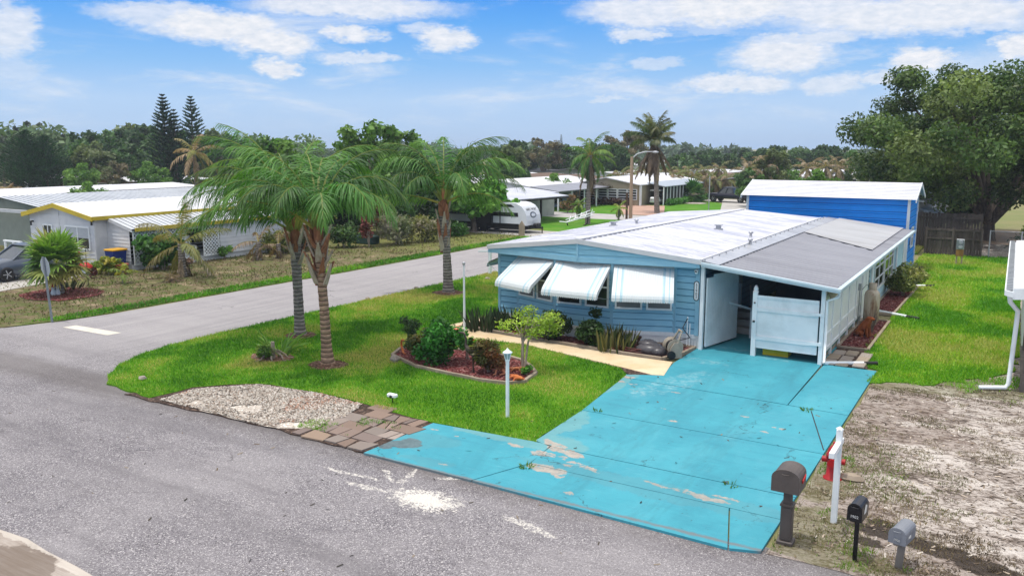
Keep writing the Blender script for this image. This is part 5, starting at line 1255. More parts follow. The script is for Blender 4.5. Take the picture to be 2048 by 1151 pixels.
bush('schefflera_bush','round variegated bush beside the side windows',1806,602,.95,1.15,[S('55692c'),S('7c8c3e'),S('9aa458'),S('3c5022'),S('b0b070')],4200,.075,15,22,z=.06,loc=(-3.55,36.6,.06))
bush('schefflera_bush','second variegated bush behind the round bush on the side wall',1830,580,.75,.95,[S('5d7432'),S('87964a'),S('9aa458'),S('445a26')],2400,.075,16,16,z=.06,loc=(-3.5,38.4,.06))
# low bed at the left of the palms
bush('bromeliad_clump','low yellow green clump of leafy plants in the left lawn bed',527,718,.42,.42,[S('57802c'),S('78983c'),S('8fa848'),S('3f6424')],1200,.06,17,12,aspect=.3)
blade_plant('lily_plant','upright broad leaved lily plant in the left lawn bed',W(558,708,.06),46,.95,.06,[S('5d8a34'),S('74a044'),S('8fb05a')],5,.35,.75,droop=.28)
m=MB(); q=W(546,716,.06)
rr=random.Random(2)
for k in range(7):
    a=k*.9; p=[(q[0]+.1*math.cos(a),q[1]+.1*math.sin(a),.3)]; 
    for j in range(1,5): p.append((q[0]+(.1+.11*j)*math.cos(a+rr.uniform(-.2,.2)),q[1]+(.1+.11*j)*math.sin(a+rr.uniform(-.2,.2)),max(.06,.3-.075*j+rr.uniform(-.02,.04))))
    m.tube(p,[.035,.03,.025,.018,.01],6)
m.tube([(q[0],q[1],.05),(q[0]+.02,q[1],.55)],[.07,.05],8)
tag(m.build('driftwood',MT['stem']),'bleached driftwood root lying in the left lawn bed','driftwood')
# ------------------------------------------------------------------ garden ornaments
orange=PM('orange painted resin',S('c9733a'),S('a9562a'),9,.6); peach=PM('peach painted resin',S('d3906c'),S('b87452'),9,.6); brownr=PM('dark bronze resin',S('4a4038'),S('332b25'),9,.45)
def skin_fig(name,label,cat,loc,rz,pts,rads,links,mat,sc=1.0,extra=None):
    """animal figure grown as one skinned surface over a joint skeleton"""
    me=bpy.data.meshes.new(name); me.from_pydata([tuple(Vector(p)*sc) for p in pts],links,[]); o=bpy.data.objects.new(name,me); COL.objects.link(o)
    md=o.modifiers.new('skin','SKIN'); sv=me.skin_vertices[0].data
    for i,r in enumerate(rads): sv[i].radius=(r*sc,r*sc)
    sv[0].use_root=True
    s2=o.modifiers.new('sub','SUBSURF'); s2.levels=1; s2.render_levels=1
    dg=bpy.context.evaluated_depsgraph_get(); m2=bpy.data.meshes.new_from_object(o.evaluated_get(dg)); bpy.data.objects.remove(o)
    m2.materials.clear(); m2.materials.append(mat); 
    for p in m2.polygons: p.use_smooth=True
    o=bpy.data.objects.new(name,m2); COL.objects.link(o); o.location=loc; o.rotation_euler=(0,0,rz); WM[o]=Matrix.Translation(loc)@Matrix.Rotation(rz,4,'Z'); m2.name=name
    return tag(o,label,cat)
# heron
q=W(948,745,.075)
skin_fig('heron_statue','tall dark bronze heron statue standing in the island bed','statue',q,R(190),
 [(0,0,.55),(.16,0,.62),(.24,0,.74),(.22,0,.9),(.27,0,1.04),(.33,0,1.08),(.48,0,1.05),(-.14,0,.5),(-.3,0,.42),(.0,.05,.42),(.0,.06,.2),(.0,.06,.01),(.1,.06,.0),(.02,-.05,.42),(.05,-.06,.2),(.03,-.06,.01),(.13,-.06,0)],
 [.10,.085,.045,.032,.03,.036,.008,.085,.03,.03,.018,.018,.012,.03,.018,.018,.012],[(0,1),(1,2),(2,3),(3,4),(4,5),(5,6),(0,7),(7,8),(0,9),(9,10),(10,11),(11,12),(0,13),(13,14),(14,15),(15,16)],brownr)
liz=[(0,0,.09),(.16,0,.1),(.27,0,.13),(.37,0,.13),(-.15,0,.07),(-.32,.05,.05),(-.5,-.02,.03),(.12,.12,.08),(.18,.17,.01),(.12,-.12,.08),(.18,-.17,.01),(-.12,.12,.07),(-.16,.17,.01),(-.12,-.12,.07),(-.16,-.17,.01)]
lr=[.075,.065,.05,.025,.06,.035,.01,.028,.018,.028,.018,.03,.018,.03,.018]; ll_=[(0,1),(1,2),(2,3),(0,4),(4,5),(5,6),(1,7),(7,8),(1,9),(9,10),(4,11),(11,12),(4,13),(13,14)]
skin_fig('lizard_statue','orange lizard statue crawling on the mulch behind the lamp post','statue',W(1033,760,.09),R(-35),liz,lr,ll_,orange,1.0)
skin_fig('lizard_statue','brown orange lizard statue at the foot of the young tree','statue',W(1033,741,.09),R(20),liz,lr,ll_,PM('rust resin',S('b06a3c'),S('8d4f2b'),9,.6),.75)
skin_fig('frog_statue','peach frog statue crouching under the dark croton bush','statue',W(1000,746,.08),R(215),
 [(0,0,.2),(.1,0,.3),(.17,0,.38),(.24,0,.37),(-.1,0,.12),(.08,.12,.2),(.13,.15,.02),(.2,.17,.01),(.08,-.12,.2),(.13,-.15,.02),(.2,-.17,.01),(-.02,.16,.16),(-.14,.18,.05),(.03,.2,.01),(-.02,-.16,.16),(-.14,-.18,.05),(.03,-.2,.01)],
 [.1,.09,.07,.04,.08,.035,.025,.02,.035,.025,.02,.05,.03,.02,.05,.03,.02],[(0,1),(1,2),(2,3),(0,4),(1,5),(5,6),(6,7),(1,8),(8,9),(9,10),(4,11),(11,12),(12,13),(4,14),(14,15),(15,16)],peach)
skin_fig('snake_statue','orange curling snake statue at the left end of the island bed','statue',W(806,705,.08),R(150),
 [(0,0,.05),(.12,0,.2),(.1,0,.34),(-.02,0,.4),(-.14,0,.36),(-.12,.03,.02),(-.28,0,.02)],[.04,.035,.035,.035,.02,.03,.01],[(0,1),(1,2),(2,3),(3,4),(0,5),(5,6)],orange)
m=MB(); q=W(789,722,.07); m.ball((q[0],q[1],.14),(.14,.11,.13),9,0,.45,3); tag(m.build('rock',MT['apron']),'pale grey rock at the left tip of the island bed','rock')
# dog statue (seated long-haired dog)
fur=PM('russet fur paint',S('9a5530'),S('6e3518'),11,.9,(1,1,.4),bump=1.0,bscale=26,dirt=S('c08a58'),dirtamt=.5)
q=(-3.78,27.9,.08)
dg_=skin_fig('dog_statue','russet long haired dog statue sitting on the mulch by the propane tank','statue',q,R(-18),
 [(-.12,0,.16),(0,0,.3),(.1,0,.44),(.16,0,.54),(.2,0,.62),(.3,0,.60),(.37,0,.575),(.14,.08,.3),(.17,.09,.14),(.19,.09,.02),(.25,.09,.015),(.14,-.08,.3),(.17,-.09,.14),(.19,-.09,.02),(.25,-.09,.015),(-.08,.13,.16),(.06,.15,.1),(-.02,.15,.02),(.1,.15,.015),(-.08,-.13,.16),(.06,-.15,.1),(-.02,-.15,.02),(.1,-.15,.015),(-.26,.02,.05),(-.36,.12,.03),(.17,.09,.64),(.16,.12,.54),(.17,-.09,.64),(.16,-.12,.54)],
 [.15,.15,.13,.1,.09,.055,.03,.055,.045,.04,.025,.055,.045,.04,.025,.1,.07,.045,.028,.1,.07,.045,.028,.05,.04,.035,.03,.035,.03],
 [(0,1),(1,2),(2,3),(3,4),(4,5),(5,6),(2,7),(7,8),(8,9),(9,10),(2,11),(11,12),(12,13),(13,14),(0,15),(15,16),(16,17),(17,18),(0,19),(19,20),(20,21),(21,22),(0,23),(23,24),(4,25),(25,26),(4,27),(27,28)],fur,1.0)
m=MB(); m.ball((.385,0,.585),.022,6); o=m.build('nose',MT['dark'],dg_,local=True)
# dead twiggy shrub beside the dog
t=thing('bare_shrub','bare dark twigs standing between the dog statue and the tank','shrub',(-3.62,28.75,.07)); m=MB(); rr=random.Random(8)
for k in range(9):
    a=rr.uniform(0,6.28); L=rr.uniform(.4,.9); p=(.25*L*math.cos(a),.25*L*math.sin(a),L); m.tube([(0,0,0),(p[0]*.4,p[1]*.4,L*.5),p],[.02,.014,.006],5)
m.build('twigs',MT['bark'],t,local=True)
for px,py,lb,k in ((1052,934,'small weed tuft growing in the driveway crack by the lawn corner',40),(1196,821,'small weed on the driveway joint below the round patch',18),(1615,821,'small weed at the right driveway joint below the short joint line',26),(1462,971,'tiny weed on the lower driveway joint',14)):
    blade_plant('weed_tuft',lb,W(px,py,.05),k,.10,.02,[S('4f7a24'),S('6a8f34')],px,.12,.9)
# ------------------------------------------------------------------ propane tank
rust=PM('rusty white tank paint',S('c4bbab'),S('a2937d'),3.2,.6,(1.6,1.6,.45),dirt=S('74472c'),dirts=3.0,dirtamt=1.0)
t=thing('propane_tank','tall rusty white propane tank standing against the side wall','propane tank',(-3.85,30.0,.07)); c=(-3.85,30.0,.07)
m=MB(); m.lathe(c,[(.19,0),(.19,.06),(.22,.1),(.25,.18),(.25,1.0),(.225,1.1),(.16,1.18),(.05,1.22)],24); m.build('tank_body',rust,t)
m=MB(); m.lathe(c,[(.12,1.2),(.13,1.42),(.115,1.42),(.105,1.22)],16); m.build('valve_collar',rust,t)
m=MB(); m.tube([(c[0],c[1],1.3),(c[0],c[1],1.46)],.03,8); m.tube([(c[0],c[1],1.4),(c[0]-.2,c[1]-.05,1.42),(c[0]-.32,c[1]-.1,1.25)],.012,6); m.build('valve',MT['metal'],t)
m=MB(); m.box(WX+.0,WX+.08,29.5,29.62,1.28,1.5); m.tube([(WX+.05,29.55,1.3),(WX+.05,29.55,.1)],.02,6); m.build('regulator',MT['metal'],t)
# hose reel, weed bag, hose
t=thing('hose_reel','beige plastic hose reel cart standing in the front bed','hose reel',W(1345,712,.07)); c=Vector(WM[t].translation)
bei=PM('beige plastic',S('a39a8c'),S('8d8577'),4,.55); X=Vector((math.cos(R(-48)),math.sin(R(-48)),0)); Yv=Vector((-X.y,X.x,0))
m=MB()
for s in (-.22,.22):
    o=c+X*s; pts=[o-Yv*.24,o+Yv*.2,o+Yv*.16+Vector((0,0,.22)),o+Yv*.05+Vector((0,0,.44)),o-Yv*.05+Vector((0,0,.46)),o-Yv*.16+Vector((0,0,.3))]; m.prism(pts,X*.035)
m.build('side_plate',bei,t)
m=MB(); ax=[c+X*q+Vector((0,0,.3)) for q in (-.2,-.17,-.17,.17,.17,.2)]; m.tube(ax,[.24,.24,.12,.12,.24,.24],18); m.build('drum',bei,t)
m=MB()
for s in (-.30,.30):
    m.tube([c+X*(s-.035)+Vector((0,0,.11))-Yv*.16,c+X*(s+.035)+Vector((0,0,.11))-Yv*.16],.12,16)
m.build('wheels',MT['dark'],t)
m=MB()
for s in (-.2,.2): m.tube([c+X*s+Yv*.05+Vector((0,0,.4)),c+X*s*.5+Yv*.22+Vector((0,0,.74))],.03,8)
m.tube([c-X*.13+Yv*.22+Vector((0,0,.74)),c+X*.13+Yv*.22+Vector((0,0,.74))],.035,8); m.build('handle',bei,t)
m=MB(); pts=[]
for i in range(90):
    a=i*.5; pts.append(c+X*(-.15+.3*(i/89))+Vector((0,0,.3))+Yv*.155*math.cos(a)+Vector((0,0,.155*math.sin(a))))
m.tube(pts,.016,5); m.tube([c+Vector((.1,.1,.45)),c+Vector((.35,.45,.5)),Vector((-8.15,23.35,.7)),Vector((-8.06,23.5,.97))],.014,6); m.build('hose',MT['dark'],t)
m=MB(); q=W(1300,706,.07); m.ball((q[0],q[1],.2),(.42,.32,.2),14,0,.15,2); m.ball((q[0]-.1,q[1]+.1,.33),(.3,.25,.12),12,0,.15,5); m.ball((q[0]+.28,q[1]-.05,.17),(.24,.26,.15),12,0,.15,6)
tag(m.build('sack',PM('grey black plastic sack',S('4a484c'),S('2f2e32'),5,.35,dirt=S('77747a'),dirtamt=.4)),'slumped dark grey sack lying beside the hose reel','sack')
m=MB(); pts=[]; q=W(1270,702,.08)
for i in range(70):
    a=i*.28; r=.34+.05*math.sin(i*.7); pts.append((q[0]+r*math.cos(a)*1.3,q[1]+r*math.sin(a)*.8,.09+.002*i))
m.tube(pts,.018,6); tag(m.build('garden_hose',PM('reddish rubber hose',S('6a3c38'),S('4e2a28'),5,.5)),'coiled reddish garden hose on the mulch left of the sack','hose')
m=MB(); q=W(1277,690,.07); m.box(q[0]-.06,q[0]+.06,q[1]-.05,q[1]+.05,.06,.1,0,.01); m.box(q[0]-.05,q[0]+.05,q[1]-.02,q[1]+.02,.1,.28,0,.01); m.box(q[0]-.08,q[0]+.08,q[1]-.06,q[1]+.06,.28,.36,0,.02)
tag(m.build('garden_spotlight',PM('rust brown metal',S('5a4236'),S('46332a'),6,.6)),'small rust brown spotlight on the mulch against the skirting','spotlight')
# yellow bin under the gate
t=thing('storage_bin','yellow plastic bin standing on the slab behind the gate','bin',(-5.55,24.15,.06)); c=(-5.55,24.15)
yel=PM('yellow plastic',S('d8b81c'),S('c4a414'),3,.45)
m=MB(); m.prism([(c[0]-.36,c[1]-.22,.06),(c[0]+.36,c[1]-.22,.06),(c[0]+.36,c[1]+.22,.06),(c[0]-.36,c[1]+.22,.06)],(0,0,.36)); m.build('box',yel,t)
m=MB(); m.box(c[0]-.40,c[0]+.40,c[1]-.26,c[1]+.26,.42,.47,0,.012); m.build('lid',yel,t)
# ------------------------------------------------------------------ lamp post, flagpole, solar light
def lamp_post(loc):
    t=thing('lamp_post','white lamp post with a small lantern standing on the front lawn','lamp post',loc); x,y=loc[:2]; hz=Hat(1015,838,697)
    m=MB(); m.tube([(x,y,0),(x,y,hz-.27)],[.042,.040],12); m.build('post',MT['white'],t)
    m=MB(); z=hz-.28; m.lathe((x,y,z),[(.05,0),(.055,.03),(.05,.045)],8); m.lathe((x,y,z),[(.095,.185),(.115,.19),(.11,.205),(.03,.26),(.022,.28),(.004,.3)],8)
    for k in range(6):
        a=k*math.pi/3; m.tube([(x+.052*math.cos(a),y+.052*math.sin(a),z+.04),(x+.09*math.cos(a),y+.09*math.sin(a),z+.19)],.008,5)
    m.build('lantern_frame',MT['white'],t)
    m=MB(); m.lathe((x,y,z),[(.046,.045),(.083,.185)],8); m.build('lantern_glass',PM('frosted pale glass',S('9fb4b8'),S('8aa2a8'),4,.2),t)
lamp_post(W(1015,838))
t=thing('flagpole','thin bare white flagpole with a ball finial by the front walk','flagpole',W(929,662,.06)); q=WM[t].translation; hz=Hat(929,662,527)
m=MB(); m.tube([(q.x,q.y,.05),(q.x,q.y,hz)],[.045,.03],10); m.build('pole',MT['white'],t); m=MB(); m.ball((q.x,q.y,hz+.05),.055,10); m.tube([(q.x,q.y,hz-.02),(q.x,q.y,hz+.03)],.04,10); m.build('finial',MT['galv'],t)
t=thing('lawn_spotlight','small white spotlight on a stake in the front lawn','spotlight',W(785,806,.05)); q=WM[t].translation
m=MB(); m.tube([(q.x,q.y,0),(q.x,q.y,.2)],.012,6); m.build('stake',MT['dark'],t)
m=MB(); m.hull_box((q.x-.13,q.x+.13,q.y-.06,q.y+.06,.2,.29),.02); m.build('head',MT['white'],t); m=MB(); m.ball((q.x,q.y-.06,.23),.04,8); m.build('lens',MT['dark'],t)
for px,py in ((285,758),(735,598),(833,577),(975,558)):
    m=MB(); q=W(px,py,.05); m.ball((q[0],q[1],.08),(.12,.1,.07),8,0,.4,px); tag(m.build('kerb_stone',MT['apron']),'small pale stone lying at the edge of the corner lawn','stone','pale stones along the lawn edge')
# ------------------------------------------------------------------ stop sign (seen from behind), yard-sign post, hydrant, mailboxes
t=thing('stop_sign','bare grey back of an octagonal sign on a thin metal post','sign',W(105,645)); q=WM[t].translation; hz=Hat(105,645,514); galv=PM('dull galvanised steel',S('8f969c'),S('7b8289'),4,.5,metal=.3)
m=MB(); 
top=Vector((q.x-.14,q.y-.04,hz)); m.obox((q.x,q.y,-.1),tuple(top),.07,.05); m.build('post',galv,t)
cz_=top-Vector((0,0,.34)); fd=Vector((.10,.99,0)).normalized(); sd=Vector((fd.y,-fd.x,0)); up=(top-Vector((q.x,q.y,0))).normalized()
oc=[cz_+fd*.04+sd*(.36*math.cos(R(22.5+45*k)))*.98+up*(.36*math.sin(R(22.5+45*k))) for k in range(8)]
m=MB(); m.prism([tuple(p) for p in oc],tuple(fd*.006)); m.build('sign_plate',PM('bare aluminium sign back',S('a9b3ba'),S('98a3ab'),2,.45,metal=.2),t)
t=thing('sign_post','white wooden real estate sign post with an empty arm','sign post',W(1667,1046)); q=WM[t].translation; hz=Hat(1667,1046,858)
m=MB(); m.box(q.x-.045,q.x+.045,q.y-.045,q.y+.045,0,hz,0,.004); m.build('post',MT['white'],t)
m=MB(); m.lathe((q.x,q.y,hz),[(.062,0),(.062,.015),(.004,.05)],4); m.build('post_cap',MT['white'],t)
e0=onY(1645,908,q.y-.35); am=MB(); za=hz-.24; am.box(q.x-.04,q.x+.04,q.y-.62,q.y+.22,za-.045,za+.045,0,.004); am.build('arm',MT['white'],t)
t=thing('fire_hydrant','red fire hydrant behind the white sign post','hydrant',W(1665,955,.02)); q=WM[t].translation; red=PM('red hydrant paint',S('b81c22'),S('95141a'),4,.4,dirt=S('6a1418'),dirtamt=.4)
c=(q.x,q.y,0); m=MB(); m.lathe(c,[(.17,0),(.17,.04),(.12,.06),(.11,.42),(.14,.44),(.14,.48),(.12,.5),(.10,.58),(.05,.64),(.03,.66),(.03,.71)],16); m.build('barrel',red,t)
for k,(dx,dy,r_) in enumerate(((.2,0,.06),(-.2,0,.06),(0,-.2,.08))):
    m=MB(); m.tube([(c[0]+dx*.4,c[1]+dy*.4,.36),(c[0]+dx,c[1]+dy,.36)],[r_*.8,r_],10); m.build('outlet_cap',red,t)
m=MB(); q=W(1702,957,.02); m.ball((q[0],q[1],.05),(.26,.14,.09),9,0,.4,4); tag(m.build('rock',MT['curb']),'flat grey rock on the sand right of the hydrant','rock')
def arch_box(m,c,w,h,L,rz,body=.62,n=10,over=0.0):
    """mailbox body: straight sides under a half-round top, long axis along rz"""
    d=Vector((math.cos(rz),math.sin(rz),0)); s=Vector((-d.y,d.x,0)); C=Vector(c); pr=[]
    pr.append((-w/2,0)); pr.append((w/2,0))
    for k in range(n+1):
        a=math.pi*k/n; pr.append((w/2*math.cos(a),h*body+(h*(1-body))*math.sin(a)))
    pts=[tuple(C-d*L/2+s*x+Vector((0,0,z))) for x,z in pr]; m.prism(pts,tuple(d*L)); return pr,d,s,C
def mailbox(label,base,h_total,w,h,L,rz,col,postfn,text=None,flag=None,door=True,tsz=.06):
    t=thing('mailbox',label,'mailbox',base); C=Vector((base[0],base[1],h_total-h))
    m=MB(); pr,d,s,_=arch_box(m,C,w,h,L,rz); m.build('box',col,t)
    m=MB(); arch_box(m,C-d*(L/2+.008)+Vector((0,0,.006)),w*1.04,h*1.0,.02,rz); dr=m.build('door',col,t)
    m=MB(); fo=C-d*(L/2+.03)+Vector((0,0,h*.82)); m.tube([fo-s*.05,fo-d*.015-s*.03,fo-d*.015+s*.03,fo+s*.05],.008,6); m.build('door_pull',col,dr)
    postfn(t,C,d,s)
    if text: text_obj('number',text,tsz,text_white,dr,frame_mat(C-d*(L/2+.021)+Vector((0,0,h*.28)),-s if (-s).cross(Vector((0,0,1))).dot(-d)>0 else s))
    if flag:
        m=MB(); fs=s if flag[0]=='+' else -s; p=C+fs*(w/2+.012)-d*L*.15+Vector((0,0,h*.45)); m.obox(p,p+d*.2+Vector((0,0,.04)),.012,.05); m.build('flag',flag[1],t)
    return t
text_white=PM('white lettering',S('d8d8d4'),S('c8c8c4'),9,.6)
mbr=PM('bronze brown plastic',S('5c5450'),S('4d4643'),4,.55,bump=.2); black=PM('gloss black enamel',S('101013'),S('17171b'),5,.3); gry=PM('grey plastic',S('7f838b'),S('71757d'),4,.5)
redf=PM('red flag',S('c22a2a'),S('a82222'),4,.5)
def post1(t,C,d,s):
    m=MB(); x,y=C.x,C.y; 
    m.box(x-.06,x+.06,y-.06,y+.06,0,C.z,0,.008); m.box(x-.085,x+.085,y-.085,y+.085,.08,.62,0,.015); m.box(x-.10,x+.10,y-.10,y+.10,.62,.67,0,.015); m.box(x-.12,x+.12,y-.12,y+.12,0,.08,0,.012); m.box(x-.12,x+.12,y-.15,y+.15,C.z-.03,C.z,0,.005)
    m.build('post',mbr,t)
q=W(1571,1086); tz=Hat(1571,1086,930)
t=mailbox('large bronze brown mailbox on a moulded plastic post by the driveway',q,tz,.40,.36,.44,R(89),mbr,post1,flag=('-',redf))
def post2(t,C,d,s):
    m=MB(); m.box(C.x-.03,C.x+.03,C.y-.03,C.y+.03,0,C.z); m.obox(C-d*.16-Vector((0,0,.012)),C+d*.16-Vector((0,0,.012)),.13,.02); m.build('post',black,t)
q=W(1709,1122); tz=Hat(1709,1122,998)
t=mailbox('glossy black mailbox with white numbers on a black post',q,tz,.2,.27,.36,R(84),black,post2,text='1902',tsz=.058)
C=Vector((q[0],q[1],tz-.27)); d=Vector((math.cos(R(84)),math.sin(R(84)),0)); s=Vector((d.y,-d.x,0)); m=MB(); p=C+s*.104+Vector((0,0,.1)); m.prism([tuple(p-d*.1),tuple(p+d*.02),tuple(p+d*.05+Vector((0,0,.1))),tuple(p-d*.02+Vector((0,0,.13)))],tuple(s*.003)); m.build('side_decal',text_white,t)
def post3(t,C,d,s):
    m=MB(); m.obox((C.x-.02,C.y,-.02),(C.x+.01,C.y+.02,C.z),.10,.10); m.obox(C-d*.18-Vector((0,0,.02)),C+d*.18-Vector((0,0,.02)),.12,.04); m.build('post',PM('weathered grey post',S('8d8780'),S('6a645e'),6,.9,(1,1,.2),bump=.5),t)
q=W(1799,1136); tz=Hat(1799,1136,1046)
t=mailbox('grey plastic mailbox on a weathered wooden post',q,tz,.23,.24,.42,R(78),gry,post3,text='1900',tsz=.045)
C=Vector((q[0],q[1],tz-.24)); d=Vector((math.cos(R(78)),math.sin(R(78)),0)); s=Vector((d.y,-d.x,0)); m=MB(); p=C+s*.118-d*.1+Vector((0,0,.09)); m.obox(tuple(p),tuple(p+d*.09),.006,.03); m.obox(tuple(p+d*.08-Vector((0,0,.03))),tuple(p+d*.08+Vector((0,0,.02))),.006,.025,0,(0,1,0)); m.build('flag',text_white,t)
# ------------------------------------------------------------------ utility pedestal
q=W(1917,531); t=thing('meter_pedestal','tan utility pedestal with two round electric meters on twin legs','utility box',q); tan=PM('tan utility paint',S('a57a3c'),S('8f6830'),4,.6); hz=Hat(1917,531,478)
d=.17; m=MB(); m.box(q[0]-d,q[0]+d,q[1]-.1,q[1]+.1,.5,hz*.62,0,.01); m.build('lower_cabinet',tan,t)
m=MB(); m.box(q[0]-d-.01,q[0]+d+.01,q[1]-.11,q[1]+.1,hz*.62,hz,0,.01); m.build('meter_panel',MT['metal'],t)
for zz in (hz*.72,hz*.89): m=MB(); m.tube([(q[0]+.02,q[1]-.1,zz),(q[0]+.02,q[1]-.2,zz)],[.1,.085],14); m.build('meter',MT['galv'],t)
for xx in (-.12,.12): m=MB(); m.box(q[0]+xx-.035,q[0]+xx+.035,q[1]-.04,q[1]+.04,0,.5); m.build('leg',PM('pale post',S('b9a98c'),S('a59578'),4,.8),t)

sandA=[(-2.6,12.2),(9,12.2),(9,24),(-1.5,22.8),(-2.6,21.5)]
chips(sandA,5200,.01,[S('6b5c4e'),S('8a7a6a'),S('4a4038'),S('b3a594'),S('cfc6bc'),S('7a6a55')],'leaf_litter')
chips([(-10.4,12),(-3,12),(-3,23),(-8,20)],70,.045,[S('3f4a36'),S('5a4a36'),S('2f332c'),S('8a7a5a')],'fallen_leaves')
chips([(-40,6.6),(-3,6.6),(-3,11.8),(-40,11.8)],160,.003,[S('4a443c'),S('6a5a46'),S('8a7f70'),S('353330')],'street_litter')
# ------------------------------------------------------------------ buildings around
MT['tanwall']=PM('tan stucco',S('b0a48f'),S('a2967f'),2,.85,dirt=S('8a7e6a'),dirtamt=.3)
MT['creamwall']=PM('cream siding',S('c4bda6'),S('b5ad95'),2,.8)
MT['whitewall']=PM('white siding paint',S('d2d5d8'),S('c2c6cb'),2,.6,dirt=S('a4a8ab'),dirtamt=.3,fine=.05)
MT['greywall']=PM('grey green siding',S('9aa298'),S('8c948a'),2,.75)
MT['brownwall']=PM('brown wood siding',S('6f5038'),S('5c4230'),3,.8,(6,6,1))
MT['brownroof']=PM('brown shingles',S('6e5a4c'),S('5d4b3f'),4,.9,(1,3,1))
MT['greyshingle']=PM('grey shingles',S('75777c'),S('65676c'),4,.9,(1,3,1))
MT['yellow']=PM('yellow trim paint',S('c9b437'),S('b8a02c'),3,.5,dirt=S('8f7d2a'),dirtamt=.35)
MT['stripedmetal']=PM('bright ribbed metal',S('c4c8cd'),S('b2b7bd'),1.2,.45,dirt=S('90959c'),dirtamt=.5)
MT['metaldark']=PM('dark gaps of ribbed metal',S('6c6f76'),S('5c5f66'),2,.6)
MT['shade']=PM('dark porch mesh',S('2a2b2c'),S('1f2021'),2,.9)
def gable(m,x0,x1,y0,y1,eave,ridge,axis='y',over=.35,t=.1,mi=0,rx=None):
    """two-slope roof as two slabs"""
    if axis=='y':
        c=rx if rx is not None else (x0+x1)/2; a,b=y0-over,y1+over; s=(ridge-eave)/((x1-x0)/2); dz=over*s
        for xe,sg in ((x0-over,-1),(x1+over,1)):
            m.prism([(c,a,ridge),(xe,a,eave-dz),(xe,a,eave-dz+t),(c,a,ridge+t)][::sg],(0,b-a,0),mi)
    else:
        c=(y0+y1)/2; a,b=x0-over,x1+over; s=(ridge-eave)/((y1-y0)/2); dz=over*s
        for ye,sg in ((y0-over,1),(y1+over,-1)):
            m.prism([(a,c,ridge),(a,ye,eave-dz),(a,ye,eave-dz+t),(a,c,ridge+t)][::sg],(b-a,0,0),mi)
def body(m,x0,x1,y0,y1,eave,ridge,axis='y',z0=0.0):
    m.quad((x0,y0,z0),(x1,y0,z0),(x1,y0,eave),(x0,y0,eave)); m.quad((x1,y0,z0),(x1,y1,z0),(x1,y1,eave),(x1,y0,eave))
    m.quad((x1,y1,z0),(x0,y1,z0),(x0,y1,eave),(x1,y1,eave)); m.quad((x0,y1,z0),(x0,y0,z0),(x0,y0,eave),(x0,y1,eave))
    if axis=='y':
        c=(x0+x1)/2; m.poly([(x0,y0,eave),(x1,y0,eave),(c,y0,ridge)]); m.poly([(x1,y1,eave),(x0,y1,eave),(c,y1,ridge)])
    else:
        c=(y0+y1)/2; m.poly([(x1,y0,eave),(x1,y1,eave),(x1,c,ridge)]); m.poly([(x0,y1,eave),(x0,y0,eave),(x0,c,ridge)])
def simple_house(label,x0,x1,y0,y1,eave=2.3,ridge=2.9,axis='y',wall='whitewall',roof='whiteroof',wins=((0,.2,.4),(0,.6,.8)),cat='house',name='neighbour_house',z0=0,over=.35):
    t=thing(name,label,cat,((x0+x1)/2,y0,0))
    m=MB(); body(m,x0,x1,y0,y1,eave,ridge,axis,z0); m.build('wall',MT[wall],t)
    m=MB(); gable(m,x0,x1,y0,y1,eave,ridge,axis,over); m.build('roof',MT[roof],t)
    for w in wins:
        f=w[0]
        if f==0: a,b=(x0+(x1-x0)*w[1],y0),(x0+(x1-x0)*w[2],y0)
        else: a,b=(x1,y0+(y1-y0)*w[1]),(x1,y0+(y1-y0)*w[2])
        window(t,a,b,z0+(.9 if eave>2.1 else .7),eave-.25,0,MT['white'],MT['glass'],2,2,.06)
    return t
def ribbed(m,p00,p10,p11,p01,n,h=.04,mi=0,md=1,frac=.6):
    """ribbed sheet: ribs run p00->p10, n pans counted from p00 to p01"""
    A,B,C,D=[Vector(p) for p in (p00,p10,p11,p01)]
    for i in range(n):
        f=lambda t:(A.lerp(D,t),B.lerp(C,t)); a=f(i/n);b=f((i+frac)/n);c=f((i+1)/n); u=Vector((0,0,h))
        m.quad(a[0]+u,a[1]+u,b[1]+u,b[0]+u,mi); m.quad(b[0],b[1],c[1],c[0],md); m.quad(b[0]+u,b[1]+u,b[1],b[0],mi); m.quad(c[0],c[1],c[1]+u,c[0]+u,mi)
# --- blue metal shed with white roof
bl=PM('bright blue metal siding',S('008eee'),S('0084de'),1.2,.45,dirt=S('0872c4'),dirtamt=.3,fine=.05); blw=PM('white shed trim',S('dfe3e8'),S('d0d5dc'),3,.5)
x0,x1,y0,y1,ev,rg=-11.75,-4.2,43.0,46.7,3.62,4.24
t=thing('metal_shed','bright blue metal shed with white ribbed roof behind the home','shed',((x0+x1)/2,y0,0))
m=MB()
def ribwall(m,a,b,z0,z1,out,p=.3):
    n=int((z1-z0)/p)
    for i in range(n):
        za=z0+(z1-z0)*i/n; zb=z0+(z1-z0)*(i+1)/n; zc=za+(zb-za)*.72; o=Vector((out[0],out[1],0))*.03; A=Vector((a[0],a[1],0));B=Vector((b[0],b[1],0)); Z=lambda z:Vector((0,0,z))
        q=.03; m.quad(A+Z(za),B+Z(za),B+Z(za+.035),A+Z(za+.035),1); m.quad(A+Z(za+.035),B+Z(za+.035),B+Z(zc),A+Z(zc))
        m.quad(A+Z(zc),B+Z(zc),B+Z(zc+q)+o,A+Z(zc+q)+o); m.quad(A+Z(zc+q)+o,B+Z(zc+q)+o,B+Z(zb-q)+o,A+Z(zb-q)+o); m.quad(A+Z(zb-q)+o,B+Z(zb-q)+o,B+Z(zb),A+Z(zb))
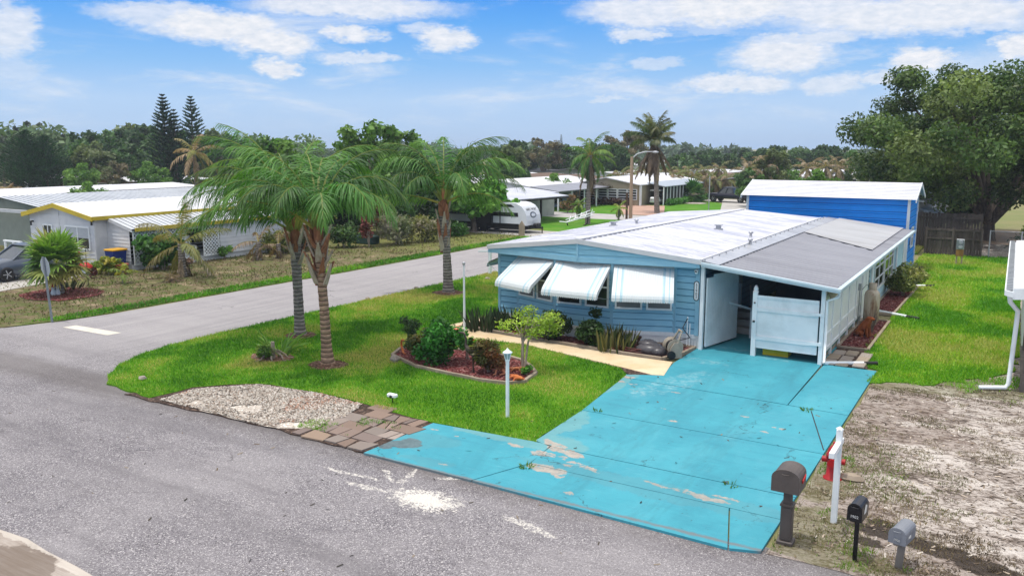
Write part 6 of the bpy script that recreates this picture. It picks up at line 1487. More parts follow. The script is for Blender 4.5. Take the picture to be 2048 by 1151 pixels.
ribwall(m,(x0,y0),(x1,y0),.05,ev,(0,-1)); ribwall(m,(x1,y0),(x1,y1),.05,ev,(1,0)); ribwall(m,(x1,y1),(x0,y1),.05,ev,(0,1)); ribwall(m,(x0,y1),(x0,y0),.05,ev,(-1,0))
c=(y0+y1)/2; m.poly([(x1,y0,ev),(x1,y1,ev),(x1,c,rg)]); m.poly([(x0,y1,ev),(x0,y0,ev),(x0,c,rg)])
m.build('wall',[bl,PM('painted rib shade',S('1258a8'),S('104c94'),3,.7)],t)  # second colour is a thin dark strip painting the shade line of each rib
m=MB(); o=.3; sl=(rg-ev)/(c-y0)
ribbed(m,(x0-o,y0-o,ev-o*sl+.06),(x1+o,y0-o,ev-o*sl+.06),(x1+o,c,rg+.06),(x0-o,c,rg+.06),12,.03,0,0,.75); ribbed(m,(x1+o,y1+o,ev-o*sl+.06),(x0-o,y1+o,ev-o*sl+.06),(x0-o,c,rg+.06),(x1+o,c,rg+.06),12,.03,0,0,.75)
m.build('roof',MT['whiteroof'],t)
m=MB()
for xx in (x0-o,x1+o):
    m=MB(); m.prism([(xx-.02,y0-o,ev-o*sl-.06),(xx-.02,c,rg-.06),(xx-.02,c,rg+.1),(xx-.02,y0-o,ev-o*sl+.1)],(.04,0,0)); m.prism([(xx-.02,y1+o,ev-o*sl-.06),(xx-.02,c,rg-.06),(xx-.02,c,rg+.1),(xx-.02,y1+o,ev-o*sl+.1)],(.04,0,0)); m.build('rake_trim',blw,t)
for xx,yy in ((x0,y0),(x1,y0),(x1,y1)): m=MB(); m.box(xx-.07,xx+.05,yy-.06,yy+.06,.0,ev-.02); m.build('corner_trim',blw,t)
window(t,(x1,44.2),(x1,45.1),1.2,2.2,.035,blw,MT['glass'],1,2,.07)
m=MB(); q=W(1836,541,.15); m.hull_box((q[0]-.25,q[0]+.2,q[1]-.2,q[1]+.2,.05,.35),.03); tag(m.build('junction_box',MT['dark']),'small dark box on the grass at the corner of the blue shed','utility box')
# --- neighbour at the right edge: white roof corner, gutter with leaf guard, downspout, deck rail
t=thing('neighbour_house','white roofed neighbour house with wooden deck cut by the right edge','house',(3,23.3,0))
wood=PM('weathered grey wood',S('7c746c'),S('5d564f'),3,.9,(1,1,.25),bump=.4,bscale=20); hx,hy,hz0=-.02,23.15,2.50
m=MB(); m.prism([(hx+.2,hy,hz0),(8,hy,hz0+.75),(8,hy,hz0+.87),(hx+.2,hy,hz0+.12)],(0,12.6,0)); m.build('roof',MT['whiteroof'],t)
m=MB(); m.prism([(hx+.18,hy-.03,hz0-.12),(8,hy-.03,hz0+.62),(8,hy-.03,hz0+.9),(hx+.18,hy-.03,hz0+.15)],(0,.03,0)); m.build('fascia',MT['white'],t)
m=MB(); m.prism([(hx,hy-.05,hz0-.02),(hx+.2,hy-.05,hz0-.08),(hx+.2,hy-.05,hz0+.06),(hx,hy-.05,hz0+.1)],(0,12.6,0)); gt_=m.build('gutter',MT['white'],t)
m=MB()
for i in range(44): m.box(hx+.03,hx+.17,hy+.05+i*.285,hy+.05+i*.285+.2,hz0+.085,hz0+.115)
m.build('leaf_guard',MT['metal'],gt_)
m=MB(); m.tube([(hx+.12,hy+.05,hz0-.05),(hx+.14,hy+.08,hz0-.2),(hx+.32,hy+.35,hz0-.45),(hx+.32,hy+.4,hz0-.7),(hx+.28,hy+.4,.2),(hx+.22,hy+.35,.1),(hx-.35,hy+.15,.07)],.055,8); m.build('downspout',MT['white'],t)
m=MB(); m.box(.55,8,27.5,35,0,2.6); m.build('wall',MT['whitewall'],t)
m=MB(); m.box(.5,8,23.6,27.4,.25,.40); m.build('deck',wood,t)
for xx,yy in ((.62,23.7),(.62,26.9)): m=MB(); m.box(xx-.08,xx+.08,yy-.08,yy+.08,0,2.5); m.build('deck_post',wood,t)
m=MB(); m.box(.6,5,23.62,23.7,1.15,1.27); m.box(.6,5,23.62,23.7,.5,.6)
for i in range(16): m.box(.8+i*.24,.84+i*.24,23.63,23.68,.6,1.15)
for i in range(24): m.box(.5+i*.2,.68+i*.2,23.56,23.6,.02,.48)
m.build('deck_railing',wood,t)
for i,(xx,zz) in enumerate(((.95,1.5),(1.0,.62),(1.25,1.9))):
    m=MB(); m.lathe((xx,24.0+.1*i,zz),[(.1,0),(.15,.22),(.16,.22),(.16,.26),(.12,.26)],12); tag(m.build('flower_pot',PM('terracotta',S('a5492a'),S('8a3a20'),6,.8)),('red terracotta pot hanging by the deck post of the right neighbour','red terracotta pot on the deck floor of the right neighbour','upper red terracotta pot near the roof of the right deck')[i],'pot')
# --- wooden fence and gate post at the back of the side lawn
fw=PM('dark weathered fence wood',S('5b524b'),S('3f3833'),2.5,.95,(5,5,.35),bump=.5,bscale=18,dirt=S('837a70'),dirtamt=.35)
t=thing('wooden_fence','dark weathered board fence at the back of the side lawn','fence',(-4,52,0)); fh=Hat(1880,512,455)
m=MB(); rr=random.Random(6)
x=-4.15
while x<-1.35:
    w=rr.uniform(.13,.17); m.box(x,x+w-.012,52.05,52.08,.04,fh-.05+rr.uniform(-.05,.03)); x+=w
m.build('boards',fw,t); m=MB()
for z in (.1,.95,fh-.18): m.box(-4.15,-1.4,51.98,52.045,z,z+.1)
m.build('rails',fw,t); m=MB()
for xx in (-4.1,-2.75,-1.75,-1.36): m=MB(); m.box(xx-.06,xx+.06,51.95,52.1,0,fh); m.build('fence_post',fw,t)
t=thing('wooden_fence','second darker board fence behind the first with vines on top','fence',(-4,56,0)); m=MB(); x=-6
while x<-1.6: w=rr.uniform(.14,.18); m.box(x,x+w-.01,56,56.04,0,2.15+rr.uniform(-.05,.03)); x+=w
m.build('boards',fw,t); m=MB(); m.box(-6,-1.6,55.94,55.995,1.8,1.9); m.build('rails',fw,t)
t=thing('chain_link_fence','chain link fence with thin grey posts right of the wooden fence','fence',(0,52.3,0))
for xx in (-.98,.5,2.2): m=MB(); m.tube([(xx,52.3,0),(xx,52.3,1.55)],.035,8); m.build('fence_post',MT['galv'],t)
m=MB(); m.tube([(-.98,52.3,1.5),(2.6,52.3,1.5)],.02,6)
for i in range(44):
    xx=-.98+i*.08; m.tube([(xx,52.3,.05),(min(2.6,xx+.7),52.3,1.5)],.004,3,0,False); m.tube([(xx,52.3,1.5),(min(2.6,xx+.7),52.3,.05)],.004,3,0,False)
m.build('mesh',MT['metal'],t)
# --- house behind the fence with pipe-like rolled awnings
t=thing('neighbour_house','grey white house beyond the fence with four white roll awnings','house',(-8,56.5,0))
m=MB(); body(m,-13,-5.0,56.6,72,2.75,3.2); m.build('wall',MT['whitewall'],t); m=MB(); gable(m,-13,-5.0,56.6,72,2.75,3.2,'y',.3); m.build('roof',MT['stripedmetal'],t)
for i,yy in enumerate((57.4,60.3,62.6,65.2)):
    window(t,(-5.0,yy+.2),(-5.0,yy+1.6),1.3,2.2,0,MT['white'],MT['glass'],2,1,.06)
    m=MB(); 
    m.prism([(-4.98,yy,2.3),(-4.0,yy,1.92),(-3.9,yy,1.8),(-3.95,yy,1.76),(-4.1,yy,1.86),(-4.98,yy,2.2)],(0,1.75,0)); m.build('awning',MT['awnwhite'],t)
m=MB(); m.box(-4.2,.5,60,70,0,.08); tag(m.build('patio',PM('peach concrete',S('c3a78f'),S('b3967e'),2,.9)),'peach coloured concrete patio behind the fences','patio')
# --- yellow trimmed white home across the side street
t=thing('mobile_home','white mobile home with yellow roof trim across the side street','house',(-41.7,24.3,0))
hx0,hx1,hy0,hy1,ev,rg=-44.4,-38.75,24.35,39,2.62,3.12; rxc=-41.75
m=MB(); siding(m,(hx0,hy0),(hx1,hy0),.35,ev,(0,-1),.2,.025); siding(m,(hx1,hy0),(hx1,hy1),.35,ev,(1,0),.2,.025); m.poly([(hx0,hy0,ev),(hx1,hy0,ev),(rxc,hy0,rg)]); m.quad((hx0,hy1,0),(hx0,hy0,0),(hx0,hy0,ev),(hx0,hy1,ev)); m.quad((hx1,hy1,0),(hx0,hy1,0),(hx0,hy1,ev),(hx1,hy1,ev))
m.box(hx0-.02,hx1+.02,hy0-.03,hy0+.02,0,.36); m.box(hx1-.06,hx1+.05,hy0-.05,hy0+.06,.35,ev); m.box(rxc-.04,rxc+.04,hy0-.03,hy0,.4,rg-.1)
m.build('wall',MT['whitewall'],t)
m=MB(); gable(m,hx0,hx1,hy0,hy1,ev,rg,'y',.25,.08,0,rxc); rf=m.build('roof',MT['whiteroof'],t)
m=MB(); a=hy0-.27
for s in (-1,1):
    xe=(hx0-.28) if s<0 else (hx1+.28); ze_=ev-.07
    m.prism([(rxc,a-.03,rg-.12),(xe,a-.03,ze_-.12),(xe,a-.03,ze_+.1),(rxc,a-.03,rg+.1)],(0,.05,0))
m.box(hx1+.26,hx1+.32,a,hy1,ev-.14,ev+.05); m.box(hx0-.32,hx0-.26,a,hy1,ev-.14,ev+.05); m.build('yellow_trim',MT['yellow'],rf)
window(t,onY(88,455,hy0)[:2],onY(106,455,hy0)[:2],1.05,2.1,.02,MT['white'],MT['glass'],2,1,.07)
window(t,onY(132,455,hy0)[:2],onY(181,470,hy0)[:2],.95,2.12,.02,MT['white'],MT['blind'],2,1,.07,lower=MT['glass'])
for px in (63,184): m=MB(); q=onY(px,446,hy0-.12); m.tube([(q[0],hy0-.03,q[2]+.1),(q[0]+.05,hy0-.18,q[2]+.1),(q[0]+.05,hy0-.18,q[2]-.1)],.05,8); m.build('wall_lamp',MT['dark'],t)
# porch with ribbed roof, yellow edge, lattice screen
px0,px1=hx1+.28,-36.65; pz0,pz1=ev-.12,2.05; py0,py1=24.9,37
m=MB(); ribbed(m,(px0,py0,pz0),(px1,py0,pz1),(px1,py1,pz1),(px0,py1,pz0),38,.035,0,1,.72); m.build('porch_roof',[MT['stripedmetal'],MT['metaldark']],t)
m=MB(); m.box(px1-.02,px1+.06,py0+.2,py1,pz1-.10,pz1+.08); m.build('porch_edge',MT['yellow'],t); 
m=MB(); siding(m,(hx1,py0+.1),(-36.95,py0+.1),.3,2.05,(0,-1),.18,.025); m.poly([(hx1,py0+.1,2.05),(-36.95,py0+.1,2.05),(hx1,py0+.1,2.42)]); m.prism([(px0,py0,pz0-.12),(px1,py0,pz1-.12),(px1,py0,pz1+.0),(px0,py0,pz0+.0)],(0,.05,0)); m.box(hx1,-36.9,25,37,.0,.3); m.build('porch_wall',MT['whitewall'],t)
def lattice(par,x,ya,yb,za,zb,p=.16,w=.035):
    m=MB(); L=yb-ya;Hh=zb-za
    def clip(y0,z0,dy):
        y=y0
        pts=[]
        t0=max(0,(-y0 if dy>0 else y0-L)); t1=min(Hh,(L-y0 if dy>0 else y0))
        return t0,t1
    k=int((L+Hh)/p)
    for i in range(k):
        y0=-Hh+i*p
        t0=max(0,-y0);t1=min(Hh,L-y0)
        if t1>t0+.03: m.obox((x,ya+y0+t0,za+t0),(x,ya+y0+t1,za+t1),w,.012,0,(1,0,0))
        y0=i*p; t0=max(0,y0-L); t1=min(Hh,y0)
        if t1>t0+.03: m.obox((x+.012,ya+y0-t0,za+t0),(x+.012,ya+y0-t1,za+t1),w,.012,0,(1,0,0))
    for z in (za,zb): m.obox((x+.02,ya,z),(x+.02,yb,z),.05,.06)
    for y in (ya,yb): m.obox((x+.02,y,za),(x+.02,y,zb),.06,.05)
    return m.build('lattice_screen',MT['white'],par)
lattice(t,-36.85,25.1,28.1,.3,1.95,.2,.05); lattice(t,-36.85,29.2,30.2,.3,1.95,.2,.05)
m=MB(); m.box(-36.87,-36.83,28.1,29.2,1.8,1.95); siding(m,(-36.86,30.3),(-36.86,37),.3,1.95,(1,0),.2,.025); m.build('porch_wall',MT['whitewall'],t)
m=MB(); m.box(hx1-.02,hx1+.02,25.2,36.9,.3,2.0); m.build('porch_shade',PM('porch shade sheet',S('3a3836'),S('2b2a28'),3,.9),t)  # dark sheet over the white wall, stands for the shade behind the lattice
# chair in the porch doorway
t=thing('rocking_chair','white slatted rocking chair in the lattice doorway','chair',(-37.3,28.6,.3)); m=MB()
for y in (28.35,28.85): m.box(-37.55,-37.5,y-.025,y+.025,.3,1.35); m.box(-37.05,-37.0,y-.025,y+.025,.3,.9); m.box(-37.55,-37.0,y-.03,y+.03,.86,.9)
m.build('frame',MT['white'],t); m=MB(); m.box(-37.52,-37.0,28.35,28.85,.68,.72); m.build('seat',MT['white'],t); m=MB()
for i in range(6): m.box(-37.54,-37.51,28.4+i*.08,28.44+i*.08,.75,1.3)
m.box(-37.55,-37.5,28.33,28.87,1.3,1.38); m.build('backrest',MT['white'],t)
# --- homes at the far left
t=thing('mobile_home','grey green mobile home with ribbed metal carport roof at the left edge','house',(-50,27,0))
m=MB(); body(m,-58,-47.2,27.5,44,2.5,3.0); m.build('wall',MT['greywall'],t)
m=MB(); ribbed(m,(-52.6,27,3.05),(-44.7,26.2,2.45),(-44.7,44,2.45),(-52.6,44,3.05),46,.04,0,1,.62); ribbed(m,(-60,27,2.5),(-52.6,27,3.05),(-52.6,44,3.05),(-60,44,2.5),40,.04,0,1,.62); m.box(-60,-44.6,26.1,26.25,2.3,2.48); m.build('roof',[MT['stripedmetal'],MT['metaldark']],t)
for xx in (-46.2,): m=MB(); m.box(xx-.05,xx+.05,26.6,26.7,0,2.4); m.build('carport_post',MT['white'],t)
m=MB(); m.box(-47.2,-45.2,27.2,27.3,.0,2.3); m.build('screen_wall',MT['greywall'],t)
FB=[ # far roofs: label, px, py of the roof centre, size x, size y, ridge axis, eave, wall, roof
 ('low white roof home at the left edge behind the metal carport roof',55,383,9,13,'y',2.4,'whitewall','whiteroof'),
 ('small pale grey home under the dark conifer on the left',160,353,7,9,'y',2.4,'whitewall','whiteroof'),
 ('brown walled home with white roof left of the tall pines',262,356,15,9,'y',2.5,'brownwall','whiteroof'),
 ('long white roof home in front of the brown walled one',245,375,12,9,'y',2.4,'whitewall','whiteroof'),
 ('grey roofed home with teal trim just above the yellow trimmed roof',285,385,9,9,'y',2.4,'greywall','greyshingle'),
 ('white roofed home left of the brown gables in the middle distance',1010,352,7,12,'y',2.4,'whitewall','whiteroof'),
 ('cream home with brown shingle gable in the middle distance',1055,352,9,10,'y',2.5,'creamwall','brownroof'),
 ('tan gabled home with brown shingles behind the slender palm',1105,356,10,11,'y',2.5,'creamwall','brownroof'),
 ('dark grey roofed home above the brown gables',1065,340,12,9,'x',2.4,'greywall','greyshingle'),
 ('flat white roof home between the brown gables and the carport',1012,362,8,8,'x',2.3,'whitewall','whiteroof'),
 ('white roofed home behind the street lamp pole',1238,346,9,10,'y',2.4,'whitewall','whiteroof'),
 ('far white roofed home just right of the leaning coconut palm',1352,329,18,9,'x',2.3,'whitewall','whiteroof'),
 ('white hipped roof home above the brown palm hedge',1405,342,9,11,'y',2.5,'whitewall','whiteroof'),
 ('far white roof home behind the brown palm hedge right end',1470,336,10,9,'x',2.3,'whitewall','whiteroof'),
 ('tan shingle roofed home left of the dead coconut palms',1470,350,8,9,'x',2.4,'creamwall','brownroof'),
 ('white roofed home just above the left end of the blue shed',1568,349,9,12,'y',2.4,'whitewall','whiteroof'),
 ('low white roofed home above the middle of the blue shed',1622,343,9,12,'y',2.4,'greywall','whiteroof'),
 ('white home with dark windows above the right half of the blue shed',1690,344,10,10,'y',2.5,'whitewall','whiteroof'),
 ('pale home partly hidden by the oak behind the blue shed',1745,350,9,9,'y',2.5,'creamwall','whiteroof'),
 ('far white roof in the trees above the bright green bush',1590,325,14,9,'x',2.3,'whitewall','whiteroof'),
 ('far white roof left of the bright green bush',1535,330,10,9,'x',2.3,'whitewall','whiteroof'),
 ('far white roof strip below the right tree line centre',1440,326,16,9,'x',2.3,'whitewall','whiteroof'),
 ('far white roof strip right of the leaning coconut palm crown',1385,322,16,9,'x',2.3,'whitewall','whiteroof'),
 ('white roof home behind the bright green bush right side',1655,333,12,10,'x',2.3,'whitewall','whiteroof'),
 ('far pale roof strip above the white hipped roof',1500,325,14,9,'x',2.3,'whitewall','whiteroof'),
 ('white roofed home in the gap left of the oak trunk',1870,368,10,10,'y',2.6,'whitewall','whiteroof')]
for (lb,px,py,sx,sy,ax,ev,wl,rf_) in FB:
    ev=ev*.76; sx*=1.15; sy*=1.25; q=W(px,py,ev+.15); simple_house(lb,q[0]-sx/2,q[0]+sx/2,q[1]-sy/2,q[1]+sy/2,ev,ev+.4,ax,wl,rf_,((0,.15,.38),(0,.58,.85),(1,.2,.4),(1,.6,.8)))
# --- home with white flat carport beside the camper
t=thing('mobile_home','home with white roof and dark posted flat carport behind the camper','house',(-38,53,0))
m=MB(); body(m,-42,-35.4,53.5,66,2.0,2.35); m.build('wall',MT['greywall'],t); m=MB(); gable(m,-42,-35.4,53.5,66,2.0,2.35,'y',.3,.08); m.build('roof',MT['mainroof'],t)
q0,q1,q2,q3=W(1018,403,2.0),W(1137,393,2.0),W(1085,384,2.12),W(1000,392,2.12)
m=MB(); m.prism([q0,q1,q2,q3],(0,0,.1)); m.build('carport_roof',MT['mainroof'],t)
m=MB(); m.obox((q0[0],q0[1],1.97),(q1[0],q1[1],1.97),.06,.14); m.build('carport_edge',MT['blackmetal'],t)
for px,py in ((1052,441),(1082,437)): m=MB(); a=W(px,py); m.box(a[0]-.07,a[0]+.07,a[1]-.07,a[1]+.07,0,Hat(px,py,398)); m.build('carport_post',MT['blackmetal'],t)
m=MB(); a=W(1030,446); m.box(a[0]-.9,a[0]+.5,a[1]-.1,a[1]+1.2,0,1.75); m.build('storage_room',MT['greywall'],t)
# --- light blue home with grey porch roof, behind the carport
t=thing('mobile_home','long white roofed home with dark grey porch roof behind the slender palm','house',(-43,71,0))
R1=[W(1055,373,2.3),W(1160,362,2.3),W(1150,350,2.75),W(1020,362,2.75)]
bx1=R1[0][0]; m=MB(); body(m,bx1-6.5,bx1,R1[0][1],R1[1][1],2.3,2.85); m.build('wall',MT['whitewall'],t); m=MB(); gable(m,bx1-6.5,bx1,R1[0][1],R1[1][1],2.3,2.85,'y',.35,.08); m.build('roof',MT['whiteroof'],t)
m=MB(); m.prism([(bx1+.3,R1[0][1],2.22),(bx1+3.4,R1[0][1],1.85),(bx1+3.4,R1[0][1],1.93),(bx1+.3,R1[0][1],2.3)],(0,R1[1][1]-R1[0][1]+1,0)); m.build('porch_roof',MT['greyroof'],t)
m=MB(); m.box(bx1,bx1+.05,R1[0][1],R1[1][1],.0,2.2); m.build('porch_wall',PM('light blue wall',S('a9bcc4'),S('98acb5'),2,.7),t)
for i in range(6): m=MB(); yy=R1[0][1]+.3+i*(R1[1][1]-R1[0][1])/5.2; m.box(bx1+3.1,bx1+3.22,yy,yy+.12,0,1.86); m.build('porch_post',MT['white'],t)
# --- tan home with screened porch
t=thing('tan_house','tan gabled home with white roof and long dark screened porch','house',(-36,81,0))
gx0,gx1,gy=-40.6,-33.6,81.0; gl=W(1267,374,2.2)
m=MB(); body(m,gx0,gx1,gy,98,2.2,2.85,'y'); m.build('wall',MT['tanwall'],t)
m=MB(); gable(m,gx0,gx1,gy,98,2.2,2.85,'y',.4,.09); m.build('roof',MT['whiteroof'],t)
for i in range(6):
    a=gx0+.25+i*1.12; window(t,(a,gy),(a+1.06,gy),.62,1.72,.0,MT['white'],MT['shade'],1,4,.07,name='louvre_window',bar=.035)
PX=-31.6
m=MB(); m.prism([(gx1+.2,83,2.3),(PX+.25,83,1.92),(PX+.25,83,2.0),(gx1+.2,83,2.38)],(0,12.4,0)); m.build('porch_roof',PM('pale blue grey metal roof',S('a3adb8'),S('929ca8'),1.5,.5),t)
m=MB(); m.box(PX-.04,PX,83.1,91,.1,1.9); m.build('porch_screen',MT['shade'],t)
for i in range(9): m=MB(); yy=83.1+i*.98; m.box(PX-.02,PX+.08,yy-.06,yy+.06,0,1.92); m.build('porch_post',MT['white'],t)
m=MB(); m.box(PX-.1,PX+.02,91.1,95.2,0,1.95); m.box(gx1,PX,95.0,95.2,0,2.2); m.build('porch_end_wall',MT['tanwall'],t)
window(t,(PX+.02,91.5),(PX+.02,92.2),.9,1.6,0,MT['white'],MT['glass'],1,2,.06); m=MB(); m.box(PX+.02,PX+.06,90.1,90.9,.1,1.75); m.build('screen_door',MT['white'],t)
for xx in (gx1+.3,PX+.1): m=MB(); m.box(xx-.1,xx+.1,80.9,81.1,0,2.1); m.build('carport_post',MT['white'],t)
# golf cart under the carport
q=W(1304,411); t=thing('golf_cart','small white golf cart parked under the tan home carport','golf cart',(q[0],q[1]+1.6,0)); x,y=q[0],q[1]+1.6
m=MB(); m.hull_box((x-.55,x+.55,y-1.1,y+1.0,.25,.62),.1); m.hull_box((x-.5,x+.5,y-1.15,y-.6,.55,.85),.12); m.build('body',MT['white'],t)
m=MB(); m.hull_box((x-.6,x+.6,y-.8,y+.95,1.5,1.58),.03); m.build('roof',MT['white'],t); m=MB()
for dx in (-.5,.5):
    for dy in (-.65,.8): m.tube([(x+dx,y+dy,.6),(x+dx,y+dy,1.52)],.025,6)
m.build('roof_frame',MT['blackmetal'],t); m=MB(); m.hull_box((x-.5,x+.5,y-.1,y+.35,.6,.75),.04); m.hull_box((x-.5,x+.5,y+.3,y+.42,.75,1.1),.04); m.build('seat',MT['dark'],t)
for dx in (-.5,.5):
    for dy in (-.75,.7): m=MB(); m.tube([(x+dx-.08,y+dy,.2),(x+dx+.08,y+dy,.2)],.2,12); m.build('wheel',MT['dark'],t)
# tan house with porch behind the pickup
q=W(1442,396); simple_house('beige home with white roof and dark porch behind the pickup',q[0]-1.4,q[0]+4.6,q[1]+2.5,q[1]+14,2.0,2.45,'y','tanwall','whiteroof',((0,.32,.62),(0,.66,.97)))
# ------------------------------------------------------------------ street lamp, poles
t=thing('street_lamp','street lamp with curved arm on a tall tan pole beyond the home','street lamp',W(1261,438)); q=WM[t].translation; hz=Hat(1261,438,313)
polewood=PM('tan utility pole',S('b59b84'),S('9d846e'),4,.9,(1,1,.15))
m=MB(); m.tube([(q.x,q.y,0),(q.x,q.y,hz)],[.16,.12],10); m.build('pole',polewood,t)
X=Vector((math.cos(YAW),math.sin(YAW),0)); b=Vector((q.x,q.y,hz-.15))
m=MB(); m.tube([b,b+X*.45+Vector((0,0,.38)),b+X*1.1+Vector((0,0,.55)),b+X*1.7+Vector((0,0,.55))],.045,8); ar=m.build('arm',MT['galv'],t)
m=MB(); m.ball(tuple(b+X*1.95+Vector((0,0,.52))),(.32,.2,.1),10); m.build('lamp_head',MT['galv'],t)
m=MB(); q=W(1253,438); m.tube([(q[0],q[1],0),(q[0],q[1],Hat(1253,438,385))],[.11,.1],8); tag(m.build('wooden_post',PM('brown post',S('5c4636'),S('48362a'),4,.9)),'short brown wooden post standing just left of the street lamp','post')
t=thing('street_lamp','small far street lamp in the trees above the brown walled roof','street lamp',W(259,355)); q=WM[t].translation; hz=Hat(259,355,325)
m=MB(); m.tube([(q.x,q.y,0),(q.x,q.y,hz)],[.14,.1],8); m.build('pole',MT['galv'],t); m=MB(); m.tube([(q.x,q.y,hz),(q.x+.9,q.y+.5,hz+.5),(q.x+1.9,q.y+1.1,hz+.45)],.1,6); m.build('arm',MT['galv'],t)
m=MB(); q=W(1417,425); m.tube([(q[0],q[1],0),(q[0],q[1],Hat(1417,425,352))],.05,8); tag(m.build('thin_pole',MT['galv']),'thin grey metal pole in front of the green lawn by the blue shed','pole')
t=thing('mailbox_post','white post with a bar arm beside the side street behind the home corner','post',W(980,548,.05)); q=WM[t].translation; hz=Hat(980,548,493)
m=MB(); m.box(q.x-.06,q.x+.06,q.y-.06,q.y+.06,0,hz); m.build('post',MT['white'],t); m=MB(); a=Vector((q.x,q.y,hz-.18)); m.obox(tuple(a+X*.1),tuple(a-X*.55),.09,.07); m.build('arm',MT['white'],t)
m=MB(); q=W(1043,472); m.prism([(q[0]-.22,q[1],0),(q[0]+.22,q[1],0),(q[0]+.22,q[1],.75),(q[0],q[1],1.05),(q[0]-.22,q[1],.75)],(0,.08,0)); tag(m.build('marker_post',MT['curb']),'short pointed grey marker standing by the camper driveway','marker')
# bicycle-rack like frame lying on the grass
q=W(1155,452); t=thing('bike_carrier','white tubular bike carrier lying on the grass near the slender palm','bike carrier',q); m=MB(); o=Vector((q[0],q[1],0))
P=lambda a,b_,z: tuple(o+X*a+Vector((-X.y,X.x,0))*b_+Vector((0,0,z)))
m.tube([P(-1.4,0,.35),P(-.9,0,.3),P(1.3,0,1.1)],.05,6); m.tube([P(-.9,.3,.45),P(1.0,.3,1.2)],.035,6); m.tube([P(-.9,-.3,.3),P(1.2,-.3,.9)],.035,6)
for k in range(5): m.tube([P(-.7+k*.42,-.35,.36+k*.13),P(-.5+k*.42,.4,.75+k*.13)],.025,6)
m.build('frame',MT['white'],t); m=MB(); m.tube([P(-.85,0,.35),P(-.75,0,.02),P(-.3,0,-.02),P(.4,0,.0),P(.75,0,.2),P(.8,0,.8)],.05,6); m.build('hoop',MT['dark'],t)
# ------------------------------------------------------------------ vehicles
def loft(m,secs,mi=0,smooth=True,cap=True):
    """secs: list of equal-length point rings"""
    n=len(secs[0]); vs=[p for s in secs for p in s]
    fs=[(i*n+j,i*n+(j+1)%n,(i+1)*n+(j+1)%n,(i+1)*n+j) for i in range(len(secs)-1) for j in range(n)]
    m.add(vs,fs,mi,smooth)
    if cap: m.add(secs[0],[tuple(range(n))[::-1]],mi); m.add(secs[-1],[tuple(range(n))],mi)
def wheel(par,x,y,r,w,side,spokes=5):
    tm=MB(); s=1 if side>0 else -1
    tm.lathe((x,y,r),[(r*.62,-w/2),(r*.95,-w/2),(r,-w*.3),(r,w*.3),(r*.95,w/2),(r*.62,w/2)],20,0,True,'y')
    t=tm.build('tyre',MT['dark'],par,local=True)
    rm=MB(); rm.lathe((x,y+s*w*.30,r),[(.01,-.02),(r*.63,-.02),(r*.63,.02),(r*.56,.03)],20,0,True,'y')
    for k in range(spokes):
        a=2*math.pi*k/spokes; p0=Vector((x,y+s*w*.48,r)); p1=p0+Vector((math.cos(a)*r*.6,0,math.sin(a)*r*.6)); rm.obox(tuple(p0),tuple(p1),.05,.035)
    rm.build('rim',MT['galv'],t,local=True)
def vehicle(name,label,cat,loc,rz,L,prof,cab,Wd,col,wb,wr,pick=False):
    """x forward. prof: list (x,z_low,z_belt,halfwidth factor); cab: (rear base, rear top, front top, front base, roof z)"""
    t=thing(name,label,cat,loc,rz); hw=Wd/2
    m=MB(); secs=[]
    for x,zl,zb,f in prof:
        w=hw*f; secs.append([(x,-w*.92,zl),(x,w*.92,zl),(x,w,zl+.12),(x,w*1.0,zl+(zb-zl)*.55),(x,w*.95,zb-.06),(x,w*.86,zb),(x,-w*.86,zb),(x,-w*.95,zb-.06),(x,-w,zl+(zb-zl)*.55),(x,-w,zl+.12)])
    loft(m,secs); bd=m.build('body',col,t,local=True)
    rb,rt,ft,fb,rz_=cab; zb=prof[len(prof)//2][2]-.03; m=MB(); wl,wt=hw*.86,hw*.70
    ring=lambda x,z,w: [(x,-w,z),(x,w,z)]
    B=[(rb,-wl,zb),(rb,wl,zb),(fb,wl,zb),(fb,-wl,zb)]; T=[(rt,-wt,rz_-.05),(rt,wt,rz_-.05),(ft,wt,rz_-.05),(ft,-wt,rz_-.05)]
    m.add(B+T,[(0,1,5,4),(1,2,6,5),(2,3,7,6),(3,0,4,7)]); m.build('windows',MT['glass'],t,local=True)
    m=MB(); m.hull_box((rt-.06,ft+.06,-wt-.03,wt+.03,rz_-.06,rz_+.02),.03)
    for s in (-1,1):
        for (x0_,x1_) in ((rb,rt),(fb,ft),((rb+fb)/2,(rt+ft)/2)): m.obox((x0_,s*wl*1.0,zb),(x1_,s*wt*1.02,rz_-.03),.09,.07)
    m.build('roof',col,t,local=True)
    x0_,x1_=prof[0][0],prof[-1][0]
    for s in (-1,1):
        m=MB(); m.ball((x1_-.12,s*hw*.66,.72),(.16,.2,.07),8); m.build('headlight',MT['galv'],t,local=True)
        m=MB(); m.hull_box((x0_-.01,x0_+.08,s*hw*.72-.1,s*hw*.72+.1,.78,.98),.02); m.build('tail_light',redf,t,local=True)
        for xw in wb: wheel(t,xw,s*(hw-.13),wr,.24,s)
    m=MB(); m.hull_box((x1_-.08,x1_+.02,-hw*.5,hw*.5,.42,.68),.02); m.build('grille',MT['dark'],t,local=True)
    return t
suvp=PM('blue grey metallic paint',S('565f6c'),S('4c5562'),2,.28,metal=.4,spec=.6,fine=.02)
vehicle('parked_car','blue grey SUV parked on the driveway of the yellow trimmed home','car',(-39.25,21.2,.05),R(-90),4.4,
 [(-2.15,.38,.92,.86),(-2.0,.26,.98,.97),(-1.0,.24,1.0,1.0),(0.2,.24,1.0,1.0),(1.1,.24,.96,.99),(1.75,.26,.86,.95),(2.1,.3,.76,.86),(2.2,.38,.66,.74)],(-2.0,-1.65,.25,1.05,1.52),1.8,suvp,(-1.35,1.38),.34)
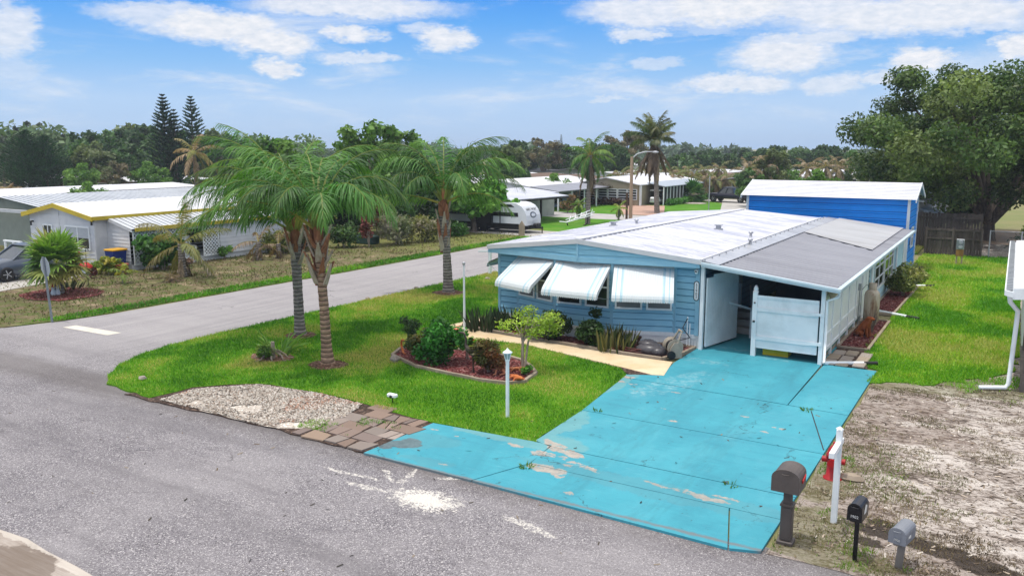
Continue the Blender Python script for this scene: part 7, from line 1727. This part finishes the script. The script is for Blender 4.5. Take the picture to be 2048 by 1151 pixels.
navy=PM('dark navy paint',S('15182c'),S('101322'),2,.3,metal=.3,spec=.6,fine=.02)
q=W(1460,406); vehicle('pickup_truck','dark navy pickup truck parked beyond the blue shed','pickup',(q[0]-.2,q[1]+.8,.05),R(180)-R(12),5.2,
 [(-2.6,.5,.98,.95),(-2.4,.42,1.0,1.0),(-.9,.42,1.0,1.0),(.2,.42,1.02,1.0),(1.2,.42,1.0,1.0),(2.2,.45,.96,.96),(2.5,.5,.88,.86)],(-.75,-.55,.6,1.15,1.62),1.85,navy,(-1.65,1.65),.38)
# travel trailer
q=W(1086,463); LX=7.2; t=thing('travel_trailer','white and black travel trailer with curved front parked on the driveway','camper',(-29.2,50.3,.05)); B=Vector((-29.0,50.0,0)); Hh=2.18; Wd=2.0
wht=PM('white fibreglass',S('d9dde2'),S('cbd0d6'),2,.4,fine=.03); blk=PM('black camper graphic',S('1b1c20'),S('141519'),4,.45)
fr=[(0,.62),(.03,.95),(-.02,1.3),(-.16,1.65),(-.42,1.95),(-.8,2.12),(-1.2,Hh)]
prof=[(-LX,.62)]+[(x,z) for x,z in fr]+[(-LX,Hh)]
m=MB(); m.prism([(B.x+x,B.y,z) for x,z in prof],(0,Wd,0)); m.build('body',wht,t)
m=MB(); off=-.012
pr2=[(x-.62 if x>-2 else x,z) for x,z in prof]
m.prism([(B.x-LX,B.y+off,.62),(B.x-.62,B.y+off,.62),(B.x-.62,B.y+off,.72),(B.x-LX,B.y+off,.72)],(0,.01,0)); m.prism([(B.x-LX,B.y+off,1.22),(B.x-.66,B.y+off,1.22),(B.x-.7,B.y+off,1.5),(B.x-LX,B.y+off,1.5)],(0,.01,0)); m.prism([(B.x-LX,B.y+off,1.88),(B.x-.98,B.y+off,1.88),(B.x-1.25,B.y+off,2.06),(B.x-LX,B.y+off,2.06)],(0,.01,0))
m.prism([(B.x-2.2,B.y+off-.004,.7),(B.x-2.12,B.y+off-.004,.7),(B.x-2.12,B.y+off-.004,2.0),(B.x-2.2,B.y+off-.004,2.0)],(0,.01,0)); m.prism([(B.x-4.2,B.y-.28,.65),(B.x-2.75,B.y-.28,.65),(B.x-2.75,B.y-.28,2.05),(B.x-4.2,B.y-.28,2.05)],(0,.27,0))
m.build('black_stripe',blk,t)
m=MB(); m.hull_box((B.x-LX,B.x-.15,B.y+.08,B.y+Wd-.08,.3,.62),.05); m.build('chassis',MT['dark'],t)
m=MB()
for s in (.5,1.5): m.obox((B.x-.1,B.y+s,.42),(B.x+.75,B.y+1.0,.42),.08,.1)
m.hull_box((B.x+.12,B.x+.5,B.y+.7,B.y+1.3,.45,.75),.06); m.tube([(B.x+.7,B.y+1,.0),(B.x+.7,B.y+1,.55)],.04,8); m.build('hitch',MT['dark'],t)
for s in (0,1):
    for xw in (-4.4,-3.6): m=MB(); m.tube([(B.x+xw,B.y+.02+s*(Wd-.24),.32),(B.x+xw,B.y+.2+s*(Wd-.24),.32)],.32,16); m.build('wheel',MT['dark'],t)
m=MB(); m.hull_box((B.x-2.6,B.x-1.5,B.y+.6,B.y+1.4,Hh,Hh+.24),.08); m.build('air_conditioner',wht,t)
nrm=Vector((.36,0,.15)).normalized()
def onfront(z):
    for (xa,za),(xb,zb) in zip(fr,fr[1:]):
        if za<=z<=zb: return xa+(xb-xa)*(z-za)/(zb-za)
cy=B.y+Wd/2
text_obj('lettering','GREY WOLF',.26,blk,t,frame_mat((B.x+onfront(1.72)+.03,cy,1.72),(0,1,0),(-.45,0,.9)))
def oval3(z0,ry,rz,o): 
    pts=[]
    for k in range(24):
        a=2*math.pi*k/24; z=z0+rz*math.sin(a); pts.append((B.x+onfront(z)+o,cy+ry*math.cos(a),z))
    return pts
m=MB(); m.poly(oval3(1.33,.42,.21,.012)); em=m.build('emblem',blk,t); m=MB(); m.poly(oval3(1.33,.36,.165,.018)); m.build('emblem_field',MT['metal'],em)
m=MB(); z0=1.33; m.poly([(B.x+onfront(z)+.026,cy+y,z) for y,z in ((-.24,1.28),(-.1,1.2),(.02,1.26),(.2,1.22),(.26,1.34),(.18,1.42),(.06,1.38),(-.04,1.46),(-.12,1.4),(-.22,1.42))]); m.build('emblem_wolf',wht,em)
# ------------------------------------------------------------------ left lot plants and things
fan_palm('fan_palm','bushy green fan palm with a thick trunk on the red mulch ring',W(118,587,.06),1.2,.84,.74,40,3,.17,[S('6d963c'),S('84a84a'),S('9ab862'),S('5f853a'),S('a09c58')],lo=-30,hi=68)
feather_palm('coconut_palm','half dead young coconut palm with brown drooping fronds before the lattice porch',W(366,553,.03),1.55,10,2.6,21,[S('7a7f3a'),S('8f8d48'),S('6f7d38')],.75,.16,lo=-38,hi=82,nl=40,ll=.62,w=.045,each=True,dead=3,droop=58)
m=MB(); q=W(368,551,.03); m.ball((q[0],q[1],.2),(.32,.3,.26),12,0,.15,3); m.tube([(q[0]+.1,q[1]+.15,1.5),(q[0]+.8,q[1]+.4,.7),(q[0]+1.25,q[1]+.5,.05)],[.05,.06,.09],6)
tag(m.build('fallen_frond',MT['boot']),'brown fallen palm frond stalk leaning at the foot of the coconut palm','palm frond')
feather_palm('young_palm','small yellowing palm seedling on the dry lawn between the two larger palms',W(247,566,.03),.55,6,.75,22,[S('8a9a34'),S('a8a83c'),S('6d8a2e')],.25,.05,nl=14,ll=.3,w=.05,lo=0,hi=80)
feather_palm('dead_palm_clump','dry brown spiky palm stub on the dry lawn left of the coconut palm',W(343,563,.03),.12,14,.6,23,[S('6a5a48'),S('7d6a54')],1.0,.06,nl=10,ll=.25,w=.03,lo=10,hi=80)
feather_palm('dead_palm','dead brown palm standing behind the left queen palm',W(598,470,.03),1.2,7,1.9,24,[S('7a6a4c')],1.0,.14,dead=3,nl=22,ll=.4)
feather_palm('dead_palm','brown drooping palm stump with a bent trunk at the yellow home side',W(518,520,.03),1.0,6,1.8,25,[S('85705a')],1.0,.15,dead=4,nl=22,ll=.4)
feather_palm('dead_palm','short shaggy brown palm trunk on the dry lawn edge',W(558,516,.03),.8,6,1.5,26,[S('7d6a54')],1.0,.14,dead=4,nl=20,ll=.4)
bush('sea_grape_bush','large glossy dark green bush in front of the lattice porch',291,527,1.25,2.0,[S('2c5a26'),S('3c7030'),S('52863c'),S('234a20'),S('6c9a3c')],2600,.14,41,22,aspect=.75,loc=(-35.9,26.0,.03))
bush('croton_bush','yellow spotted croton bush beside the blue bin',215,522,.75,.85,[S('8f9a34'),S('b0a83c'),S('5c7a2c'),S('c2b24a')],1000,.1,42,12,loc=(-36.7,23.6,.03))
bush('garden_bush','small green bush at the corner of the yellow trimmed home',203,550,.4,.5,[S('5d8a2c'),S('8a9a38')],420,.09,43,8,loc=(-38.2,23.9,.03))
bush('garden_bush','small green orange tree seedling on the far dry lawn',450,518,.5,.8,[S('4a7a2c'),S('65943a')],420,.1,44,8,z=.03)
bush('garden_bush','low pink green shrub at the lattice wall foot',322,545,.5,.4,[S('8a6a5c'),S('6a7a4a'),S('a58a80')],400,.08,45,8,loc=(-35.9,27.4,.03))
bush('hedge_bush','yellow green hedge shrub at the far left beside the car',18,490,1.1,.8,YEL,900,.1,46,12,z=.03,loc=(-45.5,25.2,.03))
bush('flower_basket_plant','red flowered plant on the white railing left of the yellow trimmed home',40,480,.5,.5,[S('a8683c'),S('7c8a3c'),S('b55a40')],380,.08,47,8,loc=(-45.4,24.0,1.15))
t=thing('porch_railing','white porch railing holding a flower basket left of the yellow trimmed home','railing',(-45.4,23.9,0)); m=MB(); m.box(-46.3,-44.6,23.85,23.95,1.05,1.13); m.box(-46.3,-44.6,23.85,23.95,.55,.61); m.build('rails',MT['white'],t)
for xx in (-46.2,-45.4,-44.7): m=MB(); m.box(xx-.04,xx+.04,23.86,23.94,0,1.06); m.build('rail_post',MT['white'],t)
# blue wheeled bin with yellow lid
q=W(231,545); t=thing('wheeled_bin','dark blue wheeled bin with yellow lid beside the siding wall','bin',(-37.35,24.45,.03)); c=(-37.35,24.45)
m=MB(); b0=[(c[0]-.26,c[1]-.28,.1),(c[0]+.26,c[1]-.28,.1),(c[0]+.26,c[1]+.28,.1),(c[0]-.26,c[1]+.28,.1)]; b1=[(c[0]-.34,c[1]-.36,1.05),(c[0]+.34,c[1]-.36,1.05),(c[0]+.34,c[1]+.36,1.05),(c[0]-.34,c[1]+.36,1.05)]
m.add(b0+b1,[(3,2,1,0),(4,5,6,7),(0,1,5,4),(1,2,6,5),(2,3,7,6),(3,0,4,7)]); m.build('bin_body',PM('royal blue plastic',S('1d3a8c'),S('182f76'),3,.45),t)
m=MB(); m.hull_box((c[0]-.38,c[0]+.38,c[1]-.4,c[1]+.42,1.05,1.14),.03); m.build('lid',PM('amber yellow plastic',S('d9a520'),S('c08f18'),3,.5),t)
m=MB()
for s in (-.3,.3): m.tube([(c[0]+s-.04,c[1]+.3,.12),(c[0]+s+.04,c[1]+.3,.12)],.12,12)
m.build('wheels',MT['dark'],t)
terr=PM('terracotta',S('a0583c'),S('86452e'),5,.8)
q=(-36.3,24.0,.03); m=MB(); m.lathe((q[0],q[1],.03),[(.2,0),(.3,.42),(.34,.42),(.34,.5),(.27,.5)],14); tag(m.build('flower_pot',terr),'large terracotta pot below the yellow spotted croton bush','pot')
# small garden ornaments by the car
t=thing('garden_ornament','red and white mushroom house ornament behind the fan palm','ornament',(-37.6,23.0,.03)); q=WM[t].translation
m=MB(); m.lathe((q.x,q.y,.03),[(.2,0),(.22,.2),(.16,.36)],12); m.build('stem',MT['white'],t); m=MB(); m.lathe((q.x,q.y,.36),[(.34,0),(.3,.14),(.16,.24),(.01,.27)],14); m.build('cap',redf,t)
m=MB(); q=(-37.2,23.35,.03); m.ball((q[0],q[1],.16),(.24,.18,.16),10); m.ball((q[0]+.2,q[1],.26),.1,8); tag(m.build('garden_ornament',PM('green yellow resin',S('6a7a34'),S('b0a83c'),7,.6)),'green and yellow turtle like ornament right of the mushroom house','ornament')
for i,(px,py,lb) in enumerate(((107,590,'white gnome figurine with red hat at the fan palm foot'),(116,589,'small white rabbit like figurine right of the gnome'))):
    t=thing('garden_figurine',lb,'figurine',W(px,py,.06)); q=WM[t].translation; m=MB(); m.lathe((q.x,q.y,.06),[(.09,0),(.10,.1),(.065,.22),(.055,.25)],12); m.ball((q.x,q.y,.36),.07,10); m.build('figure',MT['white'],t)
    m=MB()
    if i==0: m.lathe((q.x,q.y,.40),[(.08,0),(.04,.1),(.005,.2)],10); m.build('hat',redf,t)
    else: m.tube([(q.x-.03,q.y,.4),(q.x-.04,q.y,.53)],.02,6); m.build('ear',MT['white'],t); m=MB(); m.tube([(q.x+.03,q.y,.4),(q.x+.04,q.y,.53)],.02,6); m.build('ear',MT['white'],t)
blade_plant('bromeliad_clump','dark low bromeliads behind the figurines',W(135,577,.06),60,.5,.06,[S('2f3a28'),S('3f4a34'),S('54402f')],6,.6,.6,droop=.1)
t=thing('shepherd_hook','thin black shepherd hook pole on the dry lawn with a dark red plant','hook',W(177,572,.03)); q=WM[t].translation; m=MB(); m.tube([(q.x,q.y,0),(q.x,q.y,1.6),(q.x+.1,q.y,1.75),(q.x+.22,q.y,1.62)],.018,6); m.build('hook_pole',MT['dark'],t)
bush('cordyline_plant','dark red leafed plant by the thin hook pole',181,556,.35,.6,[S('5a2a26'),S('7a4434'),S('43251f')],260,.1,48,7,z=.03)
m=MB(); q=W(735,487,.03); m.hull_box((q[0]-.7,q[0]+.7,q[1]-.4,q[1]+.4,.03,.55),.06); tag(m.build('storage_chest',PM('dark teal plastic',S('2f4f4c'),S('26403e'),3,.6)),'dark teal storage chest under the hedge behind the queen palm','chest')
# ------------------------------------------------------------------ hedge of mixed shrubs along the far side of the side street
GR=[S('6a7a4a'),S('8a8f6c'),S('a89f94'),S('4a5a34')]
for (lb,x,y,rx,rz,cl,n,s,sd) in (
 ('red leafed copper shrub above the grey flowering shrubs',-33.5,38.6,1.2,3.2,[S('7a3a32'),S('94504a'),S('5c2c28'),S('8a6048')],1500,.12,51),
 ('grey flowering shrub mass behind the middle queen palm',-33.0,40.6,1.9,1.9,GR,2600,.11,52),
 ('olive shrub with pale dead twigs left of the middle queen palm trunk',-32.4,42.8,1.6,1.6,[S('6d7838'),S('8a8850'),S('4c5a2a'),S('9a9080')],2000,.11,53),
 ('dark green shrub at the left end of the hedge',-34.6,37.6,1.5,1.4,DG,1600,.11,54),
 ('dark shrub with pink grey blossoms left of the nearest palm trunk',-35.6,35.2,1.5,1.7,[S('3c4a2c'),S('556038'),S('b59a90'),S('4a3a32')],1800,.11,55),
 ('olive shrub row beside the white porch wall',-35.8,33.2,1.3,1.3,[S('6a7a3a'),S('8a8a4a'),S('4c5a2c')],1300,.11,56),
 ('low dark shrub below the bright green bush tree',-32.6,46.5,1.3,.9,[S('3a6a24'),S('4f8430'),S('2c4a1e')],1200,.11,57)):
    bush('flowering_shrub',lb,0,0,rx,rz,cl,n,s,sd,18,loc=(x,y,.03),stems=8)
def bigbush(seed,h,rx,cols,n,s,K=30,low=-.9,zf=.12): return lambda: tree_mesh(seed,h,rx,rx,.16,cols,n,s,K,zf,low,.16,.3,.8,.5,nl=8)
SEA=[S('4a8a28'),S('64a236'),S('7fb244'),S('3a6c22'),S('9ac25a'),S('2f5a1e')]
tree('sea_grape_tree','bright broad leafed tree with bare lower branches beside the camper','tree',(-33.0,49.5,0),'sg',lambda: tree_mesh(61,3.9,3.0,2.4,.2,SEA,5200,.2,34,.22,-.75,.15,.27,.8,.5,aspect=.75),1.0,.5)
tree('dark_tree','dense dark green tree behind the middle queen palm trunk','tree',(-36.5,47,0),'dk',lambda: tree_mesh(62,4.3,3.4,2.8,.25,[S('24401c'),S('304f24'),S('3d5e2c')],5200,.17,34,.08,-.95,.18,.3,.8,.5),1.0,.2)
tree('dark_tree','dense dark green tree behind the copper red shrub','tree',(-39.0,44.0,0),'dk',None,1.0,2.2)
tree('dark_tree','dense dark green tree between the nearest palm and the grey shrubs','tree',(-40.2,42.0,0),'dk',None,1.05,4.0)
tree('open_tree','tall bright leafed open tree rising between the queen palm crowns','tree',(-46,54,0),'op',lambda: tree_mesh(63,8.2,4.6,4.6,.28,[S('4f7a2c'),S('648f3a'),S('7fa64a'),S('3c5f22')],5600,.24,40,.25,-.8,.14,.24,.8,.5,aspect=.7),1.0,.6)
tree('dark_tree','low dark green tree filling the gap right of the oak trunk','tree',(4.2,70,0),'dk',None,1.0,1.0)
tree('dark_tree','low dark green tree behind the second fence left of the oak trunk','tree',(-3.6,69,0),'dk',None,.8,3.0)
tree('dark_tree','taller dark green tree behind the white porch wall end','tree',(-43.5,42.5,0),'dk',None,1.25,5.2)
tree('open_tree','second bright open tree left behind the nearest palm crown','tree',(-54,50,0),'op',None,.85,2.0)
# ------------------------------------------------------------------ plants near the far street
P0=W(1175,449); feather_palm('queen_palm','slender tall palm with drooping crown beyond the side street',P0,Hat(1175,449,310),16,2.5,71,[S('3f6a2c'),S('527f36'),S('6f9440')],.12,.17,lo=-50,hi=85,nl=40,ll=.6,w=.06,each=True,dead=6,droop=95,lean=(.1,.1))
P1=W(1314,427); feather_palm('coconut_palm','tall wind blown coconut palm with a skirt of dead brown fronds',P1,Hat(1314,427,278),20,3.0,72,[S('3c5c2a'),S('4c6c32'),S('5f7a3a')],.65,.2,lo=8,hi=88,nl=70,ll=.85,w=.075,each=True,dead=18,droop=52,lean=(-.55,.2),wind=R(150))
feather_palm('young_palm','small multi stem palm beside the bike carrier',W(1158,438),1.3,12,1.1,73,[S('5a8434'),S('78983c')],.1,.09,nl=20,ll=.3,w=.06)
feather_palm('young_palm','small yellow green palm left of the street lamp',W(1237,440),1.05,9,1.0,74,[S('7a9a3c'),S('94a64a')],.15,.07,nl=18,ll=.3,w=.06)
fan_palm('fan_palm','small bushy fan palm in front of the dark pickup',W(1386,404),.8,1.1,.8,22,75,.12,[S('3c6a30'),S('4f7c3a')],each=False)
tree('frangipani_tree','small bare branched tree with brown leaves before the tan house window','tree',W(1212,408),'fr',lambda: tree_mesh(64,3.0,2.3,2.1,.2,[S('4c5a30'),S('6a6440'),S('7a5e44')],800,.12,16,.22,-.4,.16,.26,.7,.55),1.0,1.0,bark='stem')
for (lb,px,py,rx,rz,cl,sd) in (('pinkish round topped shrub left of the slender palm',1135,425,1.1,1.5,[S('7a6a4c'),S('a57a5c'),S('5a6a34')],81),('tan topiary shrub before the grey porch house',1118,413,1.0,1.9,[S('7a7450'),S('8f8560'),S('565c34')],82),('dark round shrub on the far lawn left',1098,410,1.4,1.1,DG,83),('dark red green topiary shrub beside the slender palm trunk',1150,418,.9,1.8,[S('5a4430'),S('3c4a28'),S('74503a')],84)):
    bush('garden_bush',lb,px,py,rx,rz,cl,900,.14,sd,12,z=.02)
def hedge(name,label,a,b,h,w,cols,n,sd,size=.12):
    L=math.hypot(b[0]-a[0],b[1]-a[1]); k=max(3,int(L/.8)); rs=np.random.RandomState(sd); t=thing(name,label,'hedge',(a[0],a[1],0))
    c=np.array([[(b[0]-a[0])*i/k+rs.normal(0,.1),(b[1]-a[1])*i/k+rs.normal(0,.1),h*.5] for i in range(k+1)]); V,F,C=leaf_cloud(rs,c,np.full(k+1,h*.62),n,size,cols,.85); V[:,2]=np.maximum(V[:,2],.02)
    arr_mesh('foliage',V,F,C,MT['leaf'],t,local=True); return t
hedge('hedge','low dark red hedge under the tan house windows',(-39.8,80.4),(-34.5,80.4),.8,.8,[S('4a2f28'),S('5c3a30'),S('38401f')],1800,91)
hedge('hedge','low bright green hedge along the screened porch',(-30.9,83),(-30.6,95.5),.75,.8,[S('3f7a2c'),S('5c943c'),S('4a6a2c')],2600,92)
# ------------------------------------------------------------------ the oak
ok=W(1988,478)
tree('live_oak','huge spreading live oak behind the fence at the right','tree',(ok[0]-.3,ok[1]-1.9,0),'oak',lambda: tree_mesh(101,11.9,12.6,11.0,.42,OAK,140000,.125,165,.11,-.72,.075,.14,.72,.52,uneven=.18,nl=18,aspect=.6,ct=.38),1.0,1.2)
bush('garden_bush','yellow green shrub right of the oak trunk',2020,470,1.3,2.4,YEL,1400,.14,102,12,z=0,loc=(1.2,60.5,0))
bush('garden_bush','dark thicket behind the chain link fence',2000,500,2.6,1.7,[S('24381c'),S('2f4624'),S('3a4f2a')],3000,.13,103,20,z=0,loc=(1.9,54,0))
bush('vine_clump','green vines hanging over the second fence top',1890,452,1.6,.8,[S('2f4a22'),S('41602c')],1300,.11,104,12,loc=(-3.2,55.6,1.75))
bush('garden_bush','dark red leafed sapling behind the fences',1910,435,1.0,1.5,[S('5a3038'),S('74444a'),S('48282c')],420,.14,105,9,loc=(-2.6,58.6,1.2))
simple_house('pale house wall with lap siding behind the yellow shrub at the right edge',2.6,12,60,70,3.2,3.8,'y','greywall','greyshingle',())
# ------------------------------------------------------------------ middle and far trees
TK={'round':lambda: tree_mesh(201,7,3.6,3.6,.3,DG,3600,.3,30,.2,-.75,.16,.28,.8,.5),
    'broad':lambda: tree_mesh(202,8,5.2,5.0,.36,[S('34542a'),S('436634'),S('557640'),S('2c4824')],4600,.36,36,.22,-.7,.15,.26,.75,.52),
    'light':lambda: tree_mesh(203,5,3.0,3.0,.2,[S('527c30'),S('68923a'),S('7ea44a'),S('426a2a')],4600,.17,26,.12,-.85,.16,.28,.8,.5),
    'olive':lambda: tree_mesh(204,7,4.0,4.0,.3,[S('56663c'),S('6a7a4c'),S('7d8a5c'),S('48582f')],3600,.3,30,.2,-.75,.15,.27,.78,.5),
    'airy':lambda: tree_mesh(205,13,3.8,3.6,.28,[S('4a5a48'),S('5c6c58'),S('6e7c68'),S('3c4a3c')],3000,.34,44,.22,-.9,.09,.17,.9,.5,uneven=.4),
    'brown':lambda: tree_mesh(206,8,4.6,4.6,.3,[S('7a6f58'),S('8c8068'),S('6a6a4c'),S('5c6644')],2600,.3,30,.25,-.7,.14,.24,.75,.55)}
KD={'round':'dark round tree','broad':'broad spreading green tree','light':'bright light green tree','olive':'grey olive tree','airy':'tall airy grey green tree','brown':'thin brownish tree'}
def ftree(kind,px,top,depth,where,wide=None,group=None):
    """tree whose crown top shows at row top, standing depth metres ahead"""
    r=_ray(px,295.0); n=math.hypot(r[0],r[1]); fx=-r[0]*math.sin(YAW)+r[1]*math.cos(YAW); t=depth/fx; x,y=r[0]*t,r[1]*t
    h=CAMH+(295-top)/FPX*depth*1.0; H0={'round':7,'broad':8,'light':5,'olive':7,'airy':13,'brown':8}[kind]; s=h/H0*1.04; w=s if wide is None else wide*depth/FPX/({'round':3.6,'broad':5.2,'light':3.0,'olive':4.0,'airy':3.8,'brown':4.6}[kind]*1.02)
    tree({'round':'round_tree','broad':'broad_tree','light':'light_green_tree','olive':'olive_tree','airy':'casuarina_tree','brown':'bare_tree'}[kind],KD[kind]+' '+where,'tree',(x,y,0),kind,TK[kind],w,None,group,'bark',s)
island_pine('island_pine','tall dark island pine with twin tips above the brown walled home',W(338,392),Hat(338,392,192),2.5,301,[S('1c3a22'),S('28482c'),S('14301c')],24,dense=1.3)
island_pine('island_pine','slimmer island pine rising behind the twin tipped pine',W(393,392),Hat(393,392,196),2.1,302,[S('2c4a3a'),S('3a5a48'),S('22402f')],20,dense=.9,zlow=.3)
island_pine('island_pine','second slightly shorter dark pine tip touching the twin tipped pine',W(358,392),Hat(358,392,222),2.2,303,[S('1c3a22'),S('28482c')],20,dense=1.3)
island_pine('conifer_tree','broad dark green conifer at the left edge above the white roofs',W(62,392),Hat(62,392,262),4.6,304,[S('173c1c'),S('225026'),S('143418')],30,dense=2.6)
island_pine('conifer_tree','right half of the dark conifer pair beside the pale grey home',W(98,392),Hat(98,392,272),4.0,305,[S('1a4020'),S('265628'),S('143418')],28,dense=2.6)
for px,top,dp in ((18,246,135),(60,236,140),(85,240,145),(118,256,140),(140,262,138),(2,256,130)): ftree('airy',px,top,dp,'in the wood line at the far left',None,'airy trees of the left wood line')
wl=[('broad',170,268,120,'behind the pale grey home'),('round',205,262,128,'of the left wood above the brown walled home'),('broad',240,262,135,'in the middle of the left wood'),('olive',272,258,140,'in the left wood left of the twin pine'),('broad',305,256,138,'in the left wood touching the twin pine'),('round',330,262,130,'behind the twin pine'),('olive',190,292,108,'low in front of the left wood'),('broad',255,290,112,'low above the brown walled roof'),
 ('light',155,325,100,'beside the pale grey home'),('light',300,322,100,'left of the twin pine foot'),('light',165,362,70,'in front of the long white roof'),('olive',420,268,130,'just right of the slim pine'),('broad',450,275,125,'behind the left palm fronds'),('brown',225,328,98,'above the brown walled roof with rusty foliage'),
 ('broad',1040,284,150,'left of the distant column shaped pine'),('brown',1088,284,145,'just left of the distant column shaped pine'),('olive',1012,298,105,'right of the middle queen palm fronds'),('round',1020,312,100,'low right of the middle queen palm'),('broad',1130,292,150,'right of the distant column shaped pine'),('light',1105,345,88,'low before the cream brown roofed homes'),('broad',1190,288,140,'behind the slender palm crown'),('broad',1225,290,135,'left of the coconut palm crown'),('brown',1255,272,150,'with bare twigs behind the coconut palm'),('brown',1225,280,155,'with bare twigs left of the coconut palm'),
('round',1360,306,150,'right of the coconut palm'),('broad',1395,303,160,'in the middle of the right tree line'),('broad',1425,300,165,'above the white hipped roof'),('round',1455,304,165,'left of the dead coconut palms'),('broad',1480,299,170,'above the tan shingle roof'),('broad',1520,298,165,'behind the dead coconut palms'),('broad',1560,293,160,'above the left shed end'),('round',1600,295,160,'above the bright green bush'),('broad',1640,292,160,'left of the oak'),('broad',1680,294,150,'at the left fringe of the oak'),('round',1735,300,110,'half hidden behind the oak fringe'),
 ('light',1572,327,100,'with dense bright leaves above the left shed end'),('light',1640,338,72,'with palm like leaves right above the shed roof'),('round',1505,335,85,'dark at the left shed end'),('olive',1540,305,100,'greyish behind the dead coconut palms')]
for k,px,top,dp,wh in wl: ftree(k,px,top,dp,wh)
island_pine('column_pine','far thin column shaped pine on the skyline left of the slender palm',W(1122,318),Hat(1122,318,270),1.3,306,[S('2c4038'),S('384c42')],20)
# brown dying palms between the far homes
def atd(px,depth):
    r=_ray(px,295.0); fx=-r[0]*math.sin(YAW)+r[1]*math.cos(YAW); t=depth/fx; return (r[0]*t,r[1]*t,0)
bp=[(1238,338,104,'behind the street lamp'),(1268,334,106,'right of the street lamp top'),(1338,332,112,'right of the coconut palm trunk'),(1362,336,108,'above the tan porch roof middle'),(1388,340,106,'above the tan porch roof end'),(1412,346,103,'left of the beige house'),(1434,348,103,'before the beige house wall'),(1456,346,103,'right before the beige house porch'),(1440,326,118,'above the white hipped roof end'),(1408,330,116,'between the white hipped roof and tan roof'),(1350,342,100,'just behind the tan house ridge'),(1376,330,116,'in the back row above the tan porch'),(1300,340,104,'half hidden by the coconut palm skirt')]
for i,(px,top,dp,wh) in enumerate(bp):
    h=CAMH+(295-top)/FPX*dp; feather_palm('brown_palm','browning palm with drooping dry fronds '+wh,atd(px,dp),max(1.3,h-.7),14,2.3,400+i,[S('66783c'),S('74804a'),S('7d6c50'),S('8a7a60')],.5,.13,lo=-60,hi=65,nl=18,ll=.6,w=.11,dead=4,droop=85)
for i,(px,top,dp,wh) in enumerate(((1498,322,98,'left of the shed roof corner'),(1532,314,100,'right of the shed roof corner'),(1548,322,104,'the third above the left shed end'),(1655,316,108,'before the oak fringe'),(1618,320,112,'above the shed middle'),(1680,318,110,'at the oak fringe above the shed'))):
    h=CAMH+(295-top)/FPX*dp; feather_palm('dead_coconut_palm','dead tan coconut palm with ragged fronds '+wh,atd(px,dp),max(1.3,h-1.0),16,3.0,440+i,[S('9a8a70'),S('86765e'),S('a89880'),S('7c8050')],.8,.16,lo=-60,hi=70,nl=20,ll=.6,w=.11,droop=80,dead=3)
for i,(px,py,top,wh) in enumerate(((20,400,382,'small at the left roof edge'),(275,372,345,'before the brown walled home'))):
    feather_palm('dead_coconut_palm','dead tan coconut palm with ragged fronds '+wh,W(px,py),max(1.0,Hat(px,py,top)),15,1.6,420+i,[S('a58d70'),S('8f785e'),S('b59c80')],1.0,.16,lo=-55,hi=75,nl=20,ll=.55,w=.1,droop=75)
q=onY(388,300,46); feather_palm('dead_coconut_palm','dead tan coconut palm rising behind the left edge of the palm crowns',(q[0],q[1],0),5.6,14,2.6,430,[S('a58d70'),S('b59c80'),S('8a9048')],.9,.16,lo=-60,hi=75,nl=26,ll=.6,w=.08,droop=75)
hedge('hedge','row of browning bushes behind the tan house',(-44,104),(-26,112),1.8,1.5,[S('7d6a54'),S('6a7a3c'),S('8f7a62'),S('5a4a3c')],3600,93,.3)
# far wood on the skyline: one mass
def farwood(a0,a1,dist,hmean,seed,n,cols,size):
    rs=np.random.RandomState(seed); K=int((a1-a0)*1.5*dist/260); az=R(90)+YAW-np.radians(np.linspace(a0,a1,K))+rs.normal(0,.004,K); d=dist*rs.uniform(.9,1.12,K)
    hh=hmean*(.75+.5*vnoise(np.arange(K)*.35+seed,np.zeros(K)))
    c=np.stack([np.cos(az)*d,np.sin(az)*d,hh*.45],1); c=np.concatenate([c,c+np.stack([rs.normal(0,3,K),rs.normal(0,3,K),hh*.22],1)]); r=np.concatenate([hh*.6,hh*.42])
    V,F,C=leaf_cloud(rs,c,r,n,size,cols,.8,clumptint=.15); V[:,2]=np.maximum(V[:,2],.05); return V,F,C
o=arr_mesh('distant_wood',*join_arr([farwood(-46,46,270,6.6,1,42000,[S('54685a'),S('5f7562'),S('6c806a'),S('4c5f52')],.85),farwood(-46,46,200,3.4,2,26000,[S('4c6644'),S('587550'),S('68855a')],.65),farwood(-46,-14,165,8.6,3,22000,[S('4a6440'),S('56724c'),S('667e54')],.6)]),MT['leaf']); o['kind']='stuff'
def understory():
    rs=np.random.RandomState(77); P=[]
    for k in range(420):
        y=rs.uniform(100,250); x=rs.uniform(-1.15*y-20,.12*y)
        P.append((x,y,.6))
    c=np.array(P); return leaf_cloud(rs,c,rs.uniform(.4,1.0,len(c)),26000,.42,[S('4f7a34'),S('68904a'),S('7d8a58'),S('3f5f30'),S('8a7a60')],.7)
V,F,C=understory(); V[:,2]=np.maximum(V[:,2],.02); o=arr_mesh('low_scrub',V,F,C,MT['leaf']); o['kind']='stuff'

# ------------------------------------------------------------------ air: one even haze round the whole place
hz=MB(); hz.box(-900,700,-60,900,-1.0,17.0)
m,t,p,out=newmat('haze'); t.n.remove(p); pv=t.new('ShaderNodeVolumePrincipled'); pv.inputs['Color'].default_value=(.78,.86,.97,1); pv.inputs['Density'].default_value=.00045
t.l.new(pv.outputs[0],out.inputs['Volume'])
o=hz.build('haze',m); o['kind']='stuff'
